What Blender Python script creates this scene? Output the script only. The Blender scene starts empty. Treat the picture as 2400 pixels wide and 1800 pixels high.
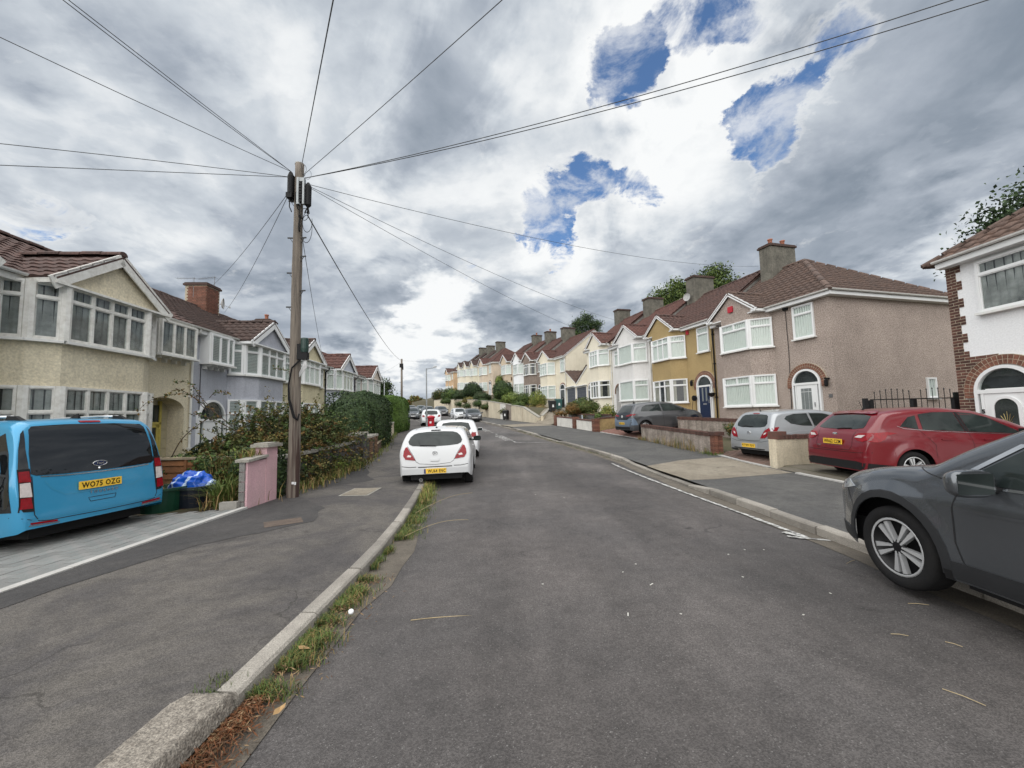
import bpy, bmesh, math, random
import numpy as np
from mathutils import Vector, Matrix, noise as mnoise
from mathutils.bvhtree import BVHTree
random.seed(7)
rng = np.random.default_rng(11)
SC = bpy.context.scene
COL = SC.collection
R = math.radians
PI = math.pi
# ------------------------------------------------------------------ camera
CAM_H, PITCH, ROLL, FPX = 1.62, R(4.5), R(1.3), 930.0
_f = Vector((0, math.cos(PITCH), math.sin(PITCH)))
_u0 = Vector((0, -math.sin(PITCH), math.cos(PITCH)))
_r0 = Vector((1, 0, 0))
CR = _r0 * math.cos(ROLL) - _u0 * math.sin(ROLL)
CU = _r0 * math.sin(ROLL) + _u0 * math.cos(ROLL)
CF = _f
cam = bpy.data.cameras.new('camera')
cam.sensor_width = 36.0
cam.lens = FPX / 2400 * 36
cam.clip_start, cam.clip_end = 0.05, 3000
camo = bpy.data.objects.new('camera', cam)
M = Matrix.Identity(4)
for i in range(3):
 M[i][0], M[i][1], M[i][2] = CR[i], CU[i], -CF[i]
M[2][3] = CAM_H
camo.matrix_world = M
COL.objects.link(camo)
SC.camera = camo
def ray(px, py):
 return (CF + CR * ((px - 1200) / FPX) + CU * ((900 - py) / FPX)).normalized()
# ------------------------------------------------------------------ world
W = bpy.data.worlds.new("World")
SC.world = W
W.use_nodes = True
SUN_EL, SUN_AZ = R(52), R(205)      # azimuth clockwise from +Y
def build_world():
 nt = W.node_tree
 nt.nodes.clear()
 N, L = nt.nodes.new, nt.links.new
 out = N('ShaderNodeOutputWorld'); bg = N('ShaderNodeBackground')
 bg.inputs[1].default_value = 0.1
 L(bg.outputs[0], out.inputs[0])
 sky = N('ShaderNodeTexSky'); sky.sky_type = 'NISHITA'; sky.sun_disc = False
 sky.sun_elevation = SUN_EL; sky.sun_rotation = SUN_AZ
 sky.air_density = 1.0; sky.dust_density = .4; sky.ozone_density = 2.0
 tc = N('ShaderNodeTexCoord')
 def math_(op, a, b=None, c=None, clamp=False):
  n = N('ShaderNodeMath'); n.operation = op; n.use_clamp = clamp
  for i, v in enumerate((a, b, c)):
   if v is None: continue
   if isinstance(v, (int, float)): n.inputs[i].default_value = v
   else: L(v, n.inputs[i])
  return n.outputs[0]
 def vmath(op, a, b=None, s=None):
  n = N('ShaderNodeVectorMath'); n.operation = op
  for i, v in enumerate((a, b)):
   if v is None: continue
   if isinstance(v, (tuple, Vector)): n.inputs[i].default_value = v
   else: L(v, n.inputs[i])
  if s is not None:
   if isinstance(s, (int, float)): n.inputs[3].default_value = s
   else: L(s, n.inputs[3])
  return n
 def noise(vec, scale, detail, rough=.55, dist=0., lac=2.):
  n = N('ShaderNodeTexNoise'); L(vec, n.inputs['Vector'])
  n.inputs['Scale'].default_value = scale; n.inputs['Detail'].default_value = detail
  n.inputs['Roughness'].default_value = rough; n.inputs['Distortion'].default_value = dist
  n.inputs['Lacunarity'].default_value = lac
  return n
 def rng_(v, a, b, c=0., d=1., smooth=True):
  n = N('ShaderNodeMapRange'); n.interpolation_type = 'SMOOTHSTEP' if smooth else 'LINEAR'
  L(v, n.inputs[0])
  for i, x in enumerate((a, b, c, d)): n.inputs[i + 1].default_value = x
  return n.outputs[0]
 d = vmath('NORMALIZE', tc.outputs['Generated']).outputs[0]
 sep = N('ShaderNodeSeparateXYZ'); L(d, sep.inputs[0])
 h = math_('MAXIMUM', sep.outputs[2], 0.0)
 k = math_('DIVIDE', 1.0, math_('ADD', h, 0.28))
 pl = vmath('SCALE', d, s=k).outputs[0]                      # cloud-deck mapping
 wn = noise(pl, 2.6, 7, .6)
 woff = vmath('SCALE', vmath('SUBTRACT', wn.outputs['Color'], (.5, .5, .5)).outputs[0], s=.42).outputs[0]
 dw = vmath('NORMALIZE', vmath('ADD', d, woff).outputs[0]).outputs[0]
 woh = vmath('SCALE', vmath('SUBTRACT', noise(pl, 4.6, 8, .62).outputs['Color'], (.5, .5, .5)).outputs[0], s=.24).outputs[0]
 dh = vmath('NORMALIZE', vmath('ADD', d, woh).outputs[0]).outputs[0]
 def lobe(px, py, wdeg, src=None, inner=.15):
  src = src or dw
  c = vmath('DOT_PRODUCT', src, ray(px, py)).outputs['Value']
  return rng_(c, math.cos(R(wdeg)), math.cos(R(wdeg * inner)))
 def sumup(items):
  t = None
  for wgt, o in items:
   v = math_('MULTIPLY', o, wgt)
   t = v if t is None else math_('ADD', t, v)
  return t
 n1 = noise(pl, 1.15, 3, .5, .3).outputs['Fac']
 n2 = noise(pl, 3.0, 10, .55, .25).outputs['Fac']
 n3 = noise(pl, 8.5, 6, .6, .2).outputs['Fac']
 b = math_('ADD', math_('MULTIPLY', rng_(n1, .32, .68), .24), math_('MULTIPLY', rng_(n2, .28, .72), .34))
 b = math_('ADD', b, math_('MULTIPLY', math_('SUBTRACT', n3, .5), .16))
 n4 = noise(pl, 1.9, 9, .55, .45).outputs['Fac']; n5 = noise(pl, 5.2, 8, .55, .3).outputs['Fac']
 edge = math_('ADD', n4, math_('MULTIPLY', math_('SUBTRACT', n5, .5), .35))
 front = rng_(edge, .475, .545)
 lit = math_('SUBTRACT', rng_(edge, .46, .54), rng_(edge, .53, .66))
 b = math_('ADD', b, math_('MULTIPLY', math_('SUBTRACT',   .5, front), .22))
 b = math_('ADD', b, math_('MULTIPLY', lit, .25))
 lobes = [(.15, lobe(1650, 330, 15)), (.06, lobe(1360, 380, 12)), (.20, lobe(1330, 600, 6)), (.14, lobe(720, 330, 13)), (.42, lobe(1020, 735, 6)),
    (.40, lobe(960, 800, 5)), (.15, lobe(160, 390, 15)), (.30, lobe(1150, 850, 8)), (.30, lobe(2330, 560, 6)), (.12, lobe(420, 130, 14)), (.3, lobe(1540, 40, 12)),
    (-.18, lobe(2200, 420, 20)), (-.20, lobe(1820, 600, 14)), (-.26, lobe(1180, 790, 8)), (-.12, lobe(450, 720, 16)), (-.18, lobe(880, 760, 7)), (-.10, lobe(1100, 300, 8)), (-.14, lobe(470, 200, 9))]
 b = math_('ADD', b, sumup(lobes))
 b = math_('MULTIPLY_ADD', b, 1.10, .14)
 cr = N('ShaderNodeValToRGB'); L(b, cr.inputs[0])
 e = cr.color_ramp.elements
 e[0].position, e[0].color = 0.02, (.17, .21, .265, 1)
 e[1].position, e[1].color = 1.0, (.90, .915, .92, 1)
 for p, c in ((.22, (.245, .29, .35)), (.45, (.385, .43, .495)), (.68, (.58, .625, .675)), (.86, (.79, .815, .835))):
  x = e.new(p); x.color = (*c, 1)
 holes = sumup([(.95, lobe(1430, 165, 5.5, dh)), (.85, lobe(1475, 110, 4, dh)), (.75, lobe(1620, 60, 6, dh)), (.75, lobe(1745, 55, 5, dh)), (.8, lobe(1960, 100, 5.5, dh)), (.95, lobe(1785, 320, 5, dh)), (.85, lobe(1790, 240, 4, dh)),
     (.85, lobe(1280, 490, 6, dh)), (.75, lobe(1380, 430, 5, dh)), (.65, lobe(1490, 445, 4, dh)), (.65, lobe(1290, 560, 5, dh)), (.45, lobe(40, 525, 3, dh)), (.4, lobe(1080, 620, 4, dh))])
 hd = math_('ADD', holes, math_('MULTIPLY', math_('SUBTRACT', noise(pl, 5.0, 11, .66, .7).outputs['Fac'], .5), 2.3))
 veil = rng_(noise(pl, 6.5, 11, .64, .25).outputs['Fac'], .36, .58, .30, 1.0)
 mask = math_('MULTIPLY', rng_(hd, .44, .84), veil)
 rim = math_('MULTIPLY', rng_(hd, .20, .50), .28)               # bright thin edges of the clouds
 mixr = N('ShaderNodeMix'); mixr.data_type = 'RGBA'
 L(rim, mixr.inputs[0]); L(cr.outputs[0], mixr.inputs[6]); mixr.inputs[7].default_value = (.92, .92, .91, 1)
 cl = vmath('SCALE', mixr.outputs[2], s=CLOUD).outputs[0]
 blue = vmath('MULTIPLY', sky.outputs[0], (.34, .41, .47)).outputs[0]
 mx = N('ShaderNodeMix'); mx.data_type = 'RGBA'
 L(mask, mx.inputs[0]); L(cl, mx.inputs[6]); L(blue, mx.inputs[7])
 L(mx.outputs[2], bg.inputs[0])
CLOUD = 3.15
build_world()
sun = bpy.data.lights.new('sun', 'SUN')
sun.energy, sun.angle, sun.color = 1.5, R(125), (1, .97, .92)
suno = bpy.data.objects.new('sun', sun)
COL.objects.link(suno)
_sd = Vector((math.sin(SUN_AZ) * math.cos(SUN_EL), math.cos(SUN_AZ) * math.cos(SUN_EL), math.sin(SUN_EL)))
suno.rotation_euler = _sd.to_track_quat('Z', 'Y').to_euler()
vs = SC.view_settings
vs.view_transform, vs.look, vs.exposure, vs.gamma = 'Standard', 'None', 1.75, 1.0
vs.use_curve_mapping = False
# ------------------------------------------------------------------ helpers
def tag(o, label=None, cat=None, group=None, kind=None):
 if label: o['label'] = label
 if cat: o['category'] = cat
 if group: o['group'] = group
 if kind: o['kind'] = kind
 return o
def link(o, parent=None):
 COL.objects.link(o)
 if parent is not None: o.parent = parent
 return o
def thing(name, label, cat, loc=(0, 0, 0), rz=0., group=None):
 o = bpy.data.objects.new(name, None)
 o.empty_display_size = .2
 o.location = loc
 o.rotation_euler = (0, 0, rz)
 return tag(link(o), label, cat, group)
class MB:
 def __init__(s): s.v, s.f, s.m = [], [], []
 def add(s, vs_, fs, m=0):
  k = len(s.v)
  s.v += [tuple(p) for p in vs_]
  s.f += [tuple(i + k for i in f) for f in fs]
  s.m += [m] * len(fs)
  return s
 def box(s, a, b, m=0):
  (x0, y0, z0), (x1, y1, z1) = a, b
  return s.add([(x0, y0, z0), (x1, y0, z0), (x1, y1, z0), (x0, y1, z0), (x0, y0, z1), (x1, y0, z1), (x1, y1, z1), (x0, y1, z1)],
    [(3, 2, 1, 0), (4, 5, 6, 7), (0, 1, 5, 4), (1, 2, 6, 5), (2, 3, 7, 6), (3, 0, 4, 7)], m)
 def bar(s, p, q, w, h, up=(0, 0, 1), m=0):
  p, q, up = Vector(p), Vector(q), Vector(up)
  d = (q - p).normalized()
  a = d.cross(up).normalized() * (w / 2)
  c = a.cross(d).normalized() * (h / 2)
  vv = [p - a - c, p + a - c, p + a + c, p - a + c, q - a - c, q + a - c, q + a + c, q - a + c]
  return s.add(vv, [(0, 1, 2, 3), (7, 6, 5, 4), (0, 4, 5, 1), (1, 5, 6, 2), (2, 6, 7, 3), (3, 7, 4, 0)], m)
 def tube(s, pts, r, n=6, m=0, caps=True):
  pts = [Vector(p) for p in pts]
  rr = r if isinstance(r, (list, tuple)) else [r] * len(pts)
  vv, ff = [], []
  prev = None
  for i, p in enumerate(pts):
   d = (pts[min(i + 1, len(pts) - 1)] - pts[max(i - 1, 0)])
   d = d.normalized() if d.length > 1e-9 else Vector((0, 0, 1))
   if prev is None:
    a = d.cross(Vector((0, 0, 1)) if abs(d.z) < .9 else Vector((1, 0, 0))).normalized()
   else:
    a = (prev - d * prev.dot(d)).normalized()
   prev = a
   b = d.cross(a)
   for k in range(n):
    t = 2 * PI * k / n
    vv.append(p + (a * math.cos(t) + b * math.sin(t)) * rr[i])
  for i in range(len(pts) - 1):
   for k in range(n):
    k2 = (k + 1) % n
    ff.append((i * n + k, i * n + k2, (i + 1) * n + k2, (i + 1) * n + k))
  if caps:
   ff.append(tuple(range(n))[::-1]); ff.append(tuple((len(pts) - 1) * n + k for k in range(n)))
  return s.add(vv, ff, m)
 def lathe(s, prof, n=16, c=(0, 0, 0), axis='z', m=0, cap=True):
  vv, ff = [], []
  for r, z in prof:
   for k in range(n):
    t = 2 * PI * k / n
    x, y = r * math.cos(t), r * math.sin(t)
    p = (x, y, z) if axis == 'z' else ((x, z, y) if axis == 'y' else (z, x, y))
    vv.append((p[0] + c[0], p[1] + c[1], p[2] + c[2]))
  for i in range(len(prof) - 1):
   for k in range(n):
    k2 = (k + 1) % n
    ff.append((i * n + k, i * n + k2, (i + 1) * n + k2, (i + 1) * n + k))
  if cap:
   ff.append(tuple(range(n))[::-1]); ff.append(tuple((len(prof) - 1) * n + k for k in range(n)))
  return s.add(vv, ff, m)
 def prism(s, poly, z0, z1, m=0):
  n = len(poly)
  vv = [(x, y, z0) for x, y in poly] + [(x, y, z1) for x, y in poly]
  ff = [tuple(range(n))[::-1], tuple(range(n, 2 * n))] + [(i, (i + 1) % n, n + (i + 1) % n, n + i) for i in range(n)]
  return s.add(vv, ff, m)
 def prism_y(s, poly, y0, y1, m=0):          # polygon in x,z swept along y
  n = len(poly)
  vv = [(x, y0, z) for x, z in poly] + [(x, y1, z) for x, z in poly]
  ff = [tuple(range(n)), tuple(range(n, 2 * n))[::-1]] + [(i, n + i, n + (i + 1) % n, (i + 1) % n) for i in range(n)]
  return s.add(vv, ff, m)
 def mesh(s, name, mats, smooth=False):
  me = bpy.data.meshes.new(name)
  me.from_pydata(s.v, [], s.f)
  for mt in (mats if isinstance(mats, (list, tuple)) else [mats]): me.materials.append(mt)
  if s.m and max(s.m) > 0: me.polygons.foreach_set('material_index', s.m)
  if smooth: me.polygons.foreach_set('use_smooth', [True] * len(me.polygons))
  me.update()
  return me
 def build(s, name, mats, parent=None, smooth=False, loc=None, rz=0., fixn=True):
  me = s.mesh(name, mats, smooth)
  if fixn and len(s.f) < 60000:
   bm = bmesh.new(); bm.from_mesh(me)
   bmesh.ops.recalc_face_normals(bm, faces=bm.faces)
   bm.to_mesh(me); bm.free()
  o = bpy.data.objects.new(name, me)
  if loc is not None: o.location = loc
  o.rotation_euler = (0, 0, rz)
  return link(o, parent)
def np_mesh(name, verts, faces, mats, parent=None, mi=None, smooth=False):
 """verts (n,3), faces (m,k) numpy; linked object"""
 me = bpy.data.meshes.new(name)
 verts = np.asarray(verts, dtype=np.float32); faces = np.asarray(faces, dtype=np.int32)
 k = faces.shape[1]
 me.vertices.add(len(verts)); me.vertices.foreach_set('co', verts.ravel())
 me.loops.add(faces.size); me.loops.foreach_set('vertex_index', faces.ravel())
 me.polygons.add(len(faces))
 me.polygons.foreach_set('loop_start', np.arange(len(faces), dtype=np.int32) * k)
 me.polygons.foreach_set('loop_total', np.full(len(faces), k, dtype=np.int32))
 for mt in (mats if isinstance(mats, (list, tuple)) else [mats]): me.materials.append(mt)
 if mi is not None: me.polygons.foreach_set('material_index', np.asarray(mi, dtype=np.int32))
 if smooth: me.polygons.foreach_set('use_smooth', np.ones(len(faces), dtype=bool))
 me.update(); me.validate()
 return link(bpy.data.objects.new(name, me), parent)
def inst(name, me, parent, loc, rot=(0, 0, 0), scale=None):
 o = bpy.data.objects.new(name, me)
 o.location = loc; o.rotation_euler = rot
 if scale: o.scale = scale
 return link(o, parent)
# ------------------------------------------------------------------ materials
MATS = {}
def mat(name, col, rough=.7, var=.12, scale=6., bump=0., bscale=60., metal=0., coat=0., spec=.5, col2=None, rand=0., fine=0., fscale=150., detail=6, streak=0., trans=0.):
 """principled with two noise layers of colour variation and a fine bump"""
 if name in MATS: return MATS[name]
 m = bpy.data.materials.new(name); m.use_nodes = True
 nt = m.node_tree; N, L = nt.nodes.new, nt.links.new
 p = nt.nodes['Principled BSDF']
 p.inputs['Roughness'].default_value = rough
 p.inputs['Metallic'].default_value = metal
 p.inputs['Coat Weight'].default_value = coat
 p.inputs['Coat Roughness'].default_value = .04
 p.inputs['Specular IOR Level'].default_value = spec
 tc = N('ShaderNodeTexCoord')
 base = None
 col = (*col[:3], 1)
 c2 = (*col2[:3], 1) if col2 else (*[c * .45 for c in col[:3]], 1)
 if var or col2:
  nz = N('ShaderNodeTexNoise'); nz.inputs['Scale'].default_value = scale; nz.inputs['Detail'].default_value = detail
  nz.inputs['Roughness'].default_value = .65
  L(tc.outputs['Object'], nz.inputs['Vector'])
  mr = N('ShaderNodeMapRange'); L(nz.outputs['Fac'], mr.inputs[0])
  mr.inputs[1].default_value, mr.inputs[2].default_value, mr.inputs[4].default_value = .35, .75, min(1, var * 3)
  mx = N('ShaderNodeMix'); mx.data_type = 'RGBA'
  L(mr.outputs[0], mx.inputs[0]); mx.inputs[6].default_value = col; mx.inputs[7].default_value = c2
  base = mx.outputs[2]
 if fine:
  nf = N('ShaderNodeTexNoise'); nf.inputs['Scale'].default_value = fscale; nf.inputs['Detail'].default_value = 2
  L(tc.outputs['Object'], nf.inputs['Vector'])
  mr = N('ShaderNodeMapRange'); L(nf.outputs['Fac'], mr.inputs[0])
  mr.inputs[1].default_value, mr.inputs[2].default_value = .3, .7
  mr.inputs[3].default_value, mr.inputs[4].default_value = 1 - fine, 1 + fine
  vm = N('ShaderNodeVectorMath'); vm.operation = 'SCALE'
  if base is None:
   vm.inputs[0].default_value = col[:3]
  else: L(base, vm.inputs[0])
  L(mr.outputs[0], vm.inputs[3]); base = vm.outputs[0]
 if streak:
  mp = N('ShaderNodeMapping'); mp.inputs['Scale'].default_value = (5, 5, .5)
  L(tc.outputs['Object'], mp.inputs[0])
  ns = N('ShaderNodeTexNoise'); ns.inputs['Scale'].default_value = 1.6; ns.inputs['Detail'].default_value = 5
  L(mp.outputs[0], ns.inputs['Vector'])
  mr = N('ShaderNodeMapRange'); L(ns.outputs['Fac'], mr.inputs[0])
  mr.inputs[1].default_value, mr.inputs[2].default_value, mr.inputs[3].default_value, mr.inputs[4].default_value = .5, .78, 1, 1 - streak
  vm = N('ShaderNodeVectorMath'); vm.operation = 'SCALE'
  if base is None: vm.inputs[0].default_value = col[:3]
  else: L(base, vm.inputs[0])
  L(mr.outputs[0], vm.inputs[3]); base = vm.outputs[0]
 if rand:
  oi = N('ShaderNodeObjectInfo')
  mr = N('ShaderNodeMapRange'); L(oi.outputs['Random'], mr.inputs[0])
  mr.inputs[3].default_value, mr.inputs[4].default_value = 1 - rand, 1 + rand
  vm = N('ShaderNodeVectorMath'); vm.operation = 'SCALE'
  if base is None: vm.inputs[0].default_value = col[:3]
  else: L(base, vm.inputs[0])
  L(mr.outputs[0], vm.inputs[3]); base = vm.outputs[0]
 if base is None: p.inputs['Base Color'].default_value = col
 else: L(base, p.inputs['Base Color'])
 if trans:
  p.inputs['Transmission Weight'].default_value = 0
  p.inputs['Subsurface Weight'].default_value = 0
 if bump:
  nb = N('ShaderNodeTexNoise'); nb.inputs['Scale'].default_value = bscale; nb.inputs['Detail'].default_value = 4
  L(tc.outputs['Object'], nb.inputs['Vector'])
  bp = N('ShaderNodeBump'); bp.inputs['Strength'].default_value = min(1, bump); bp.inputs['Distance'].default_value = .02
  L(nb.outputs['Fac'], bp.inputs['Height']); L(bp.outputs[0], p.inputs['Normal'])
 MATS[name] = m
 return m
def glass_mat(name, tint=(.8, .85, .85), refl=1.0):
 if name in MATS: return MATS[name]
 m = bpy.data.materials.new(name); m.use_nodes = True
 nt = m.node_tree; nt.nodes.clear(); N, L = nt.nodes.new, nt.links.new
 out = N('ShaderNodeOutputMaterial'); mx = N('ShaderNodeMixShader')
 tr = N('ShaderNodeBsdfTransparent'); tr.inputs[0].default_value = (*tint, 1)
 gl = N('ShaderNodeBsdfGlossy'); gl.inputs['Roughness'].default_value = .01
 fr = N('ShaderNodeFresnel'); fr.inputs[0].default_value = 1.55
 mm = N('ShaderNodeMath'); mm.operation = 'MULTIPLY'; mm.inputs[1].default_value = 1.15 * refl; mm.use_clamp = True
 ge = N('ShaderNodeNewGeometry'); m2 = N('ShaderNodeMath'); m2.operation = 'SUBTRACT'; m2.inputs[0].default_value = 1.0; L(ge.outputs['Backfacing'], m2.inputs[1])
 m3 = N('ShaderNodeMath'); m3.operation = 'MULTIPLY'; L(m2.outputs[0], m3.inputs[1])
 L(fr.outputs[0], mm.inputs[0]); L(mm.outputs[0], m3.inputs[0]); L(m3.outputs[0], mx.inputs[0])
 L(tr.outputs[0], mx.inputs[1]); L(gl.outputs[0], mx.inputs[2]); L(mx.outputs[0], out.inputs[0])
 MATS[name] = m
 return m
# ------------------------------------------------------------------ the lie of the land
_Y = np.arange(-12, 420, .25)
def _curve(ys, xs, w=2.0):
 v = np.interp(_Y, ys, xs)
 n = int(w / .25)
 k = np.ones(2 * n + 1) / (2 * n + 1)
 return np.convolve(np.pad(v, n, mode='edge'), k, 'valid')
_KL = _curve([-12, 5.2, 8.4, 13, 20, 26, 32, 40, 50, 65, 85, 110, 140, 420], [-1.58, -1.58, -1.95, -2.65, -3.8, -4.8, -6.4, -9.0, -12.4, -18, -26, -37, -50, -170], 1.2)
_KR = _curve([-12, 6, 13.4, 21, 30, 40, 50, 65, 85, 110, 140, 420], [3.95, 3.93, 3.75, 1.95, -.2, -2.9, -6.0, -11.8, -19.8, -30.8, -44, -164], 2.0)
_LW = _curve([-12, 8.2, 13.8, 15.4, 20, 30, 40, 50, 65, 85, 110, 140, 420], [-4.62, -4.66, -5.1, -5.26, -6.3, -8.7, -11.5, -14.9, -20.6, -28.6, -39.6, -52.6, -172], .6)
_RW = _curve([-12, 8, 10.8, 13.8, 19, 24, 27, 31, 40, 50, 65, 85, 110, 140, 420], [6.75, 6.75, 6.8, 6.9, 6.15, 5.0, 4.2, 3.2, .0, -3.2, -9, -17, -28, -41, -160], 1.0)
_LH = _curve([-12, 14, 37, 50, 85, 140, 420], [-10.9, -11.3, -13.0, -18, -33, -57, -178])
_RH = _curve([-12, 10, 15.3, 21, 41.7, 47, 63, 82, 110, 140, 420], [11.2, 11.2, 12.4, 10.9, 5.7, 3.5, -3.0, -10.6, -21, -34, -154])
_ZR = _curve([-12, 0, 5, 10, 13, 21, 29, 40, 50, 62, 80, 110, 130, 160, 420], [0, 0, 0, -.06, -.03, .28, .60, .95, 1.3, 1.8, 2.55, 3.75, 4.2, 3.6, -14], 2.5)
_ZL = _curve([-12, 14, 30, 40, 60, 110, 420], [-.45, -.5, -.45, -.1, 1.0, 2.8, -14])
_ZH = _curve([-12, 11, 14.5, 20, 26, 31, 36, 44, 53, 63, 82, 110, 420], [.05, .05, .75, .85, 1.2, 1.6, 2.0, 2.4, 3.5, 4.9, 6.2, 7.2, 0], 1.0)
_RT = _curve([-12, 33, 37, 42, 50, 60, 80, 110, 140, 420], [.05, .1, 1.2, 1.5, 1.9, 2.2, 2.2, 2, 1, 0], .5)
def _g(a): return lambda y: float(np.interp(y, _Y, a))
KL, KR, LW, RW, LH, RH, ZR, ZL, ZH, RT = map(_g, (_KL, _KR, _LW, _RW, _LH, _RH, _ZR, _ZL, _ZH, _RT))
KERB = .10
def section(y):
 zr = ZR(y)
 xs = [LH(y) - 220, LH(y) - 10, LH(y), LW(y) - .25, LW(y), KL(y), KR(y), RW(y), RW(y) + .3, RH(y) - .6, RH(y) + 12, RH(y) + 220]
 zs = [ZL(y) - 4, ZL(y) - .3, ZL(y), zr + .06, zr + .13, zr + KERB, zr + KERB, zr + .13, zr + .13 + RT(y), ZH(y), ZH(y) + .6, ZH(y) + 7]
 return xs, zs
def roadz(x, y):
 t = (x - KL(y)) / (KR(y) - KL(y))
 return ZR(y) + .05 * (1 - (2 * t - 1) ** 2) - .02
def H(x, y):
 """height of the ground you stand on"""
 if KL(y) < x < KR(y): return ZR(y)
 xs, zs = section(y)
 return float(np.interp(x, xs, zs))
def road_mat():
 m = bpy.data.materials.new('asphalt'); m.use_nodes = True
 nt = m.node_tree; N, L = nt.nodes.new, nt.links.new
 p = nt.nodes['Principled BSDF']; p.inputs['Roughness'].default_value = .78; p.inputs['Specular IOR Level'].default_value = .35
 tc = N('ShaderNodeTexCoord')
 def noise(sc, det, rough=.6, dist=0., mp=None):
  n = N('ShaderNodeTexNoise'); n.inputs['Scale'].default_value = sc; n.inputs['Detail'].default_value = det
  n.inputs['Roughness'].default_value = rough; n.inputs['Distortion'].default_value = dist
  L(mp if mp else tc.outputs['Object'], n.inputs['Vector']); return n.outputs['Fac']
 def ramp(v, a, b, c, d):
  n = N('ShaderNodeMapRange'); n.interpolation_type = 'SMOOTHSTEP'; L(v, n.inputs[0])
  for i, x in enumerate((a, b, c, d)): n.inputs[i + 1].default_value = x
  return n.outputs[0]
 def mix(f, a, b):
  n = N('ShaderNodeMix'); n.data_type = 'RGBA'; L(f, n.inputs[0])
  for i, x in ((6, a), (7, b)):
   if isinstance(x, tuple): n.inputs[i].default_value = (*x, 1)
   else: L(x, n.inputs[i])
  return n.outputs[2]
 def mul(v, f):
  n = N('ShaderNodeVectorMath'); n.operation = 'SCALE'; L(v, n.inputs[0]); L(f, n.inputs[3]); return n.outputs[0]
 c = mix(ramp(noise(.35, 4), .35, .65, 0, 1), (.070, .065, .064), (.104, .094, .090))
 mp = N('ShaderNodeMapping'); mp.inputs['Scale'].default_value = (1, .13, 1); mp.inputs['Rotation'].default_value = (0, 0, R(5)); L(tc.outputs['Object'], mp.inputs[0])
 c = mul(c, ramp(noise(.9, 5, .6, .2, mp.outputs[0]), .3, .7, .76, 1.16))                # long wear along the lanes
 c = mul(c, ramp(noise(1.7, 8, .68, .8), .58, .76, 1.0, .55))
 c = mul(c, ramp(noise(.22, 3, .5), .35, .65, .86, 1.12))                            # blotchy dark stains
 c = mul(c, ramp(noise(5., 6, .7), .25, .75, .84, 1.14))
 v = N('ShaderNodeTexVoronoi'); v.inputs['Scale'].default_value = 150; L(tc.outputs['Object'], v.inputs['Vector'])
 sp = N('ShaderNodeSeparateColor'); L(v.outputs['Color'], sp.inputs[0])
 c = mul(c, ramp(sp.outputs[0], 0, 1, .70, 1.32))                                        # chippings
 c = mix(ramp(sp.outputs[1], .975, .99, 0, .4), c, (.27, .26, .25))                     # a few pale ones
 vw = N('ShaderNodeTexVoronoi'); vw.feature = 'DISTANCE_TO_EDGE'; vw.inputs['Scale'].default_value = .42
 wn = N('ShaderNodeTexNoise'); wn.inputs['Scale'].default_value = 1.6; wn.inputs['Detail'].default_value = 6; L(tc.outputs['Object'], wn.inputs['Vector'])
 va = N('ShaderNodeVectorMath'); va.operation = 'MULTIPLY_ADD'; L(wn.outputs['Color'], va.inputs[0]); va.inputs[1].default_value = (1.1, 1.1, 0); L(tc.outputs['Object'], va.inputs[2])
 L(va.outputs[0], vw.inputs['Vector'])
 cm = N('ShaderNodeMath'); cm.operation = 'MULTIPLY'
 L(ramp(vw.outputs['Distance'], .001, .006, 1, 0), cm.inputs[0]); L(ramp(noise(.55, 2), .52, .66, 0, .55), cm.inputs[1])
 c = mix(cm.outputs[0], c, (.022, .021, .021))
 L(c, p.inputs['Base Color'])
 b = N('ShaderNodeBump'); b.inputs['Strength'].default_value = .55; b.inputs['Distance'].default_value = .008
 L(v.outputs['Distance'], b.inputs['Height']); L(b.outputs[0], p.inputs['Normal'])
 return m
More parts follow.
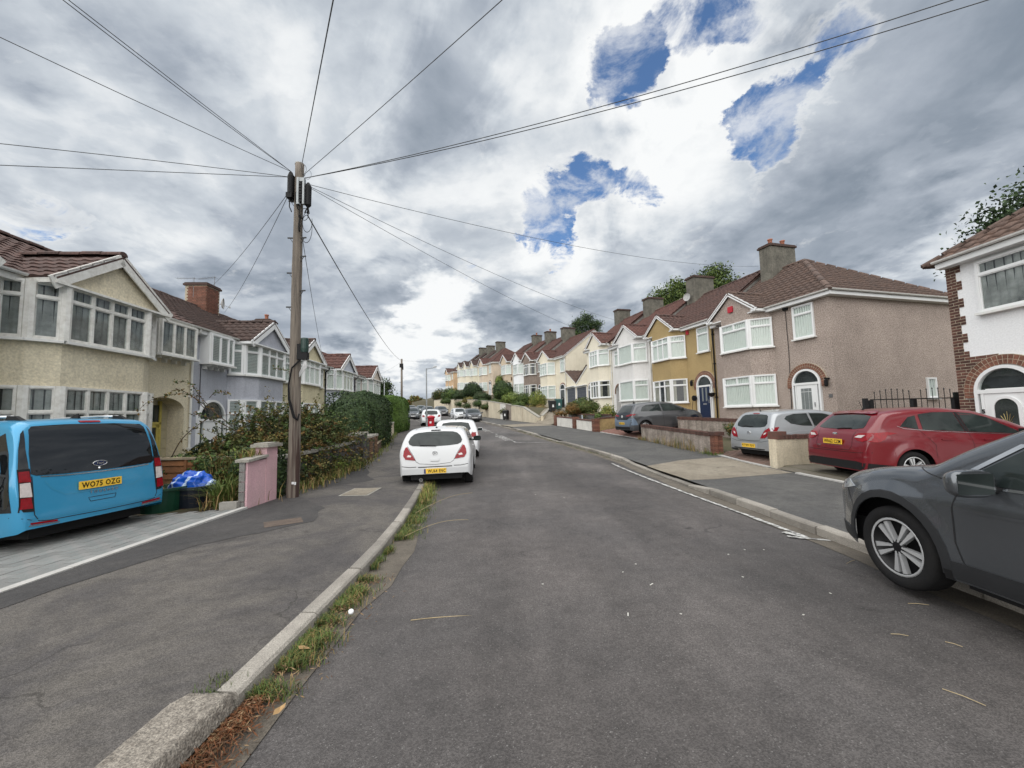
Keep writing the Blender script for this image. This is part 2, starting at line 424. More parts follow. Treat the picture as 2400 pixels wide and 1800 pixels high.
def pave_mat(name, c1, c2, dark=.55, fine=1.0):
 m = bpy.data.materials.new(name); m.use_nodes = True
 nt = m.node_tree; N, L = nt.nodes.new, nt.links.new
 p = nt.nodes['Principled BSDF']; p.inputs['Roughness'].default_value = .85; p.inputs['Specular IOR Level'].default_value = .3
 tc = N('ShaderNodeTexCoord')
 def noise(sc, det, rough=.6, dist=0.):
  n = N('ShaderNodeTexNoise'); n.inputs['Scale'].default_value = sc; n.inputs['Detail'].default_value = det
  n.inputs['Roughness'].default_value = rough; n.inputs['Distortion'].default_value = dist
  L(tc.outputs['Object'], n.inputs['Vector']); return n.outputs['Fac']
 def ramp(v, a, b, c, d):
  n = N('ShaderNodeMapRange'); n.interpolation_type = 'SMOOTHSTEP'; L(v, n.inputs[0])
  for i, x in enumerate((a, b, c, d)): n.inputs[i + 1].default_value = x
  return n.outputs[0]
 def mul(v, f):
  n = N('ShaderNodeVectorMath'); n.operation = 'SCALE'; L(v, n.inputs[0]); L(f, n.inputs[3]); return n.outputs[0]
 mx = N('ShaderNodeMix'); mx.data_type = 'RGBA'; L(ramp(noise(.8, 7, .66, .5), .38, .62, 0, 1), mx.inputs[0])
 mx.inputs[6].default_value = (*c1, 1); mx.inputs[7].default_value = (*c2, 1)
 c = mul(mx.outputs[2], ramp(noise(1.3, 9, .7, 1.2), .56, .72, 1, dark))
 c = mul(c, ramp(noise(7, 5, .7), .25, .75, .85, 1.15))
 v = N('ShaderNodeTexVoronoi'); v.inputs['Scale'].default_value = 160; L(tc.outputs['Object'], v.inputs['Vector'])
 sp = N('ShaderNodeSeparateColor'); L(v.outputs['Color'], sp.inputs[0])
 c = mul(c, ramp(sp.outputs[0], 0, 1, 1 - .32 * fine, 1 + .32 * fine))
 vw = N('ShaderNodeTexVoronoi'); vw.feature = 'DISTANCE_TO_EDGE'; vw.inputs['Scale'].default_value = .6
 wn = N('ShaderNodeTexNoise'); wn.inputs['Scale'].default_value = 1.4; wn.inputs['Detail'].default_value = 7; L(tc.outputs['Object'], wn.inputs['Vector'])
 va = N('ShaderNodeVectorMath'); va.operation = 'MULTIPLY_ADD'; L(wn.outputs['Color'], va.inputs[0]); va.inputs[1].default_value = (1.2, 1.2, 0); L(tc.outputs['Object'], va.inputs[2])
 L(va.outputs[0], vw.inputs['Vector'])
 cm = N('ShaderNodeMath'); cm.operation = 'MULTIPLY'
 L(ramp(vw.outputs['Distance'], .001, .007, 1, 0), cm.inputs[0]); L(ramp(noise(.7, 2), .48, .6, 0, .55), cm.inputs[1])
 mx = N('ShaderNodeMix'); mx.data_type = 'RGBA'; L(cm.outputs[0], mx.inputs[0]); L(c, mx.inputs[6]); mx.inputs[7].default_value = (.025, .023, .02, 1)
 L(mx.outputs[2], p.inputs['Base Color'])
 b = N('ShaderNodeBump'); b.inputs['Strength'].default_value = .5; b.inputs['Distance'].default_value = .006
 L(v.outputs['Distance'], b.inputs['Height']); L(b.outputs[0], p.inputs['Normal'])
 return m
M_ROAD = road_mat()
M_PAVL = pave_mat('worn_tarmac', (.110, .100, .090), (.068, .063, .062), .58)
M_PAVR = pave_mat('grey_tarmac', (.094, .092, .088), (.072, .071, .070), .75)
M_NEWTAR = pave_mat('fresh_tarmac', (.050, .048, .048), (.066, .062, .060), .75, .7)
M_BEIGE = pave_mat('beige_concrete', (.24, .212, .168), (.185, .160, .125), .7, .7)
M_CONC = mat('concrete', (.30, .285, .26), .85, .25, 4, .3, 90, col2=(.16, .15, .13), fine=.22, fscale=160)
M_KERB = mat('kerb_concrete', (.27, .25, .22), .85, .45, 3, .5, 60, col2=(.17, .155, .135), fine=.3, fscale=120, rand=.3)
M_EARTH = mat('garden_earth', (.075, .058, .036), .95, .3, 1.2, .6, 12, col2=(.055, .065, .025), fine=.3, fscale=30)
M_GUTTER = mat('gutter_dirt', (.125, .108, .086), .9, .3, 3, .5, 40, col2=(.06, .05, .04), fine=.3, fscale=90)
M_PAINT = None
def strip(name, ys, fx0, fx1, fz, nx, m, kind='structure', parent=None, thick=0.):
 ys = np.asarray(ys); nx1 = nx + 1
 vv = []
 for y in ys:
  a, b = fx0(y), fx1(y)
  for i in range(nx1):
   t = i / nx
   vv.append((a + (b - a) * t, y, fz(y, t)))
 ff = []
 for j in range(len(ys) - 1):
  for i in range(nx):
   k = j * nx1 + i
   ff.append((k, k + 1, k + nx1 + 1, k + nx1))
 o = np_mesh(name, vv, ff, m, parent, smooth=True)
 if kind: o['kind'] = kind
 return o
def terrain():
 ys = list(np.arange(-12, 60, 1.0)) + list(np.arange(60, 140, 4.)) + [150, 170, 200, 250, 320, 419]
 vv, ff = [], []
 for y in ys:
  xs, zs = section(y)
  for i, (x, z) in enumerate(zip(xs, zs)):
   vv.append((x, y, z - (.16 if 4 <= i <= 7 else .02)))
 n = 12
 for j in range(len(ys) - 1):
  for i in range(n - 1):
   k = j * n + i
   ff.append((k, k + 1, k + n + 1, k + n))
 o = np_mesh('ground', vv, ff, M_EARTH); o['kind'] = 'structure'
 b = MB().box((-1500, -1500, -16.5), (1500, 1500, -16)).build('far_ground', M_EARTH); b['kind'] = 'structure'
terrain()
_ys = list(np.arange(-6, 60, .5)) + list(np.arange(60, 141, 2.))
strip('road', _ys, KL, KR, lambda y, t: ZR(y) + .05 * (1 - (2 * t - 1) ** 2) - .02, 10, M_ROAD)
strip('pavement', _ys, LW, lambda y: KL(y) - .12, lambda y, t: ZR(y) + .13 - .03 * t, 6, M_PAVL)
strip('pavement', _ys, lambda y: KR(y) + .12, RW, lambda y, t: ZR(y) + .095 + .035 * t, 6, M_PAVR)
strip('gutter', _ys[:90], KL, lambda y: KL(y) + .30 + .06 * math.sin(y * 1.7) + .03 * math.sin(y * 5.1), lambda y, t: roadz(KL(y) + .33 * t, y) + .004 + .004 * (1 - t), 2, M_GUTTER)
strip('gutter', _ys[:90], lambda y: KR(y) - .3 - .03 * math.sin(y * 2.3), KR, lambda y, t: roadz(KR(y) - .31 * (1 - t), y) + .004 + .004 * t, 2, M_GUTTER)
def kerb(name, fx, side, y0, y1, step, low=()):
 root = bpy.data.objects.new(name, None); link(root); root['kind'] = 'structure'
 wdt = .125
 y = y0
 while y < y1:
  ya, yb = y + .009, y + step - .009
  za = zb = None
  xa, xb = fx(ya), fx(yb)
  ha = KERB - .0; hb = KERB
  for (a, b, hh) in low:
   if a <= ya <= b: ha = hh
   if a <= yb <= b: hb = hh
  s = -side * wdt       # side -1: left kerb (stone lies at x smaller than the edge)
  s = -wdt if side < 0 else wdt
  jit = random.uniform(-.010, .010)
  mb = MB()
  c = .018
  def ring(x, yy, h):
   z = ZR(yy)
   return [(x + jit, yy, z - .15), (x + jit, yy, z + h - c), (x + s * .14 + jit, yy, z + h), (x + s + jit, yy, z + h + .006), (x + s + jit, yy, z - .15)]
  ra, rb = ring(xa, ya, ha + jit * .5), ring(xb, yb, hb + jit * .5)
  mb.add(ra + rb, [(0, 1, 6, 5), (1, 2, 7, 6), (2, 3, 8, 7), (3, 4, 9, 8), (0, 4, 3, 2, 1), (5, 6, 7, 8, 9)])
  mb.build('kerb_stone', M_KERB, root)
  y += step
 return root
kl_root = kerb('kerb', KL, -1, 2.36, 46, .915)
kr_root = kerb('kerb', KR, 1, -2.0, 46, .915, low=((8.6, 13.2, .035), (19.5, 23.0, .035), (29.5, 33.5, .03)))
def rough_stone(x0, x1, y0, y1, name='kerb_stone'):
 bm = bmesh.new()
 bmesh.ops.create_grid(bm, x_segments=26, y_segments=60, size=.5)
 for v in bm.verts:
  u, w = v.co.x + .5, v.co.y + .5
  e = min(u, 1 - u, w * 3, (1 - w) * 3)
  z = .13 - .10 * max(0, 1 - e / .10) ** 2
  x = x0 + (x1 - x0) * u; y = y0 + (y1 - y0) * w
  if w > .9: x += (u - 1) * 0 + (.06 * (w - .9) / .1) * (1 - u)
  nz = mnoise.fractal(Vector((x * 26, y * 26, 3)), 1.0, 2.0, 4)
  v.co = (x + .004 * nz, y, z + ZR(y) + .006 * nz)
 bmesh.ops.recalc_face_normals(bm, faces=bm.faces)
 me = bpy.data.meshes.new(name); bm.to_mesh(me); bm.free()
 me.materials.append(M_ROUGH)
 for p_ in me.polygons: p_.use_smooth = True
 link(bpy.data.objects.new(name, me), kl_root)['label'] = 'rough weathered kerb block of exposed aggregate'
M_ROUGH = mat('rough_aggregate', (.30, .27, .23), .9, .35, 22, .9, 70, col2=(.10, .085, .07), fine=.45, fscale=110)
rough_stone(-1.89, -1.58, 1.28, 2.35)
rough_stone(-1.89, -1.58, .2, 1.265)
def paint_mat():
 m = bpy.data.materials.new('worn_white_paint'); m.use_nodes = True
 nt = m.node_tree; N, L = nt.nodes.new, nt.links.new
 p = nt.nodes['Principled BSDF']; p.inputs['Roughness'].default_value = .7
 tc = N('ShaderNodeTexCoord'); n = N('ShaderNodeTexNoise'); n.inputs['Scale'].default_value = 14; n.inputs['Detail'].default_value = 8; n.inputs['Roughness'].default_value = .7
 L(tc.outputs['Object'], n.inputs['Vector'])
 mr = N('ShaderNodeMapRange'); L(n.outputs['Fac'], mr.inputs[0]); mr.inputs[1].default_value, mr.inputs[2].default_value = .46, .56
 mx = N('ShaderNodeMix'); mx.data_type = 'RGBA'; L(mr.outputs[0], mx.inputs[0]); mx.inputs[6].default_value = (.50, .50, .48, 1); mx.inputs[7].default_value = (.16, .155, .15, 1)
 L(mx.outputs[2], p.inputs['Base Color'])
 return m
M_PAINT = paint_mat()
def drape_line(mb, p, q, w, n=20, ragged=.0):
 p, q = Vector((*p, 0)), Vector((*q, 0))
 d = (q - p).normalized(); s = Vector((-d.y, d.x, 0)) * (w / 2)
 vv, ff = [], []
 for i in range(n + 1):
  c = p.lerp(q, i / n)
  for sg in (-1, 1):
   a = c + s * sg * (1 + random.uniform(-ragged, ragged))
   vv.append((a.x, a.y, roadz(a.x, a.y) + .013))
 for i in range(n): ff.append((2 * i, 2 * i + 1, 2 * i + 3, 2 * i + 2))
 mb.add(vv, ff)
mb = MB()
drape_line(mb, (3.70, 5.2), (3.17, 13.0), .075, 70, .35)
drape_line(mb, (3.48, 5.22), (3.9, 5.06), .07, 10, .3)
drape_line(mb, (3.70, 5.2), (3.56, 5.42), .09, 5, .2)
o = mb.build('road_marking', M_PAINT, fixn=False); tag(o, kind='structure')
def text_mesh(s, size, name='lettering', offset=0., extrude=0., spacing=1.0):
 cu = bpy.data.curves.new(name, 'FONT'); cu.body = s; cu.size = size; cu.offset = offset; cu.extrude = extrude
 cu.align_x = 'CENTER'; cu.align_y = 'CENTER'; cu.space_character = spacing; cu.resolution_u = 2
 t = bpy.data.objects.new(name, cu); COL.objects.link(t)
 me = bpy.data.meshes.new_from_object(t.evaluated_get(bpy.context.evaluated_depsgraph_get()))
 bpy.data.objects.remove(t); bpy.data.curves.remove(cu)
 me.name = name
 return me
def bay(y0, y1, txt, ky):
 mb = MB()
 for ya, sg in ((y0, 1), (y1, -1)):
  x1 = KR(ya) - .35; x0 = x1 - 1.75
  drape_line(mb, (x0, ya), (x1, ya), .07, 10, .3)
  xe = KR(ya + sg * .55) - 2.1
  drape_line(mb, (x0, ya), (xe, ya + sg * .55), .08, 5, .3)
 o = mb.build('road_marking', M_PAINT, fixn=False); tag(o, kind='structure')
 me = text_mesh(txt, .62, 'road_lettering', .006)
 me.materials.append(M_PAINT)
 ym = (y0 + y1) / 2; xm = KR(ym) - 2.15
 ang = math.atan2(y1 - y0, (KR(y1) - KR(y0)))
 ca, sa = math.cos(ang), math.sin(ang)
 for v in me.vertices:
  lx, ly = v.co.x * ky, v.co.y
  x, y = xm + lx * ca - ly * sa, ym + lx * sa + ly * ca
  v.co = (x, y, roadz(x, y) + .006)
 o = link(bpy.data.objects.new('road_lettering', me)); tag(o, kind='structure')
bay(19.8, 25.0, 'DISABLED', 1.15)
bay(25.9, 31.5, 'DISABLED', 1.15)
def patch(name, poly, z0, m, nsub=6, dz=.004):
 bm = bmesh.new()
 f = bm.faces.new([bm.verts.new((x, y, 0)) for x, y in poly])
 bmesh.ops.triangulate(bm, faces=[f])
 bmesh.ops.subdivide_edges(bm, edges=bm.edges, cuts=nsub, use_grid_fill=True)
 for v in bm.verts:
  x, y = v.co.x, v.co.y
  if x < KL(y): t = (x - LW(y)) / (KL(y) - .12 - LW(y)); z = ZR(y) + .13 - .03 * t
  else: t = (x - KR(y) - .12) / (RW(y) - KR(y) - .12); z = ZR(y) + .095 + .035 * t
  v.co.z = z + dz
 bmesh.ops.recalc_face_normals(bm, faces=bm.faces)
 me = bpy.data.meshes.new(name); bm.to_mesh(me); bm.free(); me.materials.append(m)
 if me.polygons and me.polygons[0].normal.z < 0: me.flip_normals()
 return tag(link(bpy.data.objects.new(name, me)), kind='structure')
def wob(a, b, n, amp, seed=0):
 r_ = random.Random(seed); out = []
 for i in range(n):
  t = i / n; out.append((a[0] + (b[0] - a[0]) * t + r_.uniform(-amp, amp), a[1] + (b[1] - a[1]) * t + r_.uniform(-amp, amp)))
 return out
patch('pavement_patch', [(-4.63, 7.25), (-4.63, -5)] + wob((-4.2, -5), (-4.28, 4.6), 22, .05, 1) + wob((-4.28, 4.6), (-3.0, 6.1), 8, .07, 2) + wob((-3.0, 6.1), (-3.4, 7.2), 6, .05, 3) + [(-4.3, 8.1), (-4.63, 8.2)], 0, M_NEWTAR)
patch('pavement_patch', [(-3.55, 5.75), (-3.15, 6.05), (-3.35, 6.35), (-3.75, 6.05)], 0, mat('brown_tarmac', (.115, .085, .066), .9, .3, 8, .4, 60, fine=.25, fscale=100), dz=.008)
patch('pavement_patch', wob((-4.6, 8.6), (-3.6, 10.2), 6, .1, 5) + wob((-3.6, 10.2), (-4.6, 12.6), 6, .1, 6) + [(-5.0, 12.4)], 0, M_NEWTAR)
patch('concrete_apron', [(3.99, 9.2), (4.6, 9.2), (5.3, 9.4), (6.7, 9.7), (6.75, 13.0), (5.2, 12.6), (3.86, 11.7)], 0, M_BEIGE, 8)
patch('concrete_apron', [(.0, 30.2), (3.2, 30.6), (2.2, 34.2), (-1.1, 33.2)], 0, M_BEIGE, 6)
# ------------------------------------------------------------------ houses
M_UPVC = mat('white_upvc', (.74, .75, .75), .4, .05, 3, col2=(.6, .6, .58))
M_OLDWHITE = mat('flaking_white_paint', (.76, .755, .72), .6, .2, 9, .15, 40, col2=(.42, .39, .34), streak=.12)
M_SILL = mat('sill_white', (.70, .70, .68), .6, .12, 8, col2=(.45, .44, .40))
M_GUT = mat('white_gutter', (.70, .70, .68), .45, .15, 5, col2=(.42, .42, .38), streak=.15)
M_BLACKP = mat('black_plastic', (.009, .009, .010), .55, 0, spec=.2)
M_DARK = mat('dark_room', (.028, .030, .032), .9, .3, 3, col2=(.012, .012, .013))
M_NET = mat('net_curtain', (.70, .71, .67), .9, .08, 4, col2=(.55, .56, .52))
M_NETREFL = mat('grey_net_and_reflection', (.34, .34, .33), .95, .4, 2.2, col2=(.08, .08, .08))
M_CURT = mat('curtain_cloth', (.36, .33, .28), .9, .15, 4)
M_SLATW = mat('shutter_slat', (.55, .57, .56), .5, 0)
M_GLASS = glass_mat('window_glass', (.93, .955, .95))
M_BRICK = mat('red_brick', (.205, .088, .055), .85, .3, 18, .4, 70, col2=(.08, .032, .025), fine=.3, fscale=60, rand=.28)
M_BRICKD = mat('brown_brick', (.125, .050, .034), .8, .3, 14, .4, 70, col2=(.036, .018, .016), fine=.3, fscale=60, rand=.4)
M_MORTAR = mat('mortar', (.46, .40, .30), .95, .25, 12, .4, 60, fine=.2, fscale=80)
M_POT = mat('terracotta_pot', (.36, .14, .085), .8, .2, 9)
M_CHIM = mat('grey_chimney_render', (.155, .145, .12), .95, .4, 2.6, .6, 22, col2=(.065, .062, .052), fine=.3, fscale=28, streak=.3)
M_VERGE = mat('verge_cement', (.20, .19, .175), .9, .3, 4, .4, 30)
M_LEAD = mat('lead_flashing', (.16, .165, .17), .6, .2, 4)
M_ALU = mat('aluminium', (.42, .43, .44), .4, 0, metal=.8)
def render_mat(name, col, col2=None, bump=.6, bs=38, fine=.12, fs=26, var=.28, streak=.22):
 return mat(name, col, .92, var, 1.1, bump, bs, col2=col2 or [c * .72 for c in col], fine=fine, fscale=fs, streak=streak)
def dash_mat(name, a, b, sc=34):
 """spar dash: two tones of chippings"""
 m = bpy.data.materials.new(name); m.use_nodes = True
 nt = m.node_tree; N, L = nt.nodes.new, nt.links.new
 p = nt.nodes['Principled BSDF']; p.inputs['Roughness'].default_value = .95; p.inputs['Specular IOR Level'].default_value = .2
 tc = N('ShaderNodeTexCoord')
 def noise(s, d, r_=.6):
  n = N('ShaderNodeTexNoise'); n.inputs['Scale'].default_value = s; n.inputs['Detail'].default_value = d; n.inputs['Roughness'].default_value = r_
  L(tc.outputs['Object'], n.inputs['Vector']); return n.outputs['Fac']
 def ramp(v, a_, b_, c, d):
  n = N('ShaderNodeMapRange'); L(v, n.inputs[0])
  for i, x in enumerate((a_, b_, c, d)): n.inputs[i + 1].default_value = x
  return n.outputs[0]
 f = noise(sc, 3, .75)
 mx = N('ShaderNodeMix'); mx.data_type = 'RGBA'; L(ramp(f, .36, .64, 0, 1), mx.inputs[0]); mx.inputs[6].default_value = (*a, 1); mx.inputs[7].default_value = (*b, 1)
 vm = N('ShaderNodeVectorMath'); vm.operation = 'SCALE'; L(mx.outputs[2], vm.inputs[0]); L(ramp(noise(.9, 5), .3, .7, .86, 1.1), vm.inputs[3])
 L(vm.outputs[0], p.inputs['Base Color'])
 b = N('ShaderNodeBump'); b.inputs['Strength'].default_value = .8; b.inputs['Distance'].default_value = .03; L(f, b.inputs['Height']); L(b.outputs[0], p.inputs['Normal'])
 return m
def tile_mat(name, col, col2):
 return mat(name, col, .85, .4, 2.4, .3, 60, col2=col2, fine=.32, fscale=14, rand=.22)
T_BROWN = tile_mat('brown_tile', (.108, .068, .052), (.062, .043, .037))
T_RED = tile_mat('red_tile', (.108, .048, .038), (.058, .031, .027))
T_DARK = tile_mat('dark_brown_tile', (.072, .044, .036), (.040, .028, .025))
T_RUST = tile_mat('rust_tile', (.088, .047, .038), (.045, .029, .026))
def tile_plane(out, O, u, v, V, e0, e1, cw=.30, ch=.335, roll=.045, lip=.042):
 """courses of rolled tiles on the plane O + a*u + b*v, b in 0..V, a between e0(b) and e1(b); appended to out=[verts, quads]"""
 O, u, v = np.array(O, float), np.array(u, float), np.array(v, float)
 n = np.cross(u, v); n /= np.linalg.norm(n)
 prof = [0., 0., .85, 1., .55]
 k5 = len(prof)
 vs_, fs_ = out
 nr = int(math.ceil(V / ch))
 for j in range(nr):
  b0, b1 = j * ch - .02, min(V, (j + 1) * ch)
  a0, a1, a2, a3 = e0(max(0, b0)), e1(max(0, b0)), e0(b1), e1(b1)
  lo, hi = min(a0, a2), max(a1, a3)
  if hi - lo < .05: continue
  off = 0
  i0, i1 = int(math.floor(lo / cw * k5)), int(math.ceil(hi / cw * k5))
  xs = [i * cw / k5 for i in range(i0, i1 + 1)]
  hs = [prof[i % k5] * roll for i in range(i0, i1 + 1)]
  k = len(vs_)
  jt = 0.006
  for x, h in zip(xs, hs):
   ti = int(math.floor(x / cw)); rj = ((ti * 73856093) ^ (j * 19349663)) % 997 / 997. - .5
   xa, xb = min(max(x, a0), a1), min(max(x, a2), a3)
   d = lip + rj * jt * 2
   vs_.append(O + u * xa + v * (b0 + rj * .012) + n * (h + d))
   vs_.append(O + u * xb + v * b1 + n * (h * .9))
   vs_.append(O + u * xa + v * (b0 + rj * .012) + n * (-.012))
  for i in range(len(xs) - 1):
   q = k + 3 * i
   fs_.append((q, q + 3, q + 4, q + 1))
   fs_.append((q + 2, q + 5, q + 3, q))
 return out
def tiles_obj(out, m, parent):
 o = np_mesh('roof_tiles', out[0], out[1], m, parent)
 o['kind'] = 'stuff'
 return o
def single_tiles(root, O, u, v, V, e0, e1, m, limit, cw=.30, ch=.335):
 """the same courses with each tile an object of its own"""
 u, v = Vector(u), Vector(v); n = u.cross(v).normalized()
 prof = [0., 0., .85, 1., .55, 0.]
 mb = MB(); vv, ff = [], []
 for i, h in enumerate(prof):
  x = i * cw / 5
  vv += [(x, -.02, h * .032 + .028), (x, ch, h * .029), (x, -.02, -.012)]
 for i in range(5):
  q = 3 * i
  ff += [(q, q + 3, q + 4, q + 1), (q + 2, q + 5, q + 3, q)]
 me = mb.add(vv, ff).mesh('tile', m)
 base = Matrix((u, v, n)).transposed().to_4x4()
 cnt = 0
 for j in range(int(V / ch)):
  b = j * ch; bm_ = b + ch / 2
  lo, hi = e0(bm_), e1(bm_)
  i = int(math.ceil(lo / cw - .3))
  while (i + 1) * cw <= hi + .1 and cnt < limit:
   o = bpy.data.objects.new('tile', me)
   p = Vector(O) + u * (i * cw) + v * (b + random.uniform(-.006, .006)) + n * random.uniform(-.003, .006)
   o.matrix_local = Matrix.Translation(p) @ base @ Matrix.Rotation(random.uniform(-.01, .01), 4, 'Z')
   link(o, root); cnt += 1; i += 1
 return cnt
def wavy(x0, x1, z0, z1, y, amp, per, n):
 vv, ff = [], []
 ph = random.uniform(0, 6)
 for i in range(n + 1):
  x = x0 + (x1 - x0) * i / n
  yy = y + amp * math.sin(x / per * 2 * PI + ph + .8 * math.sin(x * 7 + ph))
  vv += [(x, yy, z0), (x, yy * 1.0 + amp * .3, z1)]
 for i in range(n): ff.append((2 * i, 2 * i + 2, 2 * i + 3, 2 * i + 1))
 return vv, ff
def window(root, p0, p1, z0, z1, cols, top=.28, style='net', fm=None, t=.055, sill=True, y0=0., proud=.075, only=None, far=False, name='window', opened=()):
 """a framed window on the facet p0->p1 (left to right from outside). cols: [(relative width, has a top light), ...]"""
 fm = fm or M_UPVC
 dx, dy = p1[0] - p0[0], p1[1] - p0[1]
 w = math.hypot(dx, dy); ang = math.atan2(dy, dx)
 mb = MB()
 h = z1 - z0
 yb, yf = y0, y0 - proud
 zt = z0 + h * (1 - top)
 mb.box((0, yf, 0), (w, yb, t)); mb.box((0, yf, h - t), (w, yb, h))
 mb.box((0, yf, t), (t, yb, h - t)); mb.box((w - t, yf, t), (w, yb, h - t))
 tot = sum(c[0] for c in cols)
 xs = [t]; acc = 0
 for c in cols:
  acc += c[0]; xs.append(t + (w - 2 * t) * acc / tot)
 panes = []
 for i, c in enumerate(cols):
  a = xs[i] + (t / 2 if i else 0); b = xs[i + 1] - (t / 2 if i < len(cols) - 1 else 0)
  if i < len(cols) - 1: mb.box((xs[i + 1] - t / 2, yf + .004, t), (xs[i + 1] + t / 2, yb, h - t))
  sub = c[2] if len(c) > 2 else 1
  if c[1] and top:
   zz = h * (1 - top)
   mb.box((a, yf + .002, zz - t / 2), (b, yb, zz + t / 2))
   for q in range(sub):
    aa, bb = a + (b - a) * q / sub, a + (b - a) * (q + 1) / sub
    if q: mb.box((aa - .022, yf + .006, zz + t / 2), (aa + .022, yb, h - t))
    panes.append((aa + (.022 if q else 0), bb - (.022 if q < sub - 1 else 0), zz + t / 2, h - t, 1))
   panes.append((a, b, t, zz - t / 2, 0))
  else:
   panes.append((a, b, t, h - t, 0))
 if not far:
  for a, b, c, d, k in panes:
   s = .022
   mb.box((a, yf + .018, c), (a + s, yb, d)); mb.box((b - s, yf + .018, c), (b, yb, d))
   mb.box((a + s, yf + .018, c), (b - s, yb, c + s)); mb.box((a + s, yf + .018, d - s), (b - s, yb, d))
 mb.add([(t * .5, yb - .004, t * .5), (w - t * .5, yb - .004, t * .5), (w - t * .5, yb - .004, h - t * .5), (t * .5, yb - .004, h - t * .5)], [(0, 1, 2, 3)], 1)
 o = mb.build(name, [fm, M_DARK], root, loc=(p0[0], p0[1], z0), rz=ang, fixn=False)
 gy = yf + .040
 for a, b, c, d, k in panes:
  s = .0 if far else .02
  m_ = MB().box((a + s, gy - .003, c + s), (b - s, gy + .003, d - s))
  m_.build('pane', M_GLASS, o, fixn=False)
 if style in ('net', 'grey', 'white'):
  vv, ff = wavy(t * .7, w - t * .7, t * .7, h - t * .7, yb - .018, .013, .10 if style == 'net' else .16, max(10, int(w / .02)) if not far else 12)
  MB().add(vv, ff).build('net_curtain', M_NETREFL if style == 'grey' else M_NET, o, smooth=True, fixn=False)  # grey sheet also stands in for pane reflection on the white brick house
 elif style == 'sides':
  for a, b in ((t * .7, w * .28), (w * .72, w - t * .7)):
   vv, ff = wavy(a, b, t * .7, h - t * .7, yb - .018, .008, .10, 10)
   MB().add(vv, ff).build('curtain', M_CURT, o, smooth=True, fixn=False)
 elif style == 'shutter':
  m_ = MB()
  for a, b, c, d, k in panes:
   z = c + .03
   while z < d - .02:
    m_.add([(a + .02, yb - .014, z), (b - .02, yb - .014, z), (b - .02, yb - .030, z + .05), (a + .02, yb - .030, z + .05)], [(0, 1, 2, 3)])
    z += .062
  m_.build('shutter', M_SLATW, o, fixn=False)
 if sill:
  MB().box((-.05, yf - .07, -.06), (w + .05, yb, -.001)).build('sill', M_SILL, o, fixn=False)
 return o
def arc_pts(cx, r, zs, a0=PI, a1=0., n=16, rz=None):
 rz = rz or r
 return [(cx + r * math.cos(a0 + (a1 - a0) * i / n), zs + rz * math.sin(a0 + (a1 - a0) * i / n)) for i in range(n + 1)]
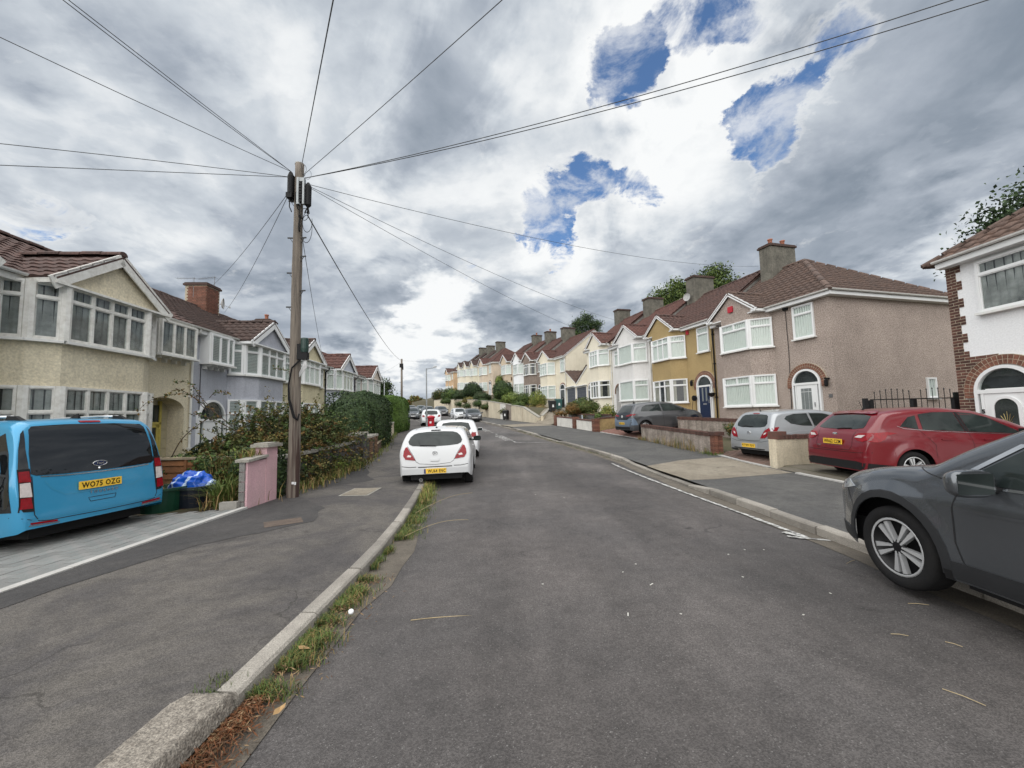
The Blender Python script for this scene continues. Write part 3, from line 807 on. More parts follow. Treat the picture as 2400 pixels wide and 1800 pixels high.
def arch_door(root, cx, z0, w, zs, kind, y=0., leaf=None, fm=None, rise=None, loc=None, rz=0.):
 """round-headed door set; kind picks the leaf pattern"""
 fm = fm or M_UPVC; leaf = leaf or M_UPVC
 r = w / 2; rise = rise or r
 mb = MB()
 t = .075
 yf = -.10
 outer = arc_pts(0, r, zs, rz=rise); inner = arc_pts(0, r - t, zs, rz=rise - t)
 n = len(outer)
 for i in range(n - 1):
  a, b, c, d = outer[i], outer[i + 1], inner[i + 1], inner[i]
  mb.prism_y([a, b, c, d], yf, 0)
 mb.box((-r, yf, 0), (-r + t, 0, zs)); mb.box((r - t, yf, 0), (r, 0, zs))
 mb.box((-r + t, yf - .01, zs - .05), (r - t, 0, zs + .04))            # transom
 lw = min(.82, w - 2 * t - .02) if kind != 'lilac' else .85
 lx0, lx1 = -lw / 2, lw / 2
 side = (w - 2 * t - lw) / 2
 if side > .1:
  mb.box((lx0 - .06, yf, 0), (lx0, 0, zs - .05)); mb.box((lx1, yf, 0), (lx1 + .06, 0, zs - .05))
 mb.add([(x, -.006, z) for x, z in [(-r + .02, 0), (r - .02, 0)] + arc_pts(0, r - .02, zs, 0, PI, 12, rise - .02)], [tuple(range(15))], 1)
 d = mb.build('door', [fm, M_DARK], root, loc=loc or (cx, y, z0), rz=rz, fixn=False)
 fan = arc_pts(0, r - t, zs + .04, rz=rise - t - .04)
 MB().prism_y(fan, -.05, -.044).build('fanlight', M_GLASS, d, fixn=False)
 if side > .1:
  for a, b in ((-r + t, lx0 - .06), (lx1 + .06, r - t)):
   MB().box((a, -.05, .45 if kind != 'lilac' else .25), (b, -.044, zs - .06)).build('side_light', M_GLASS, d, fixn=False)
   MB().box((a, -.06, 0), (b, -.01, .45 if kind != 'lilac' else .25)).build('side_panel', fm, d, fixn=False)
 lf = MB(); z1 = zs - .055
 lf.box((lx0 + .004, -.085, .02), (lx1 - .004, -.03, z1))
 ho = None
 if kind == 'georgian':                      # white leaf with a glazed grid
  ho = lf.build('door_leaf', leaf, d, fixn=False)
  gx = [(-.22, -.10), (-.085, .085), (.10, .22)]; gz = [(.55, .68), (.70, 1.55), (1.57, 1.70)]
  for a, b in gx:
   for c, e in gz:
    MB().box((a, -.092, c), (b, -.086, e)).build('pane', M_OBSC, d, fixn=False)
 elif kind == 'slots':                       # white door with tall narrow slots
  ho = lf.build('door_leaf', leaf, d, fixn=False)
  for a in (-.28, -.06, .16):
   MB().prism_y([(a, .55), (a + .09, .55), (a + .09, 1.45)] + arc_pts(a + .045, .045, 1.45, 0, PI, 6), -.092, -.086).build('pane', M_DARKGL, d, fixn=False)
 elif kind == 'composite':                   # dark leaf with two tall lights
  ho = lf.build('door_leaf', leaf, d, fixn=False)
  for a in (-.20, .08):
   MB().box((a, -.092, 1.05), (a + .12, -.086, 1.80)).build('pane', M_OBSC, d, fixn=False)
  MB().box((-.13, -.096, .86), (.13, -.086, .94)).build('letterbox', M_ALU, d, fixn=False)
  for a in (-.25, .06):
   for c, e in ((.15, .75),): MB().box((a, -.091, c), (a + .2, -.086, e)).build('door_panel', leaf, d, fixn=False)
 elif kind == 'oval':                        # white panel door with an arched leaded light
  ho = lf.build('door_leaf', leaf, d, fixn=False)
  fr = MB(); o_ = arc_pts(0, .28, 1.50, rz=.28); i_ = arc_pts(0, .22, 1.50, rz=.22)
  for i in range(len(o_) - 1): fr.prism_y([o_[i], o_[i + 1], i_[i + 1], i_[i]], -.115, -.086)
  fr.box((-.28, -.115, .92), (-.22, -.086, 1.5)); fr.box((.22, -.115, .92), (.28, -.086, 1.5)); fr.box((-.28, -.115, .86), (.28, -.086, .92))
  fr.build('moulding', leaf, d, fixn=False)
  MB().prism_y([(-.22, .92), (.22, .92), (.22, 1.5)] + arc_pts(0, .22, 1.5, 0, PI, 10), -.098, -.088).build('pane', M_DARKGL, d, fixn=False)
  ld = MB()
  for a in (-.10, -.05, 0, .05, .10): ld.tube([(a * .1, -.101, 1.05), (a * .6, -.101, 1.22), (a * 1.2, -.101, 1.42 - abs(a))], .004, 4)
  ld.tube([(-.09, -.101, 1.2), (0, -.101, 1.06), (.09, -.101, 1.2)], .004, 4)
  ld.build('leading', M_GOLD, d, fixn=False)
  MB().box((-.2, -.10, .70), (.2, -.086, .77)).build('letterbox', M_GOLD, d, fixn=False)
  pn = MB()
  for a, b, c, e in ((-.36, .36, 1.93, 1.96), (-.36, .36, .12, .15), (-.36, .36, .6, .63)): pn.box((a, -.097, c), (b, -.086, e))
  for a in (-.36, .33): pn.box((a, -.097, .15), (a + .03, -.086, .6))
  pn.build('door_panel', leaf, d, fixn=False)
 else:
  ho = lf.build('door_leaf', leaf, d, fixn=False)
  MB().box((-.18, -.092, 1.2), (.18, -.086, 1.8)).build('pane', M_OBSC, d, fixn=False)
 MB().box((lx1 - .08, -.13, .95), (lx1 - .05, -.085, 1.12)).build('handle', M_ALU, d, fixn=False)
 return d
M_OBSC = mat('obscured_glass', (.20, .22, .22), .25, .2, 20, col2=(.1, .11, .11))
M_DARKGL = mat('dark_glass', (.018, .022, .022), .12, .2, 30, col2=(.05, .06, .05))
M_GOLD = mat('brass', (.42, .33, .14), .35, 0, metal=.7)
M_NAVY = mat('navy_paint', (.010, .022, .060), .35, .1, 4)
M_BLKDOOR = mat('black_door_paint', (.015, .018, .022), .35, .1, 4)
def voussoirs(root, loc, rz, r0, rings, zs, n, m=None, legs=2, skip=None):
 """ring(s) of bricks round an arch; each brick an object"""
 m = m or M_BRICK
 for g in range(rings):
  ra, rb = r0 + g * .115, r0 + g * .115 + .103
  da = PI / n
  a0, a1 = PI / 2 - da * .43, PI / 2 + da * .43
  pts = [(rb * math.cos(a0), rb * math.sin(a0)), (rb * math.cos(a1), rb * math.sin(a1)), (ra * math.cos(a1), ra * math.sin(a1)), (ra * math.cos(a0), ra * math.sin(a0))]
  me = MB().prism_y(pts, -.055, 0).mesh('brick', m)
  c, s = math.cos(rz), math.sin(rz)
  for i in range(n):
   a = PI / 2 - (da * (i + .5))
   o = bpy.data.objects.new('brick', me)
   o.location = (loc[0], loc[1], loc[2] + zs); o.rotation_euler = (0, a, rz)
   link(o, root)
  leg = MB().box((-.0515, -.055, -.032), (.0515, 0, .032)).mesh('brick', m)
  for i in range(legs):
   for sg in (-1, 1):
    x = sg * (ra + .0515)
    inst('brick', leg, root, (loc[0] + x * c, loc[1] + x * s, loc[2] + zs - .04 - i * .075), (0, 0, rz))
 mo = MB(); ra, rb = r0, r0 + rings * .115
 o_ = arc_pts(0, rb, zs); i_ = arc_pts(0, ra, zs)
 for i in range(len(o_) - 1): mo.prism_y([o_[i], o_[i + 1], i_[i + 1], i_[i]], -.051, 0)
 for sg in (-1, 1): mo.box((min(sg * ra, sg * rb), -.045, zs - legs * .075), (max(sg * ra, sg * rb), 0, zs))
 mo.build('mortar', M_MORTAR, root, loc=loc, rz=rz, fixn=False)
def wall_with_arch(mb, x0, x1, z0, z1, cx, r, zs, rise, y, depth, m=0, floor=None):
 """front wall strip with a round-headed opening and the recess behind it"""
 fl = z0 if floor is None else floor
 mb.add([(x0, y, z0), (cx - r, y, z0), (cx - r, y, zs), (x0, y, zs)], [(0, 1, 2, 3)], m)
 mb.add([(cx + r, y, z0), (x1, y, z0), (x1, y, zs), (cx + r, y, zs)], [(0, 1, 2, 3)], m)
 a = arc_pts(cx, r, zs, PI, 0, 16, rise)
 mb.add([(x0, y, zs), (x0, y, z1), (cx - r, y, z1), (cx - r, y, zs)], [(0, 3, 2, 1)], m)
 mb.add([(cx + r, y, zs), (cx + r, y, z1), (x1, y, z1), (x1, y, zs)], [(0, 3, 2, 1)], m)
 for i in range(16):
  (xa, za), (xb, zb) = a[i], a[i + 1]
  mb.add([(xa, y, za), (xb, y, zb), (xb, y, z1), (xa, y, z1)], [(0, 1, 2, 3)], m)
  mb.add([(xa, y, za), (xa, y + depth, za), (xb, y + depth, zb), (xb, y, zb)], [(0, 1, 2, 3)], m)
 for x in (cx - r, cx + r):
  mb.add([(x, y, z0), (x, y + depth, z0), (x, y + depth, zs), (x, y, zs)], [(0, 1, 2, 3)], m)
 mb.add([(cx - r, y + depth, z0), (cx + r, y + depth, z0), (cx + r, y + depth, zs + rise), (cx - r, y + depth, zs + rise)], [(0, 1, 2, 3)], m)
 mb.add([(cx - r, y, fl), (cx + r, y, fl), (cx + r, y + depth, fl), (cx - r, y + depth, fl)], [(0, 1, 2, 3)], m)
def chimney(root, x, y, zb, zt, sx, sy, m, pots=2, capm=None, bricks=False):
 o = MB().box((x - sx / 2, y - sy / 2, zb), (x + sx / 2, y + sy / 2, zt)).build('chimney', m, root, fixn=False)
 c = .07
 cp = MB().box((x - sx / 2 - c, y - sy / 2 - c, zt), (x + sx / 2 + c, y + sy / 2 + c, zt + .09)).box((x - sx / 2 - .03, y - sy / 2 - .03, zt + .09), (x + sx / 2 + .03, y + sy / 2 + .03, zt + .15))
 cp.build('chimney_cap', capm or mat('chimney_cap', (.075, .045, .036), .9, .3, 6, .4, 30), o, fixn=False)
 for i in range(pots):
  px = y - sy / 2 + sy * (i + .5) / pots
  MB().lathe([(.13, 0), (.10, .05), (.105, .30), (.13, .32), (.13, .37), (.09, .37), (.08, .1)], 12, (x, px, zt + .15)).build('chimney_pot', M_POT, o, smooth=True)
 if bricks:
  me = MB().box((-.108, -.012, -.032), (.108, .012, .032)).mesh('brick', M_BRICK)
  nz = int((zt - zb) / .075)
  for face in range(2):
   L_ = sx if face == 0 else sy
   for j in range(nz):
    k = -L_ / 2 + (.06 if j % 2 else .115)
    while k < L_ / 2 - .05:
     if face == 0: inst('brick', me, o, (x + k, y - sy / 2 - .004, zb + .04 + j * .075), (0, 0, 0))
     else: inst('brick', me, o, (x + FACE * (sx / 2 + .004), y + k, zb + .04 + j * .075), (0, 0, PI / 2))
     k += .226
 return o
FACE = -1
def aerial(root, x, y, z, h=1.2, dirx=0., n=9, L_=.9):
 mb = MB().tube([(x, y, z), (x, y, z + h)], .014, 5)
 c, s = math.cos(dirx), math.sin(dirx)
 mb.tube([(x - c * .1, y - s * .1, z + h - .06), (x + c * L_, y + s * L_, z + h - .06)], .009, 4)
 for i in range(n):
  t = i / (n - 1) * L_
  hw = .14 if i else .16
  mb.tube([(x + c * t - s * hw, y + s * t + c * hw, z + h - .06), (x + c * t + s * hw, y + s * t - c * hw, z + h - .06)], .005, 3)
 mb.bar((x - c * .12, y - s * .12, z + h - .22), (x - c * .12, y - s * .12, z + h + .12), .28, .01)
 return mb.build('aerial', mat('aerial_grey', (.16, .165, .17), .5, 0), root, fixn=False)
def dish(root, x, y, z, rz=0.):
 mb = MB().lathe([(.0, .06), (.12, .045), (.22, .015), (.27, -.03)], 18, axis='y', cap=False)
 mb.lathe([(.0, .075), (.12, .06), (.22, .03), (.275, -.03)], 18, axis='y', cap=False)
 mb.tube([(0, .05, -.05), (0, -.28, -.16)], .01, 5); mb.box((-.04, -.32, -.19), (.04, -.26, -.12)); mb.tube([(0, .06, 0), (0, .2, -.1)], .02, 5)
 return mb.build('satellite_dish', mat('dish_grey', (.42, .42, .41), .5, .1, 6), root, smooth=False, loc=(x, y, z), rz=rz, fixn=False)
def house(name, label, A, B, floor, wall, tiles, eave=5.6, depth=7.4, rise=2.8, bayx=(.62, 1.2, 2.9, 3.5), proj=.7, gable=(.42, 3.42), gh=1.1, mirror=False,
   lowwin=(1.05, 2.45), upwin=(3.7, 5.05), sw=(4.5, 5.4, 3.8, 5.2), oriel=False, door=4.88, dw=1.2, dspring=1.9, dkind='georgian', dleaf=None, dfm=None, porch=False, bricks=2,
   ends=('party', 'party'), chim=None, chm=None, front=((1, 1), (1, 1)), frontlow=None, splay=((1, 1),), style='net', stylelow=None, fm=None, pipe='white', far=False, bargem=None, barge=.16,
   singles=0, seed=1, topf=.27, extra=None, gabm=None, cat='terraced house', group=None, bayflush=False, planx=None, drop=0., soff=True, beam=False, step=0.):
 random.seed(seed)
 w = math.hypot(B[0] - A[0], B[1] - A[1])
 rz = math.atan2(B[1] - A[1], B[0] - A[0])
 root = thing(name, label, cat, (A[0], A[1], floor), rz, group)
 fm = fm or M_UPVC
 mx = (lambda x: w - x) if mirror else (lambda x: x)
 stylelow = stylelow or style
 gabm = gabm or wall
 # ---- walls
 mb = MB()
 zb = -2.2
 hdoor = mx(door)
 if porch:
  mb.add([(0, 0, zb), (w, 0, zb), (w, 0, -.02), (0, 0, -.02)], [(0, 1, 2, 3)])
  wall_with_arch(mb, 0, w, -.02, eave, hdoor, porch['r'], porch['zs'], porch['rise'], 0, porch.get('depth', 1.0))
  mb.add([(0, depth, zb), (w, depth, zb), (w, depth, eave), (0, depth, eave)], [(3, 2, 1, 0)])
  mb.add([(0, 0, zb), (0, depth, zb), (0, depth, eave), (0, 0, eave)], [(3, 2, 1, 0)])
  mb.add([(w, 0, zb), (w, depth, zb), (w, depth, eave), (w, 0, eave)], [(0, 1, 2, 3)])
  mb.add([(0, 0, eave), (w, 0, eave), (w, depth, eave), (0, depth, eave)], [(0, 1, 2, 3)])
 else:
  mb.box((0, 0, zb), (w, depth, eave))
 rdg = eave + rise
 for i, e in enumerate(ends):
  x = 0 if i == 0 else w
  if e in ('gable', 'party'):
   k = .10 if e == 'party' else .0
   x0, x1 = (x, x + .2) if i == 0 else (x - .2, x)
   mb.add([(x0, 0, eave), (x1, 0, eave), (x1, depth / 2, rdg - .05), (x0, depth / 2, rdg - .05), (x0, depth, eave), (x1, depth, eave)],
     [(0, 2, 4) if False else (0, 3, 4), (1, 5, 2), (0, 1, 2, 3), (3, 2, 5, 4)], 1 if e == 'party' else 0)
 mb.build('wall', [wall, M_VERGE], root)
 # ---- bay
 bx = [mx(x) for x in bayx]
 if mirror: bx = bx[::-1]
 b0, b1, b2, b3 = bx
 plan = [(b0, 0), (b1, -proj), (b2, -proj), (b3, 0)]
 if bayflush: plan = [(b0, 0), (b0 + .15, -proj * .6), (b1, -proj), (b2, -proj), (b3 - .15, -proj * .6), (b3, 0)]
 if planx:
  plan = [(mx(x), y) for x, y in planx]
  if mirror: plan = plan[::-1]
  proj = max(-y for x, y in plan)
 g0, g1 = sorted((mx(gable[0]), mx(gable[1])))
 gc = (g0 + g1) / 2
 mb = MB().prism([(plan[0][0], .15)] + plan + [(plan[-1][0], .15)], zb, eave - .16)
 zf = eave - .16
 mb.add([(g0 + .12, -proj, zf), (g1 - .12, -proj, zf), (gc, -proj, zf + gh - .05), (g0 + .12, .4, zf), (g1 - .12, .4, zf), (gc, .4, zf + gh - .05)],
   [(0, 1, 2), (3, 5, 4), (0, 3, 4, 1), (1, 4, 5, 2), (2, 5, 3, 0)])
 mb.build('bay_wall', gabm, root)
 if soff: MB().box((g0 + .02, -proj - .17 if beam else -proj + .004, zf - .055), (g1 - .02, -.01, zf - .003)).build('soffit', fm, root, fixn=False)
 nf = len(plan) - 1
 mid = nf // 2
 for (z0, z1), fr, st in ((lowwin, frontlow or front, stylelow), (upwin, front, style)):
  for i in range(nf):
   p, q = plan[i], plan[i + 1]
   d = Vector((q[0] - p[0], q[1] - p[1])); L_ = d.length; d /= L_
   g = .03
   pp, qq = (p[0] + d.x * g, p[1] + d.y * g), (q[0] - d.x * g, q[1] - d.y * g)
   if i == mid: cols = fr
   else: cols = splay
   window(root, pp, qq, z0, z1, cols, topf, st, fm, far=far)
  if not far:
   for p in plan[1:-1]:
    MB().tube([(p[0], p[1] - .03, z0), (p[0], p[1] - .03, z1)], .075 if fm is M_UPVC else .105, 8).build('bay_post', fm, root, fixn=False)
 # ---- small window and door
 if oriel:
  x0, x1 = sorted((mx(oriel[0]), mx(oriel[1])))
  oz0, oz1, op = oriel[2], oriel[3], oriel[4]
  MB().box((x0, -op, oz0 - .05), (x1, 0, oz1 + .06)).build('oriel', fm, root, fixn=False)
  window(root, (x0 + .03, -op), (x1 - .03, -op), oz0, oz1, oriel[5], 0, style, fm)
  for k in (0, 1):
   pass
  mbk = MB()
  for k in range(4):
   xx = x0 + .18 + (x1 - x0 - .36) * k / 3
   mbk.box((xx - .03, -op * .9, oz0 - .12), (xx + .03, 0, oz0 - .052)); mbk.box((xx - .03, -op * .45, oz0 - .22), (xx + .03, 0, oz0 - .12))
  mbk.build('bracket', fm, root, fixn=False)
 elif sw:
  x0, x1 = sorted((mx(sw[0]), mx(sw[1])))
  window(root, (x0, 0), (x1, 0), sw[2], sw[3], ((1, 1),) if len(sw) < 5 else sw[4], topf, style, fm, far=far)
 if porch:
  dep = porch.get('depth', 1.0)
  if porch.get('build'): porch['build'](root, hdoor, dep)
  else: arch_door(root, hdoor, 0, porch['r'] * 2 - .06, porch['zs'] - .02, dkind, dep - .01, dleaf, dfm, porch['rise'])
  if bricks: voussoirs(root, (hdoor, 0, 0), 0, porch['r'] + .005, bricks, porch['zs'], 22 if bricks else 0)
 elif dkind:
  arch_door(root, hdoor, 0, dw, dspring, dkind, 0, dleaf, dfm)
  if bricks: voussoirs(root, (hdoor, 0, 0), 0, dw / 2 + .02, bricks, dspring, 24)
 # ---- roof
 th = math.atan2(rise, depth / 2)
 oh = .28
 V = (depth / 2 + oh) / math.cos(th)
 z_e = eave - oh * math.tan(th) + .09
 cs, sn = math.cos(th), math.sin(th)
 ov = [0.02 if e == 'party' else (.12 if e == 'gable' else oh) for e in ends]
 tl = [e == 'hip' for e in ends]
 hipdx = lambda b: b * cs
 e0 = (lambda b: -oh + hipdx(b)) if tl[0] else (lambda b: -ov[0])
 e1 = (lambda b: w + oh - hipdx(b)) if tl[1] else (lambda b: w + ov[1])
 out = [[], []]
 slab = MB()
 def plane(O, u, v, V_, a0, a1, ti=True, **kw):
  if ti: tile_plane(out, O, u, v, V_, a0, a1, **kw)
  O_, u_, v_ = Vector(O), Vector(u), Vector(v); n_ = u_.cross(v_).normalized()
  q = [O_ + u_ * a0(0) + v_ * .02, O_ + u_ * a1(0) + v_ * .02, O_ + u_ * a1(V_) + v_ * V_, O_ + u_ * a0(V_) + v_ * V_]
  q = [p - n_ * .02 for p in q]
  slab.add(q + [p - n_ * .04 for p in q], [(0, 1, 2, 3), (7, 6, 5, 4), (0, 4, 5, 1), (1, 5, 6, 2), (2, 6, 7, 3), (3, 7, 4, 0)])
 kw = dict(cw=.42, ch=.42) if far else {}
 plane((0, -oh, z_e), (1, 0, 0), (0, cs, sn), V, e0, e1, not singles, **kw)
 plane((w, depth + oh, z_e), (-1, 0, 0), (0, -cs, sn), V, lambda b: w - e1(b), lambda b: w - e0(b), **kw)
 if tl[1]: plane((w + oh, 0, z_e), (0, 1, 0), (-cs, 0, sn), V, lambda b: -oh + hipdx(b), lambda b: depth + oh - hipdx(b), **kw)
 if tl[0]: plane((-oh, depth, z_e), (0, -1, 0), (cs, 0, sn), V, lambda b: -oh + hipdx(b), lambda b: depth + oh - hipdx(b), **kw)
 hw = (g1 - g0) / 2; gth = math.atan2(gh, hw); gV = hw / math.cos(gth)
 gz0 = zf - .02 + .10; gtop = gz0 + gh
 yr = (gtop - z_e) / math.tan(th) - oh
 yf = -proj - .14
 ya = (gz0 - z_e) / math.tan(th) - oh
 back = lambda b: ya + (yr - ya) * (b / gV) + .12
 c2, s2 = math.cos(gth), math.sin(gth)
 plane((g0, 0, gz0), (0, -1, 0), (c2, 0, s2), gV, lambda b: -back(b), lambda b: -yf, not (singles and not mirror), **kw)
 plane((g1, 0, gz0), (0, 1, 0), (-c2, 0, s2), gV, lambda b: yf, back, not (singles and mirror), **kw)
 ro = slab.build('roof', tiles, root, fixn=False)
 tiles_obj(out, tiles, ro)
 if singles:
  n = single_tiles(ro, (g0, 0, gz0) if not mirror else (g1, 0, gz0), (0, -1, 0) if not mirror else (0, 1, 0), (c2, 0, s2) if not mirror else (-c2, 0, s2), gV, (lambda b: -back(b)) if not mirror else (lambda b: yf), (lambda b: -yf) if not mirror else back, tiles, singles)
  single_tiles(ro, (0, -oh, z_e), (1, 0, 0), (0, cs, sn), V, e0, e1, tiles, singles - n)
 rx0 = depth / 2 if tl[0] else -ov[0]
 rx1 = w - depth / 2 if tl[1] else w + ov[1]
 zr_ = z_e + V * sn
 def ridge(p, q, L_=.45):
  p, q = Vector(p), Vector(q); d = q - p; n = max(1, int(d.length / L_));
  prof = [(.12 * math.cos(a), .10 * math.sin(a)) for a in np.linspace(-.15, PI + .15, 7)]
  dd = d.normalized(); s_ = dd.cross(Vector((0, 0, 1))).normalized(); up = s_.cross(dd)
  mb_ = MB()
  for i in range(n):
   a, b = p + d * (i / n), p + d * ((i + 1) / n - .01)
   vv = [a + s_ * x + up * (y + .012 * (i % 2)) for x, y in prof] + [b + s_ * x + up * (y + .012 * (i % 2)) for x, y in prof]
   ff = [(k, k + 1, k + 8, k + 7) for k in range(6)] + [tuple(range(7)), tuple(range(13, 6, -1))]
   if far: mb_.add(vv, ff)
   else: MB().add(vv, ff).build('ridge_tile', tiles, ro, fixn=False)
  if far: mb_.build('ridge_tile', tiles, ro, fixn=False)
 ridge((rx0, depth / 2, zr_), (rx1, depth / 2, zr_))
 ridge((gc, yf, gtop + .01), (gc, yr, gtop + .01))
 if tl[1]: ridge((w + oh, -oh, z_e), (w - depth / 2, depth / 2, zr_))
 if tl[1]: ridge((w + oh, depth + oh, z_e), (w - depth / 2, depth / 2, zr_))
 if tl[0]: ridge((-oh, -oh, z_e), (depth / 2, depth / 2, zr_))
 if tl[0]: ridge((-oh, depth + oh, z_e), (depth / 2, depth / 2, zr_))
 bm_ = bargem or fm
 for sg, gx in ((1, g0), (-1, g1)):
  MB().bar((gx - sg * .03, yf + .02, gz0 - barge / 2 + .0), (gc, yf + .02, gtop - barge / 2 + .025), barge, .035, up=(0, 1, 0)).build('bargeboard', bm_, root, fixn=False)
  MB().box((min(gx - .0, gx + sg * .28), yf + .04, zf - .05), (max(gx, gx + sg * .28), .0, zf + .06)).build('eaves_box', bm_, root, fixn=False)
 segs = []
 if g0 > .3: segs.append((0, g0))
 if g1 < w - .2: segs.append((g1, w))
 gz = z_e + .01
 def gut(p, q, nrm):
  p, q, nrm = Vector(p), Vector(q), Vector(nrm)
  d = (q - p)
  mb_ = MB()
  vv = []
  prof = [(.06 * math.cos(a) + .06, .06 * math.sin(a)) for a in np.linspace(PI, 2 * PI, 6)]
  for e in (p, q):
   for x, z in prof: vv.append(e + nrm * x + Vector((0, 0, z + .03)))
  for e in (p, q):
   for x, z in prof[::-1]: vv.append(e + nrm * (x * .9 + .006) + Vector((0, 0, z * .86 + .03)))
  ff = []
  for k in range(5):
   ff += [(k, k + 1, k + 7, k + 6), (k + 12, k + 13, k + 19, k + 18)]
  mb_.add(vv, ff)
  return mb_
 for a, b in segs:
  MB().box((a, -oh + .01, gz - .17), (b + (oh if tl[1] and b == w else 0), -oh + .035, gz + .0)).box((a, -oh + .035, gz - .17), (b + (oh - .04 if tl[1] and b == w else 0), 0, gz - .15)).build('fascia', fm, root, fixn=False)
  gut((a, -oh + .01, gz), (b + (oh if tl[1] and b == w else 0), -oh + .01, gz), (0, -1, 0)).build('gutter', M_GUT, root, fixn=False)
 if tl[1]:
  MB().box((w + oh - .035, -oh + .01, gz - .17), (w + oh - .01, depth + oh, gz)).box((w + .0, 0, gz - .17), (w + oh - .036, depth + oh, gz - .15)).build('fascia', fm, root, fixn=False)
  gut((w + oh - .01, -oh, gz), (w + oh - .01, depth + oh, gz), (1, 0, 0)).build('gutter', M_GUT, root, fixn=False)
 if ends[1] == 'gable':
  for yy, sg in ((-oh, 1), (depth + oh, -1)):
   MB().bar((w + .08, yy, z_e - .07), (w + .08, depth / 2, zr_ - .07), .17, .03, up=(1, 0, 0)).build('bargeboard', bm_, root, fixn=False)
 if ends[0] == 'gable':
  for yy, sg in ((-oh, 1), (depth + oh, -1)):
   MB().bar((-.08, yy, z_e - .07), (-.08, depth / 2, zr_ - .07), .17, .03, up=(1, 0, 0)).build('bargeboard', bm_, root, fixn=False)
 if pipe:
  pm = M_BLACKP if pipe == 'black' else M_GUT
  px_ = w - .06 if not mirror else .06
  if tl[1] and not mirror: px_ = None
  if px_ is not None:
   mbp = MB().tube([(px_, -oh - .03, gz), (px_, -oh - .02, gz - .12), (px_, -.07, gz - .32), (px_, -.07, -.6)], .038, 7)
   for z in (1.2, 3.0, 4.6): mbp.box((px_ - .05, -.115, z), (px_ + .05, -.0, z + .06))
   mbp.build('downpipe', pm, root, smooth=False, fixn=False)
 if chim:
  for c in chim:
   x = c.get('x', 0); y = c.get('y', depth / 2)
   chimney(root, x, y, c.get('zb', rdg - 1.0), rdg + c.get('h', 1.35), c.get('sx', .75), c.get('sy', 1.5), c.get('m', M_CHIM), c.get('pots', 2), bricks=c.get('bricks', False))
 if extra: extra(root, w, dict(eave=eave, rdg=rdg, depth=depth, proj=proj, g0=g0, g1=g1, gc=gc))
 return root
# ------------------------------------------------------------------ the two terraces
CREAM_L = render_mat('cream_roughcast', (.68, .615, .465), (.54, .475, .345), bs=30, fine=.16, fs=22, streak=.14)
LILAC = render_mat('lilac_roughcast', (.42, .435, .485), (.33, .34, .385), bs=30, streak=.16)
YELLOW = render_mat('pale_yellow_roughcast', (.62, .56, .38), bs=30)
BLUEW = render_mat('pale_blue_roughcast', (.52, .55, .62), bs=30)
PINKW = render_mat('pale_pink_roughcast', (.60, .52, .44), bs=30)
GREYD = dash_mat('pink_grey_spar_dash', (.54, .455, .40), (.19, .152, .132), 26)
MUST = dash_mat('mustard_roughcast', (.445, .335, .175), (.32, .235, .11), 24)
WHITER = render_mat('white_render', (.72, .71, .70), (.60, .59, .57), streak=.08)
CREAM_R = render_mat('cream_render', (.72, .665, .54), (.60, .55, .43), streak=.08)
CREAM_P = render_mat('pale_cream_render', (.74, .69, .57), (.63, .58, .47), streak=.06)
DASHB = dash_mat('brown_spar_dash', (.30, .245, .205), (.17, .135, .115), 18)
BUFF = render_mat('buff_render', (.56, .46, .34), streak=.06)
PEACH = render_mat('peach_render', (.60, .505, .395), streak=.06)
LEMON = render_mat('lemon_render', (.68, .63, .49), streak=.06)
ORANGE = render_mat('apricot_render', (.58, .41, .26), streak=.06)
WHITEB = render_mat('bright_white_render', (.78, .79, .80), (.72, .73, .73), bump=.5, bs=60, var=.06, streak=.03, fine=.06)
M_YELP = mat('yellow_gloss_paint', (.52, .42, .10), .5, .15, 9)
M_PORCH = mat('porch_wall', (.42, .37, .24), .9, .15, 3)
LX = lambda y: -10.92 - .064 * (y - 8.0)
def LP(y): return (LX(y), y)
def cream_porch(root, cx, dep):
 d = MB(); w = 1.7; c0 = cx; cx = cx + .42
 d.box((cx - .80, dep - .10, 0), (cx - .72, dep - .02, 2.85)); d.box((cx - .80, dep - .10, 2.08), (cx + .10, dep - .02, 2.16)); d.box((cx + .02, dep - .10, 0), (cx + .10, dep - .02, 2.85))
 d.box((cx - .72, dep - .08, 0), (cx + .02, dep - .04, .35)); d.box((cx - .72, dep - .09, 0), (cx - .62, dep - .03, 2.08)); d.box((cx - .08, dep - .09, 0), (cx + .02, dep - .03, 2.08)); d.box((cx - .72, dep - .09, 1.98), (cx + .02, dep - .03, 2.08))
 o = d.build('door', M_YELP, root, fixn=False)
 MB().box((cx - .62, dep - .07, .35), (cx - .08, dep - .06, 1.98)).build('pane', M_DARKGL, o, fixn=False)
 MB().box((cx - .72, dep - .07, 2.16), (cx + .02, dep - .06, 2.72)).build('fanlight', M_DARKGL, o, fixn=False)
 b = MB(); cx = c0 + .42
 for k in range(9): b.box((cx + .11, dep - .035 - .006 * (k % 2), .32 * k), (c0 + .84, dep - .005, .32 * k + .31))
 b.build('porch_panelling', M_PORCH, root, fixn=False)
 MB().box((cx + .08, dep - .06, 0), (c0 + .845, dep - .02, .75)).build('porch_board', mat('dark_board', (.03, .03, .03), .8, .2, 4), root, fixn=False)
CP = [(.25, 0), (.48, -.40), (.88, -.75), (3.05, -.75), (3.6, -.45), (3.9, 0)]
LP2 = [(.15, 0), (.45, -.45), (1.02, -.75), (3.0, -.75), (3.55, -.45), (3.85, 0)]
LKW = dict(eave=5.5, rise=2.15, gable=(.50, 3.72), gh=1.12, upwin=(4.03, 5.33), lowwin=(.85, 3.0), depth=7.4, barge=.29, beam=True, topf=.27, bricks=0)
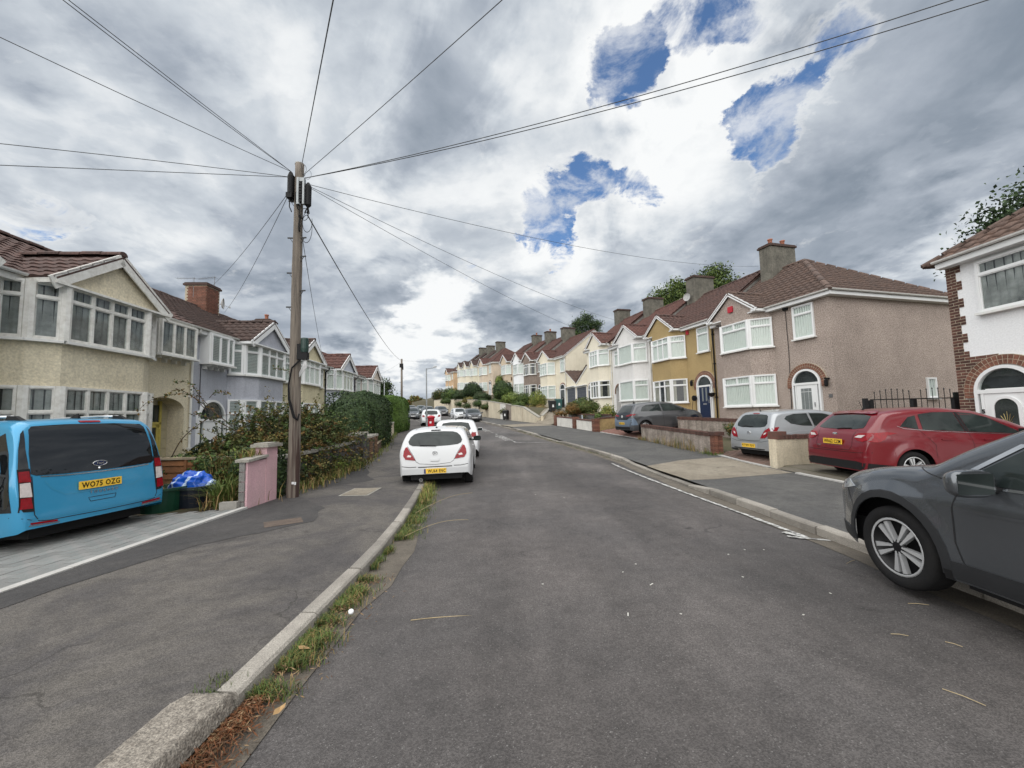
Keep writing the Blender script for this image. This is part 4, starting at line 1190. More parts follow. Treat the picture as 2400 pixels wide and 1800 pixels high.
def left_extra(root, w, d): pass
house('terraced_house', 'cream roughcast house at the left edge with only its white gable foot in view', LP(2.1), LP(8.0), -.5, CREAM_L, T_RUST, mirror=True, planx=CP, door=4.8, dw=1.3, dspring=1.7, dkind='plain', sw=(4.4, 5.4, 4.2, 5.2), style='grey', fm=M_OLDWHITE, pipe=None, seed=2, front=((1, 1), (1, 1), (1, 1), (1, 1)), **LKW)
house('terraced_house', 'cream roughcast house with flaking white bow windows behind the blue van', LP(8.0), LP(13.9), -.5, CREAM_L, T_RUST, planx=CP, front=((1.05, 1), (1, 1), (1, 1), (1, 1)), style='grey', fm=M_OLDWHITE,
  oriel=(4.05, 5.62, 4.28, 5.36, .32, ((1, 0), (1, 0), (1, 0))), door=4.78, porch=dict(r=.87, zs=2.53, rise=.42, depth=.55, build=cream_porch), pipe='white', singles=290, seed=3, **LKW)
def lil_extra(root, w, d):
 MB().tube([(.42, -.03, 5.4), (.40, -.03, 2.0), (.40, -.03, .3)], .012, 5).build('cable', M_BLACKP, root, fixn=False)
 aerial(root, w - .55, d['depth'] / 2 + .1, d['rdg'] + .55, 1.0, PI * .5, 7, .8)
 aerial(root, w + .15, d['depth'] / 2 - .4, d['rdg'] + .4, 1.45, PI * .42, 11, 1.0)
 dish(root, w - .1, d['depth'] / 2 - 1.0, d['rdg'] + .35, .4)
house('terraced_house', 'lilac rendered house with white arched door and slatted shutters beside the pole', LP(13.9), LP(19.7), -.5, LILAC, T_DARK, mirror=True, planx=LP2, front=((1, 1), (1, 1), (1, 1)), style='shutter',
  oriel=(4.1, 5.45, 4.28, 5.36, .34, ((1, 0), (1, 0), (.6, 0))), door=4.75, dw=1.5, dspring=2.2, dkind='slots', pipe=None, seed=4,
  chim=[dict(x=5.75, sx=.95, sy=1.0, h=1.15, m=M_MORTAR, bricks=True, pots=0)], extra=lil_extra, **LKW)
house('terraced_house', 'pale yellow rendered house with brown tiles just right of the pole', LP(19.7), LP(25.4), -.48, YELLOW, T_DARK, planx=LP2, front=((1, 1), (1, 1), (1, 1)), style='white', sw=(4.3, 5.3, 4.1, 5.25), door=4.8, dw=1.3, dspring=1.9, dkind='georgian', pipe='black', seed=5,
  chim=[dict(x=5.7, sx=.9, sy=.8, h=.75, m=M_MORTAR, bricks=True, pots=1)], **LKW)
house('terraced_house', 'pale blue rendered house with bright red roof on the left terrace', LP(25.4), LP(31.1), -.45, BLUEW, T_RED, planx=LP2, front=((1, 1), (1, 1), (1, 1)), style='white', sw=(4.3, 5.3, 4.1, 5.25), door=4.8, dw=1.3, dspring=1.9, dkind='georgian', pipe='black', seed=6, far=True, **LKW)
house('terraced_house', 'pink rendered end house of the left terrace beside the green tree', LP(31.1), LP(36.6), -.40, PINKW, T_RED, mirror=True, planx=LP2, front=((1, 1), (1, 1), (1, 1)), style='white', sw=(4.2, 5.3, 4.1, 5.25), door=4.8, dw=1.3, dspring=1.9, dkind='georgian', pipe='white', seed=7, far=True, ends=('party', 'gable'), **LKW)
# ---- right side
C0, C1, C2, C3, C4 = (12.5, 15.3), (10.95, 21.1), (9.5, 26.7), (8.15, 31.9), (6.95, 36.4)
D0, D1, D2, D3, D4 = (5.74, 41.7), (3.6, 46.9), (1.85, 51.1), (.25, 55.1), (-1.5, 59.4)
E0, E1, E2, E3, E4 = (-3.05, 63.2), (-5.35, 68.9), (-7.4, 74.0), (-9.2, 78.5), (-11.0, 83.0)
F0, F1 = (-12.9, 87.5), (-15.2, 93)
M_RED = mat('alarm_red', (.45, .02, .035), .4, .1, 5)
def alarm(root, x, y, z, m=None):
 MB().prism_y([(-.13, -.13), (.13, -.13), (.15, 0), (.13, .16), (-.13, .16), (-.15, 0)], -.07, 0).build('burglar_alarm', m or M_RED, root, loc=(x, y, z), fixn=False)
def grey_extra(root, w, d):
 alarm(root, d['gc'], -d['proj'], 5.75)
 MB().box((4.10, -.09, 5.15), (4.30, 0, 5.42)).build('junction_box', M_BLACKP, root, fixn=False)
 MB().tube([(4.18, -.025, 5.2), (4.2, -.025, 3.4), (4.12, -.025, .6)], .012, 5).build('cable', M_BLACKP, root, fixn=False)
 MB().box((5.72, -.02, 1.28), (5.86, 0, 1.42)).build('number_plate', mat('slate_plate', (.12, .12, .12), .5), root, fixn=False)
 mb = MB().box((5.70, -.16, 2.0), (5.80, 0, 2.06)).lathe([(.03, 1.72), (.06, 1.76), (.07, 1.96), (.02, 2.0)], 8, (5.75, -.14, 0)); mb.build('wall_lamp', M_BLACKP, root, fixn=False)
 aerial(root, .3, d['depth'] / 2 + .7, d['rdg'] + 1.1, .55, PI * .2, 9, .9)
 window(root, (w, 7.0), (w, 7.9) if False else (w, 7.38), 4.0, 5.2, ((1, 0),), 0, 'white')
 window(root, (w, 5.0), (w, 5.55), 1.2, 2.05, ((1, 0),), 0, 'white')
RKW = dict(depth=7.4, rise=2.8, eave=5.55)
def rkw(**k): d = dict(RKW); d.update(k); return d
B3 = ((1, 1), (1, 1), (1, 1))
house('terraced_house', 'pinkish grey pebbledashed end house with large blank side wall', C1, C0, .75, GREYD, T_BROWN, front=((1, 1, 2),), ends=('party', 'hip'), dkind='georgian', bayx=(.62, 1.25, 2.85, 3.5), chim=[dict(x=.85, h=1.3, pots=2, sx=.7, sy=1.7)], extra=grey_extra, seed=11, style='net', pipe=None, **RKW)
def must_extra(root, w, d):
 MB().box((3.62, -.08, 5.02), (3.80, 0, 5.42)).build('burglar_alarm', M_RED, root, fixn=False)
 MB().lathe([(.02, 1.95), (.07, 1.99), (.09, 2.2), (.03, 2.3)], 8, (3.95, -.15, 0)).box((3.93, -.15, 2.28), (3.97, 0, 2.32)).build('wall_lamp', M_BLACKP, root, fixn=False)
 MB().tube([(5.55, -.03, 5.5), (5.62, -.03, 4.2), (5.5, -.03, 3.6), (5.55, -.03, 2.6)], .01, 4).build('cable', M_BLACKP, root, fixn=False)
 dish(root, .6, d['depth'] / 2 - 1.1, d['rdg'] + .0, .3)
house('terraced_house', 'mustard rendered house with navy front door and red alarm box', C2, C1, 1.1, MUST, T_RUST, front=B3, frontlow=B3, style='net', stylelow='sides', dkind='composite', dleaf=M_NAVY, chim=[dict(x=.6, h=1.3, pots=0, sx=.8, sy=1.6)], extra=must_extra, seed=12, pipe='black', **RKW)
house('terraced_house', 'white rendered house with brick arched open porch beside the mustard house', C3, C2, 1.42, WHITER, T_RED, front=((1, 0),), splay=((1, 1),), style='net', door=.95, sw=(.45, 1.2, 3.9, 5.1), porch=dict(r=.52, zs=1.85, rise=.52, depth=.9), dkind='composite', dleaf=M_UPVC, bricks=1, bayx=(1.75, 2.3, 4.2, 4.95), gable=(1.6, 4.95), chim=[dict(x=.5, h=1.1, pots=0, sx=.8, sy=1.4)], seed=13, **RKW)
house('terraced_house', 'cream end house next to the white one with brick arch over dark door', C4, C3, 1.85, CREAM_P, T_RED, front=B3, style='net', stylelow='sides', door=.75, dw=1.1, sw=None, dkind='composite', dleaf=M_BLKDOOR, bricks=1, bayx=(1.55, 2.1, 3.6, 4.3), gable=(1.4, 4.4), seed=14, ends=('gable', 'party'), chim=[dict(x=.3, h=1.0, pots=0, sx=.7, sy=1.3)], **RKW)
house('terraced_house', 'cream house with tall plain gable wall above the garages', D1, D0, 2.35, CREAM_R, T_RED, front=B3, style='net', dkind='composite', dleaf=M_BLKDOOR, bricks=1, ends=('party', 'gable'), chim=[dict(x=.05, h=1.35, pots=0, sx=.75, sy=1.6)], seed=15, far=True, bayx=(.4, .9, 2.7, 3.3), gable=(.2, 3.3), **RKW)
house('terraced_house', 'brown pebbledashed house between the cream gable house and a white one', D2, D1, 2.85, DASHB, T_RED, front=B3, style='sides', door=3.95, dw=.95, sw=(3.6, 4.2, 3.9, 5.1), dkind='composite', dleaf=M_BLKDOOR, bricks=1, chim=[dict(x=.05, h=1.3, pots=1, sx=.75, sy=1.4)], seed=16, far=True, bayx=(.3, .8, 2.5, 3.1), gable=(.1, 3.1), **RKW)
house('terraced_house', 'white house with curved bay left of the brown pebbledashed one', D3, D2, 3.3, WHITEB, T_RED, front=B3, style='net', door=.65, dw=.9, sw=None, dkind='composite', dleaf=M_BLKDOOR, bricks=1, chim=[dict(x=.05, h=1.2, pots=1, sx=.75, sy=1.3)], seed=17, far=True, bayx=(1.2, 1.7, 3.3, 4.0), gable=(1.1, 4.1), **RKW)
house('terraced_house', 'buff house with a round plaque above its ground floor window', D4, D3, 3.75, BUFF, T_RED, front=B3, style='net', door=.65, dw=.9, sw=None, dkind='composite', bricks=0, seed=18, far=True, bayx=(1.2, 1.7, 3.3, 4.0), gable=(1.1, 4.1), ends=('gable', 'party'),
  extra=lambda root, w, d: MB().lathe([(.26, -.05), (.26, .0)], 14, (3.9, -.06, 3.0), axis='y').build('plaque', mat('plaque_brown', (.12, .06, .03), .6), root, fixn=False), **RKW)
house('terraced_house', 'peach hip roofed house at the near end of the upper terrace', E1, E0, 4.75, PEACH, T_RED, front=B3, style='net', dkind='composite', bricks=1, ends=('party', 'hip'), chim=[dict(x=.05, h=1.5, pots=0, sx=.8, sy=1.6)], seed=19, far=True, **RKW)
house('terraced_house', 'lemon house second from the near end of the upper terrace', E2, E1, 5.2, LEMON, T_DARK, front=B3, style='net', dkind='composite', bricks=0, chim=[dict(x=.05, h=1.3, pots=0, sx=.8, sy=1.5)], seed=20, far=True, **RKW)
house('terraced_house', 'cream house third along the upper terrace behind tall shrubs', E3, E2, 5.6, CREAM_R, T_DARK, front=B3, style='net', dkind='composite', door=4.2, sw=(3.8, 4.5, 3.9, 5.1), bricks=0, chim=[dict(x=.05, h=1.3, pots=0, sx=.8, sy=1.5)], seed=21, far=True, **rkw())
house('terraced_house', 'cream house at the far end of the upper terrace', E4, E3, 6.0, CREAM_P, T_DARK, front=B3, style='net', dkind='composite', door=4.2, sw=(3.8, 4.5, 3.9, 5.1), bricks=0, seed=22, far=True, ends=('gable', 'party'), **rkw())
house('terraced_house', 'apricot house farthest up the hill on the right', F1, F0, 6.1, ORANGE, T_RUST, front=B3, style='net', dkind='composite', bricks=0, seed=23, far=True, ends=('gable', 'hip'), **RKW)
# ---- white and brick house at the right edge
def brick_extra(root, w, d):
 me = MB().box((-.106, -.0155, -.031), (.106, 0, .031)).mesh('brick', M_BRICKD)
 half = MB().box((-.050, -.0155, -.031), (.050, 0, .031)).mesh('brick', M_BRICKD)
 mo = MB(); cnt = 0
 nz = int(5.35 / .075)
 for j in range(nz):
  z = .04 + j * .075
  blk = (j // 3) % 2
  wd = .22 if blk else .33
  if z < 2.80: wd = 1.0 - math.sqrt(max(0, .845 ** 2 - max(0, z - 1.9) ** 2)) if z < 2.75 else 2.2
  if z < 1.9: wd = 1.0 - .62 - (.24 if z > 1.72 else 0)
  k = .0
  mo.box((0, -.012, z - .0375), (wd - .004, 0, z + .0375))
  x = 0.; first = True
  while x < wd - .04:
   L_ = .215
   if first and j % 2: L_ = .103
   first = False
   L_ = min(L_, wd - x - .002)
   if L_ > .16:
    o = inst('brick', me, root, (x + L_ / 2, 0, z), scale=(L_ / .214, 1, 1))
   elif L_ > .03:
    o = inst('brick', half, root, (x + L_ / 2, 0, z), scale=(L_ / .102, 1, 1))
   cnt += 1; x += L_ + .011
 mo.build('mortar', M_MORTAR, root, fixn=False)
 me2 = MB().box((-.003, 0, 0), (0, 7.4, 2.7)).build('flank_brickwork', M_BRICKD, root, fixn=False)
 o = text_mesh('5', .13, 'house_number', .006, .004); o.materials.append(M_BLACKP)
 ob = link(bpy.data.objects.new('house_number', o), root); ob.location = (.57, -.115, 1.42); ob.rotation_euler = (PI / 2, 0, 0)
house('semi_detached_house', 'bright white house with brown brick quoins and arched white door numbered 5', (11.42, 10.15), (11.54, 2.97), .03, WHITEB, T_BROWN, eave=5.4, rise=2.7, depth=7.4, mirror=True, ends=('hip', 'party'), front=((1, 1, 2),), sw=(4.9, 6.50, 3.80, 5.06), door=6.18, dw=1.2, dspring=1.9, dkind='oval', bricks=2,
  bayx=(.7, 1.3, 3.2, 3.9), gable=(.5, 4.0), chim=[dict(x=3.6, y=5.0, h=1.0)], extra=brick_extra, pipe=None, style='grey', seed=24, cat='house')  # grey sheets behind these panes imitate a pale reflection
# ---- garages between the cream houses
def garage(name, label, A, B, floor, left):
 w = math.hypot(B[0] - A[0], B[1] - A[1]); rz = math.atan2(B[1] - A[1], B[0] - A[0])
 root = thing(name, label, 'garage', (A[0], A[1], floor), rz, 'lean-to garages between the cream houses')
 h0, h1 = (3.9, 2.5) if left else (2.5, 3.9)
 MB().prism_y([(0, -2), (w, -2), (w, h1), (0, h0)], 0, 5.5).build('wall', CREAM_R, root)
 th = math.atan2(h1 - h0, w); V = math.hypot(w, h1 - h0) + .1
 out = [[], []]
 c, s = math.cos(th), math.sin(th)
 if left: tile_plane(out, (w, -.15, h1 + .05), (0, 1, 0), (-c, 0, -s), V, lambda b: 0, lambda b: 5.6, cw=.42, ch=.42)
 else: tile_plane(out, (0, 5.5, h0 + .05), (0, -1, 0), (c, 0, s), V, lambda b: 0, lambda b: 5.6, cw=.42, ch=.42)
 ro = MB().bar((0, 2.7, h0 + .01), (w, 2.7, h1 + .01), 5.6, .04, up=(-s, 0, c)).build('roof', T_BROWN, root, fixn=False)
 tiles_obj(out, T_BROWN, ro)
 MB().bar((0, -.04, h0 - .05), (w, -.04, h1 - .05), .16, .04, up=(0, 1, 0)).build('bargeboard', M_UPVC, root, fixn=False)
 d = MB(); x0, x1 = .25, w - .25
 for k in range(6): d.box((x0, -.03 - .008 * (k % 2), .05 + k * .33), (x1, -.0, .05 + k * .33 + .32))
 d.build('garage_door', mat('slate_grey_paint', (.075, .085, .105), .5, .1, 4), root, fixn=False)
 MB().box((x0 - .08, -.05, 2.03), (x1 + .08, 0, 2.12)).box((x0 - .08, -.05, 0), (x0, 0, 2.03)).box((x1, -.05, 0), (x1 + .08, 0, 2.03)).build('door_frame', M_UPVC, root, fixn=False)
 MB().box((x0 - .2, -.3, 2.13), (x1 + .2, 0, 2.2)).build('canopy', M_UPVC, root, fixn=False)
_gm = ((C4[0] + D0[0]) / 2, (C4[1] + D0[1]) / 2)
garage('garage', 'left lean-to garage with grey door against the tall gable wall', (D0[0] + .02, D0[1] - .02), _gm, 2.2, True)
garage('garage', 'right lean-to garage with grey door behind the round shrub', _gm, (C4[0], C4[1]), 2.1, False)
# ------------------------------------------------------------------ drives, walls, fences
M_BLOCK = mat('grey_paving_block', (.215, .207, .20), .85, .25, 7, .35, 70, col2=(.13, .165, .16), fine=.2, fscale=110, rand=.16)
M_REDBLOCK = mat('red_paving_block', (.17, .105, .082), .88, .3, 5, .3, 70, col2=(.10, .075, .062), fine=.2, fscale=90)
M_PINKBLOCK = mat('pink_paving', (.30, .165, .135), .88, .3, 5, .3, 70, col2=(.2, .12, .10), fine=.2, fscale=90)
M_EDGE = mat('pale_edging', (.46, .45, .43), .85, .2, 5, .3, 70, col2=(.28, .27, .25))
M_FENCE = mat('orange_brown_fence', (.25, .105, .040), .85, .3, 3, .4, 30, col2=(.12, .055, .025), rand=.25, streak=.1)
M_PALEW = mat('pale_timber', (.36, .29, .20), .85, .25, 4, .3, 30)
M_PINK = mat('pink_masonry_paint', (.60, .375, .41), .85, .22, 3.2, .5, 40, col2=(.46, .33, .33), fine=.1, fscale=50, streak=.10)
M_BLOCKW = mat('concrete_blockwork', (.20, .195, .185), .95, .3, 9, .6, 40, col2=(.11, .105, .10), rand=.2)
M_STONE = mat('dark_grey_stone', (.105, .100, .095), .95, .4, 6, .8, 24, col2=(.05, .048, .045), rand=.3, fine=.25, fscale=40)
M_COPE = mat('weathered_coping', (.33, .315, .28), .9, .3, 6, .5, 40, col2=(.17, .16, .13), fine=.2, fscale=70)
M_ROUGHCAST = mat('weathered_roughcast', (.36, .31, .27), .95, .5, 2.2, .8, 26, col2=(.13, .105, .085), fine=.28, fscale=24, streak=.45)
M_CREAMW = render_mat('cream_wall_render', (.62, .55, .42), (.44, .38, .28), streak=.25)
M_WHITEW = render_mat('white_wall_render', (.72, .70, .65), streak=.12)
M_IRON = mat('black_iron', (.012, .012, .013), .5, 0)
def drive(name, poly, m, dz=.004, zf=None, n=7):
 bm = bmesh.new()
 f = bm.faces.new([bm.verts.new((x, y, 0)) for x, y in poly])
 bmesh.ops.triangulate(bm, faces=[f]); bmesh.ops.subdivide_edges(bm, edges=bm.edges, cuts=n, use_grid_fill=True)
 for v in bm.verts: v.co.z = (zf or H)(v.co.x, v.co.y) + dz
 me = bpy.data.meshes.new(name); bm.to_mesh(me); bm.free(); me.materials.append(m)
 if me.polygons[0].normal.z < 0: me.flip_normals()
 return tag(link(bpy.data.objects.new(name, me)), kind='structure')
VZ = lambda x, y: .125 + (x + 4.75) * .045
vd = drive('driveway', [(-4.63, 1.0), (-4.66, 7.0), (-10.7, 7.0), (-10.7, 1.0)], mat('joint_sand', (.09, .08, .065), .95, .2, 5), zf=lambda x, y: VZ(x, y) - .012)
bw, bl = .165, .245
meb = MB().box((-bw / 2, -bl / 2, -.03), (bw / 2, bl / 2, 0)).mesh('paving_block', M_BLOCK)
cand = []
i = 0; x = -4.86
while x > -10.5:
 y = 1.05 + (bl / 2 if i % 2 else 0)
 while y < 6.9:
  if 900 - 0 < 1e9 and y > .9: cand.append((x, y))
  y += bl + .008
 x -= bw + .008; i += 1
seen = [c for c in cand if c[0] / max(.1, c[1]) > -1.45 and c[0] > -8.4]
rest = [c for c in cand if c not in set(seen)]
seen.sort(key=lambda c: c[0] ** 2 + c[1] ** 2)
for (x, y) in seen[:300]:
 inst('paving_block', meb, vd, (x + random.uniform(-.003, .003), y, VZ(x, y) + random.uniform(-.002, .003)), (0, -.045, random.uniform(-.01, .01)))
mb = MB()
for (x, y) in seen[300:] + rest:
 z = VZ(x, y) + random.uniform(-.002, .003)
 mb.box((x - bw / 2, y - bl / 2, z - .03), (x + bw / 2, y + bl / 2, z))
mb.build('paving_blocks', M_BLOCK, vd, fixn=False)['kind'] = 'stuff'
y = .2
mee = MB().box((-.05, -.45, -.06), (.05, .45, .0)).mesh('edging_stone', M_EDGE)
while y < 7.0:
 inst('edging_stone', mee, vd, (-4.68 - .005 * (y / 7), y, .142)); y += .91
def blockdrive(poly_fn, x0, x1, y0, y1, rz, m, name, label=None):
 root = bpy.data.objects.new(name, None); link(root); root['kind'] = 'structure'
 mb = MB(); c, s = math.cos(rz), math.sin(rz)
 i = 0; x = x0
 while x < x1:
  y = y0 + (.1 if i % 2 else 0)
  while y < y1:
   if poly_fn(x, y):
    z = H(x, y) + .012 + random.uniform(-.002, .003)
    z2 = H(x + .1, y) + .012
    mb.add([(x - .048, y - .097, z), (x + .048, y - .097, z2 - (z2 - z) * .5), (x + .048, y + .097, z2 - (z2 - z) * .5), (x - .048, y + .097, z),
      (x - .048, y - .097, z - .03), (x + .048, y - .097, z - .03), (x + .048, y + .097, z - .03), (x - .048, y + .097, z - .03)], [(0, 1, 2, 3), (0, 4, 5, 1), (1, 5, 6, 2), (2, 6, 7, 3), (3, 7, 4, 0)])
   y += .2
  x += .1; i += 1
 o = mb.build('paving_blocks', m, root, fixn=False); o['kind'] = 'stuff'
 return root
blockdrive(lambda x, y: x > RW(y) + .05 and y > 10.7 + (x - 6.9) * .28 and y < 13.5 + (x - 6.9) * .25 and x < RH(y) - .3, 6.8, 12.4, 10.5, 15.6, 0, M_REDBLOCK, 'driveway')
blockdrive(lambda x, y: x > RW(y) + .05 and 18.9 + (x - 6) * .2 < y < 23.6 + (x - 5.2) * .25 and x < RH(y) - .3, 4.9, 10.6, 18.8, 25, 0, M_PINKBLOCK, 'driveway')
drive('driveway', [(6.78, 3.0), (6.78, 10.4), (10.95, 11.3), (11.0, 3.0)], mat('mossy_concrete', (.135, .118, .092), .9, .4, 1.5, .4, 40, col2=(.07, .064, .045), fine=.25, fscale=50), dz=.012)
drive('driveway', [(1.9, 33.6), (3.0, 31.4), (7.9, 33.0), (6.6, 38.5), (4.0, 40.0)], M_BEIGE, dz=.02)
mb = MB()
for (p, q) in (((6.72, 3.5), (6.74, 9.6)), ((6.78, 10.7), (6.88, 13.5)), ((6.1, 19.4), (5.15, 23.5))):
 for k in range(8):
  a = Vector((*p, 0)).lerp(Vector((*q, 0)), k / 8 + .002); b = Vector((*p, 0)).lerp(Vector((*q, 0)), (k + 1) / 8 - .002)
  a.z, b.z = ZR(a.y) + .125, ZR(b.y) + .125
  MB().bar(a, b, .12, .06).build('edging_stone', M_EDGE, kr_root, fixn=False)
def fence():
 Y0 = 8.35
 root = thing('panel_fence', 'orange brown overlapped board fence behind the blue bag', 'fence', (0, Y0, 0))
 xs = [-5.35, -6.25, -7.9, -9.55, -11.0]
 zt = .90
 for i, x in enumerate(xs):
  MB().box((x - .04, -.04, -.6), (x + .04, .04, zt + .02)).build('post', M_FENCE, root, fixn=False)
  if i < 4:
   x1 = xs[i + 1]
   z = -.35 - .1 * i * 0
   k = 0
   while z < zt - .06:
    h = .165
    MB().add([(x1 + .04, -.028, z), (x - .04, -.028, z + random.uniform(-.008, .008)), (x - .04, -.004, z + h), (x1 + .04, -.004, z + h),
       (x1 + .04, .0, z), (x - .04, .0, z), (x - .04, .006, z + h), (x1 + .04, .006, z + h)],
       [(0, 1, 2, 3), (7, 6, 5, 4), (0, 4, 5, 1), (3, 2, 6, 7)]).build('plank', M_FENCE, root, fixn=False)
    z += .135; k += 1
   for t in (.33, .67):
    xx = x + (x1 - x) * t
    MB().box((xx - .022, -.048, -.4), (xx + .022, -.03, zt - .04)).build('batten', M_FENCE, root, fixn=False)
   MB().box((x1 + .02, -.05, zt - .045), (x - .02, .03, zt)).build('rail', M_PALEW, root, fixn=False)
fence()
def pink_wall():
 root = thing('garden_wall', 'pink painted stub wall with pale coping beside the telegraph pole', 'wall', (-4.76, 7.08, .10))
 mb = MB().box((-.05, .0, -.3), (.07, .52, .80)).box((-.14, .52, -.3), (.08, .86, 1.02))
 mb.build('wall', M_PINK, root, fixn=False)
 for k in range(5): MB().box((-.06, -.03, -.05 + k * .172), (.035, -.001, -.05 + k * .172 + .158)).build('block', M_BLOCKW, root, fixn=False)
 MB().add([(-.12, -.06, .80), (.12, -.06, .80), (.12, .52, .84), (-.12, .52, .84), (-.12, -.06, .845), (.12, -.06, .845), (.12, .52, .885), (-.12, .52, .885)],
    [(3, 2, 1, 0), (4, 5, 6, 7), (0, 1, 5, 4), (1, 2, 6, 5), (2, 3, 7, 6), (3, 0, 4, 7)]).build('coping', M_COPE, root)
 MB().prism([(-.20, .46), (.14, .46), (.15, .92), (-.2, .92)], 1.02, 1.075).box((-.16, .5, 1.075), (.10, .88, 1.10)).build('coping', M_COPE, root)
pink_wall()
tag(MB().box((-.14, -.05, 0), (.14, .05, .14)).build('concrete_block', M_CONC, None, loc=(-4.92, 6.98, .10), rz=.1, fixn=False), 'pale concrete kerb block lying at the foot of the pink wall', 'block')
def stone_blocks(root, P, Q, h0, h1, thick, m, bl=.42, bh=.20, side=1, capm=None, zoff=-.15, cope=.07, copew=.06, pitch_=True, name='stone'):
 """coursed blocks one by one between ground points P and Q"""
 P, Q = Vector((*P, 0)), Vector((*Q, 0)); d = Q - P; L_ = d.length; ang = math.atan2(d.y, d.x)
 r_ = random.Random(int(L_ * 1000))
 nr = int(max(h0, h1) / bh + .99)
 for j in range(nr):
  a = 0. ; first = True
  while a < L_ - .02:
   l = bl * r_.uniform(.65, 1.3)
   if first and j % 2: l *= .5
   first = False
   if a + l > L_ - .1: l = L_ - a
   tm = (a + l / 2) / L_
   top = h0 + (h1 - h0) * tm
   z0 = j * bh; z1 = min((j + 1) * bh, top)
   if z1 - z0 > .04:
    g = .009; pr = r_.uniform(-.012, .018)
    p = P + d * tm
    mbx = MB(); x0, x1 = -l / 2 + g, l / 2 - g
    j_ = lambda: r_.uniform(-.012, .012)
    y0 = -thick / 2 - pr
    mbx.add([(x0 + j_(), y0, z0 + g), (x1 + j_(), y0, z0 + g), (x1 + j_(), y0 + j_(), z1 - g + j_() * .4), (x0 + j_(), y0 + j_(), z1 - g + j_() * .4),
       (x0, thick / 2, z0 + g), (x1, thick / 2, z0 + g), (x1, thick / 2, z1 - g), (x0, thick / 2, z1 - g)],
      [(0, 1, 2, 3), (7, 6, 5, 4), (0, 4, 5, 1), (1, 5, 6, 2), (2, 6, 7, 3), (3, 7, 4, 0)])
    o = mbx.build(name, m, root, fixn=False)
    o.location = (p.x, p.y, ZR(p.y) + .10 + 0); o.rotation_euler = (0, 0, ang)
   a += l
 core = MB(); z = 0
 s = Vector((-d.y, d.x, 0)).normalized() * (thick / 2 - .025)
 za, zb = ZR(P.y) + .1, ZR(Q.y) + .1
 core.add([P - s + Vector((0, 0, za - .4)), Q - s + Vector((0, 0, zb - .4)), Q + s + Vector((0, 0, zb - .4)), P + s + Vector((0, 0, za - .4)), P - s + Vector((0, 0, za + h0 - .02)), Q - s + Vector((0, 0, zb + h1 - .02)), Q + s + Vector((0, 0, zb + h1 - .02)), P + s + Vector((0, 0, za + h0 - .02))],
    [(3, 2, 1, 0), (4, 5, 6, 7), (0, 1, 5, 4), (1, 2, 6, 5), (2, 3, 7, 6), (3, 0, 4, 7)])
 core.build('mortar', mat('dark_mortar', (.075, .07, .062), .95, .2, 8), root)
 if cope:
  n = max(1, int(L_ / .6))
  for i in range(n):
   a, b = P + d * (i / n + .002), P + d * ((i + 1) / n - .004)
   a.z = ZR(a.y) + .1 + h0 + (h1 - h0) * i / n + cope / 2; b.z = ZR(b.y) + .1 + h0 + (h1 - h0) * (i + 1) / n + cope / 2
   MB().bar(a, b, thick + 2 * copew, cope).build('coping', capm or M_COPE, root, fixn=False)
def stone_wall_left():
 root = thing('stone_wall', 'dark grey stone block wall under the spreading bush right of the pole', 'wall')
 stone_blocks(root, (-5.08, 8.35), (-5.12, 12.6), .74, .78, .22, M_STONE)
 stone_blocks(root, (-5.12, 12.6), (-5.15, 13.05), .98, .98, .26, M_STONE, bl=.26, bh=.24)
 root2 = thing('gate_pier', 'dark stone gate pier with flat cap at the end of the stone wall', 'pier')
 stone_blocks(root2, (-5.15, 13.2), (-5.18, 13.6), 1.0, 1.0, .40, M_STONE, bl=.30, bh=.25, copew=.05)
 for k, (y, lab) in enumerate(((14.1, 'brown brick gate pier nearer the dark hedge-side gate'), (14.75, 'narrow brown brick gate pier touching the dark hedge'))):
  r3 = thing('brick_pier', lab, 'pier', group='brick piers by the dark hedge')
  stone_blocks(r3, (-5.22 - .05 * k, y), (-5.24 - .05 * k, y + .34), .82 - .0 * k, .82, .34, mat('tan_brick', (.20, .115, .06), .9, .3, 9, .4, 50, col2=(.12, .07, .045), rand=.3), bl=.22, bh=.075, copew=.03, name='brick')
stone_wall_left()
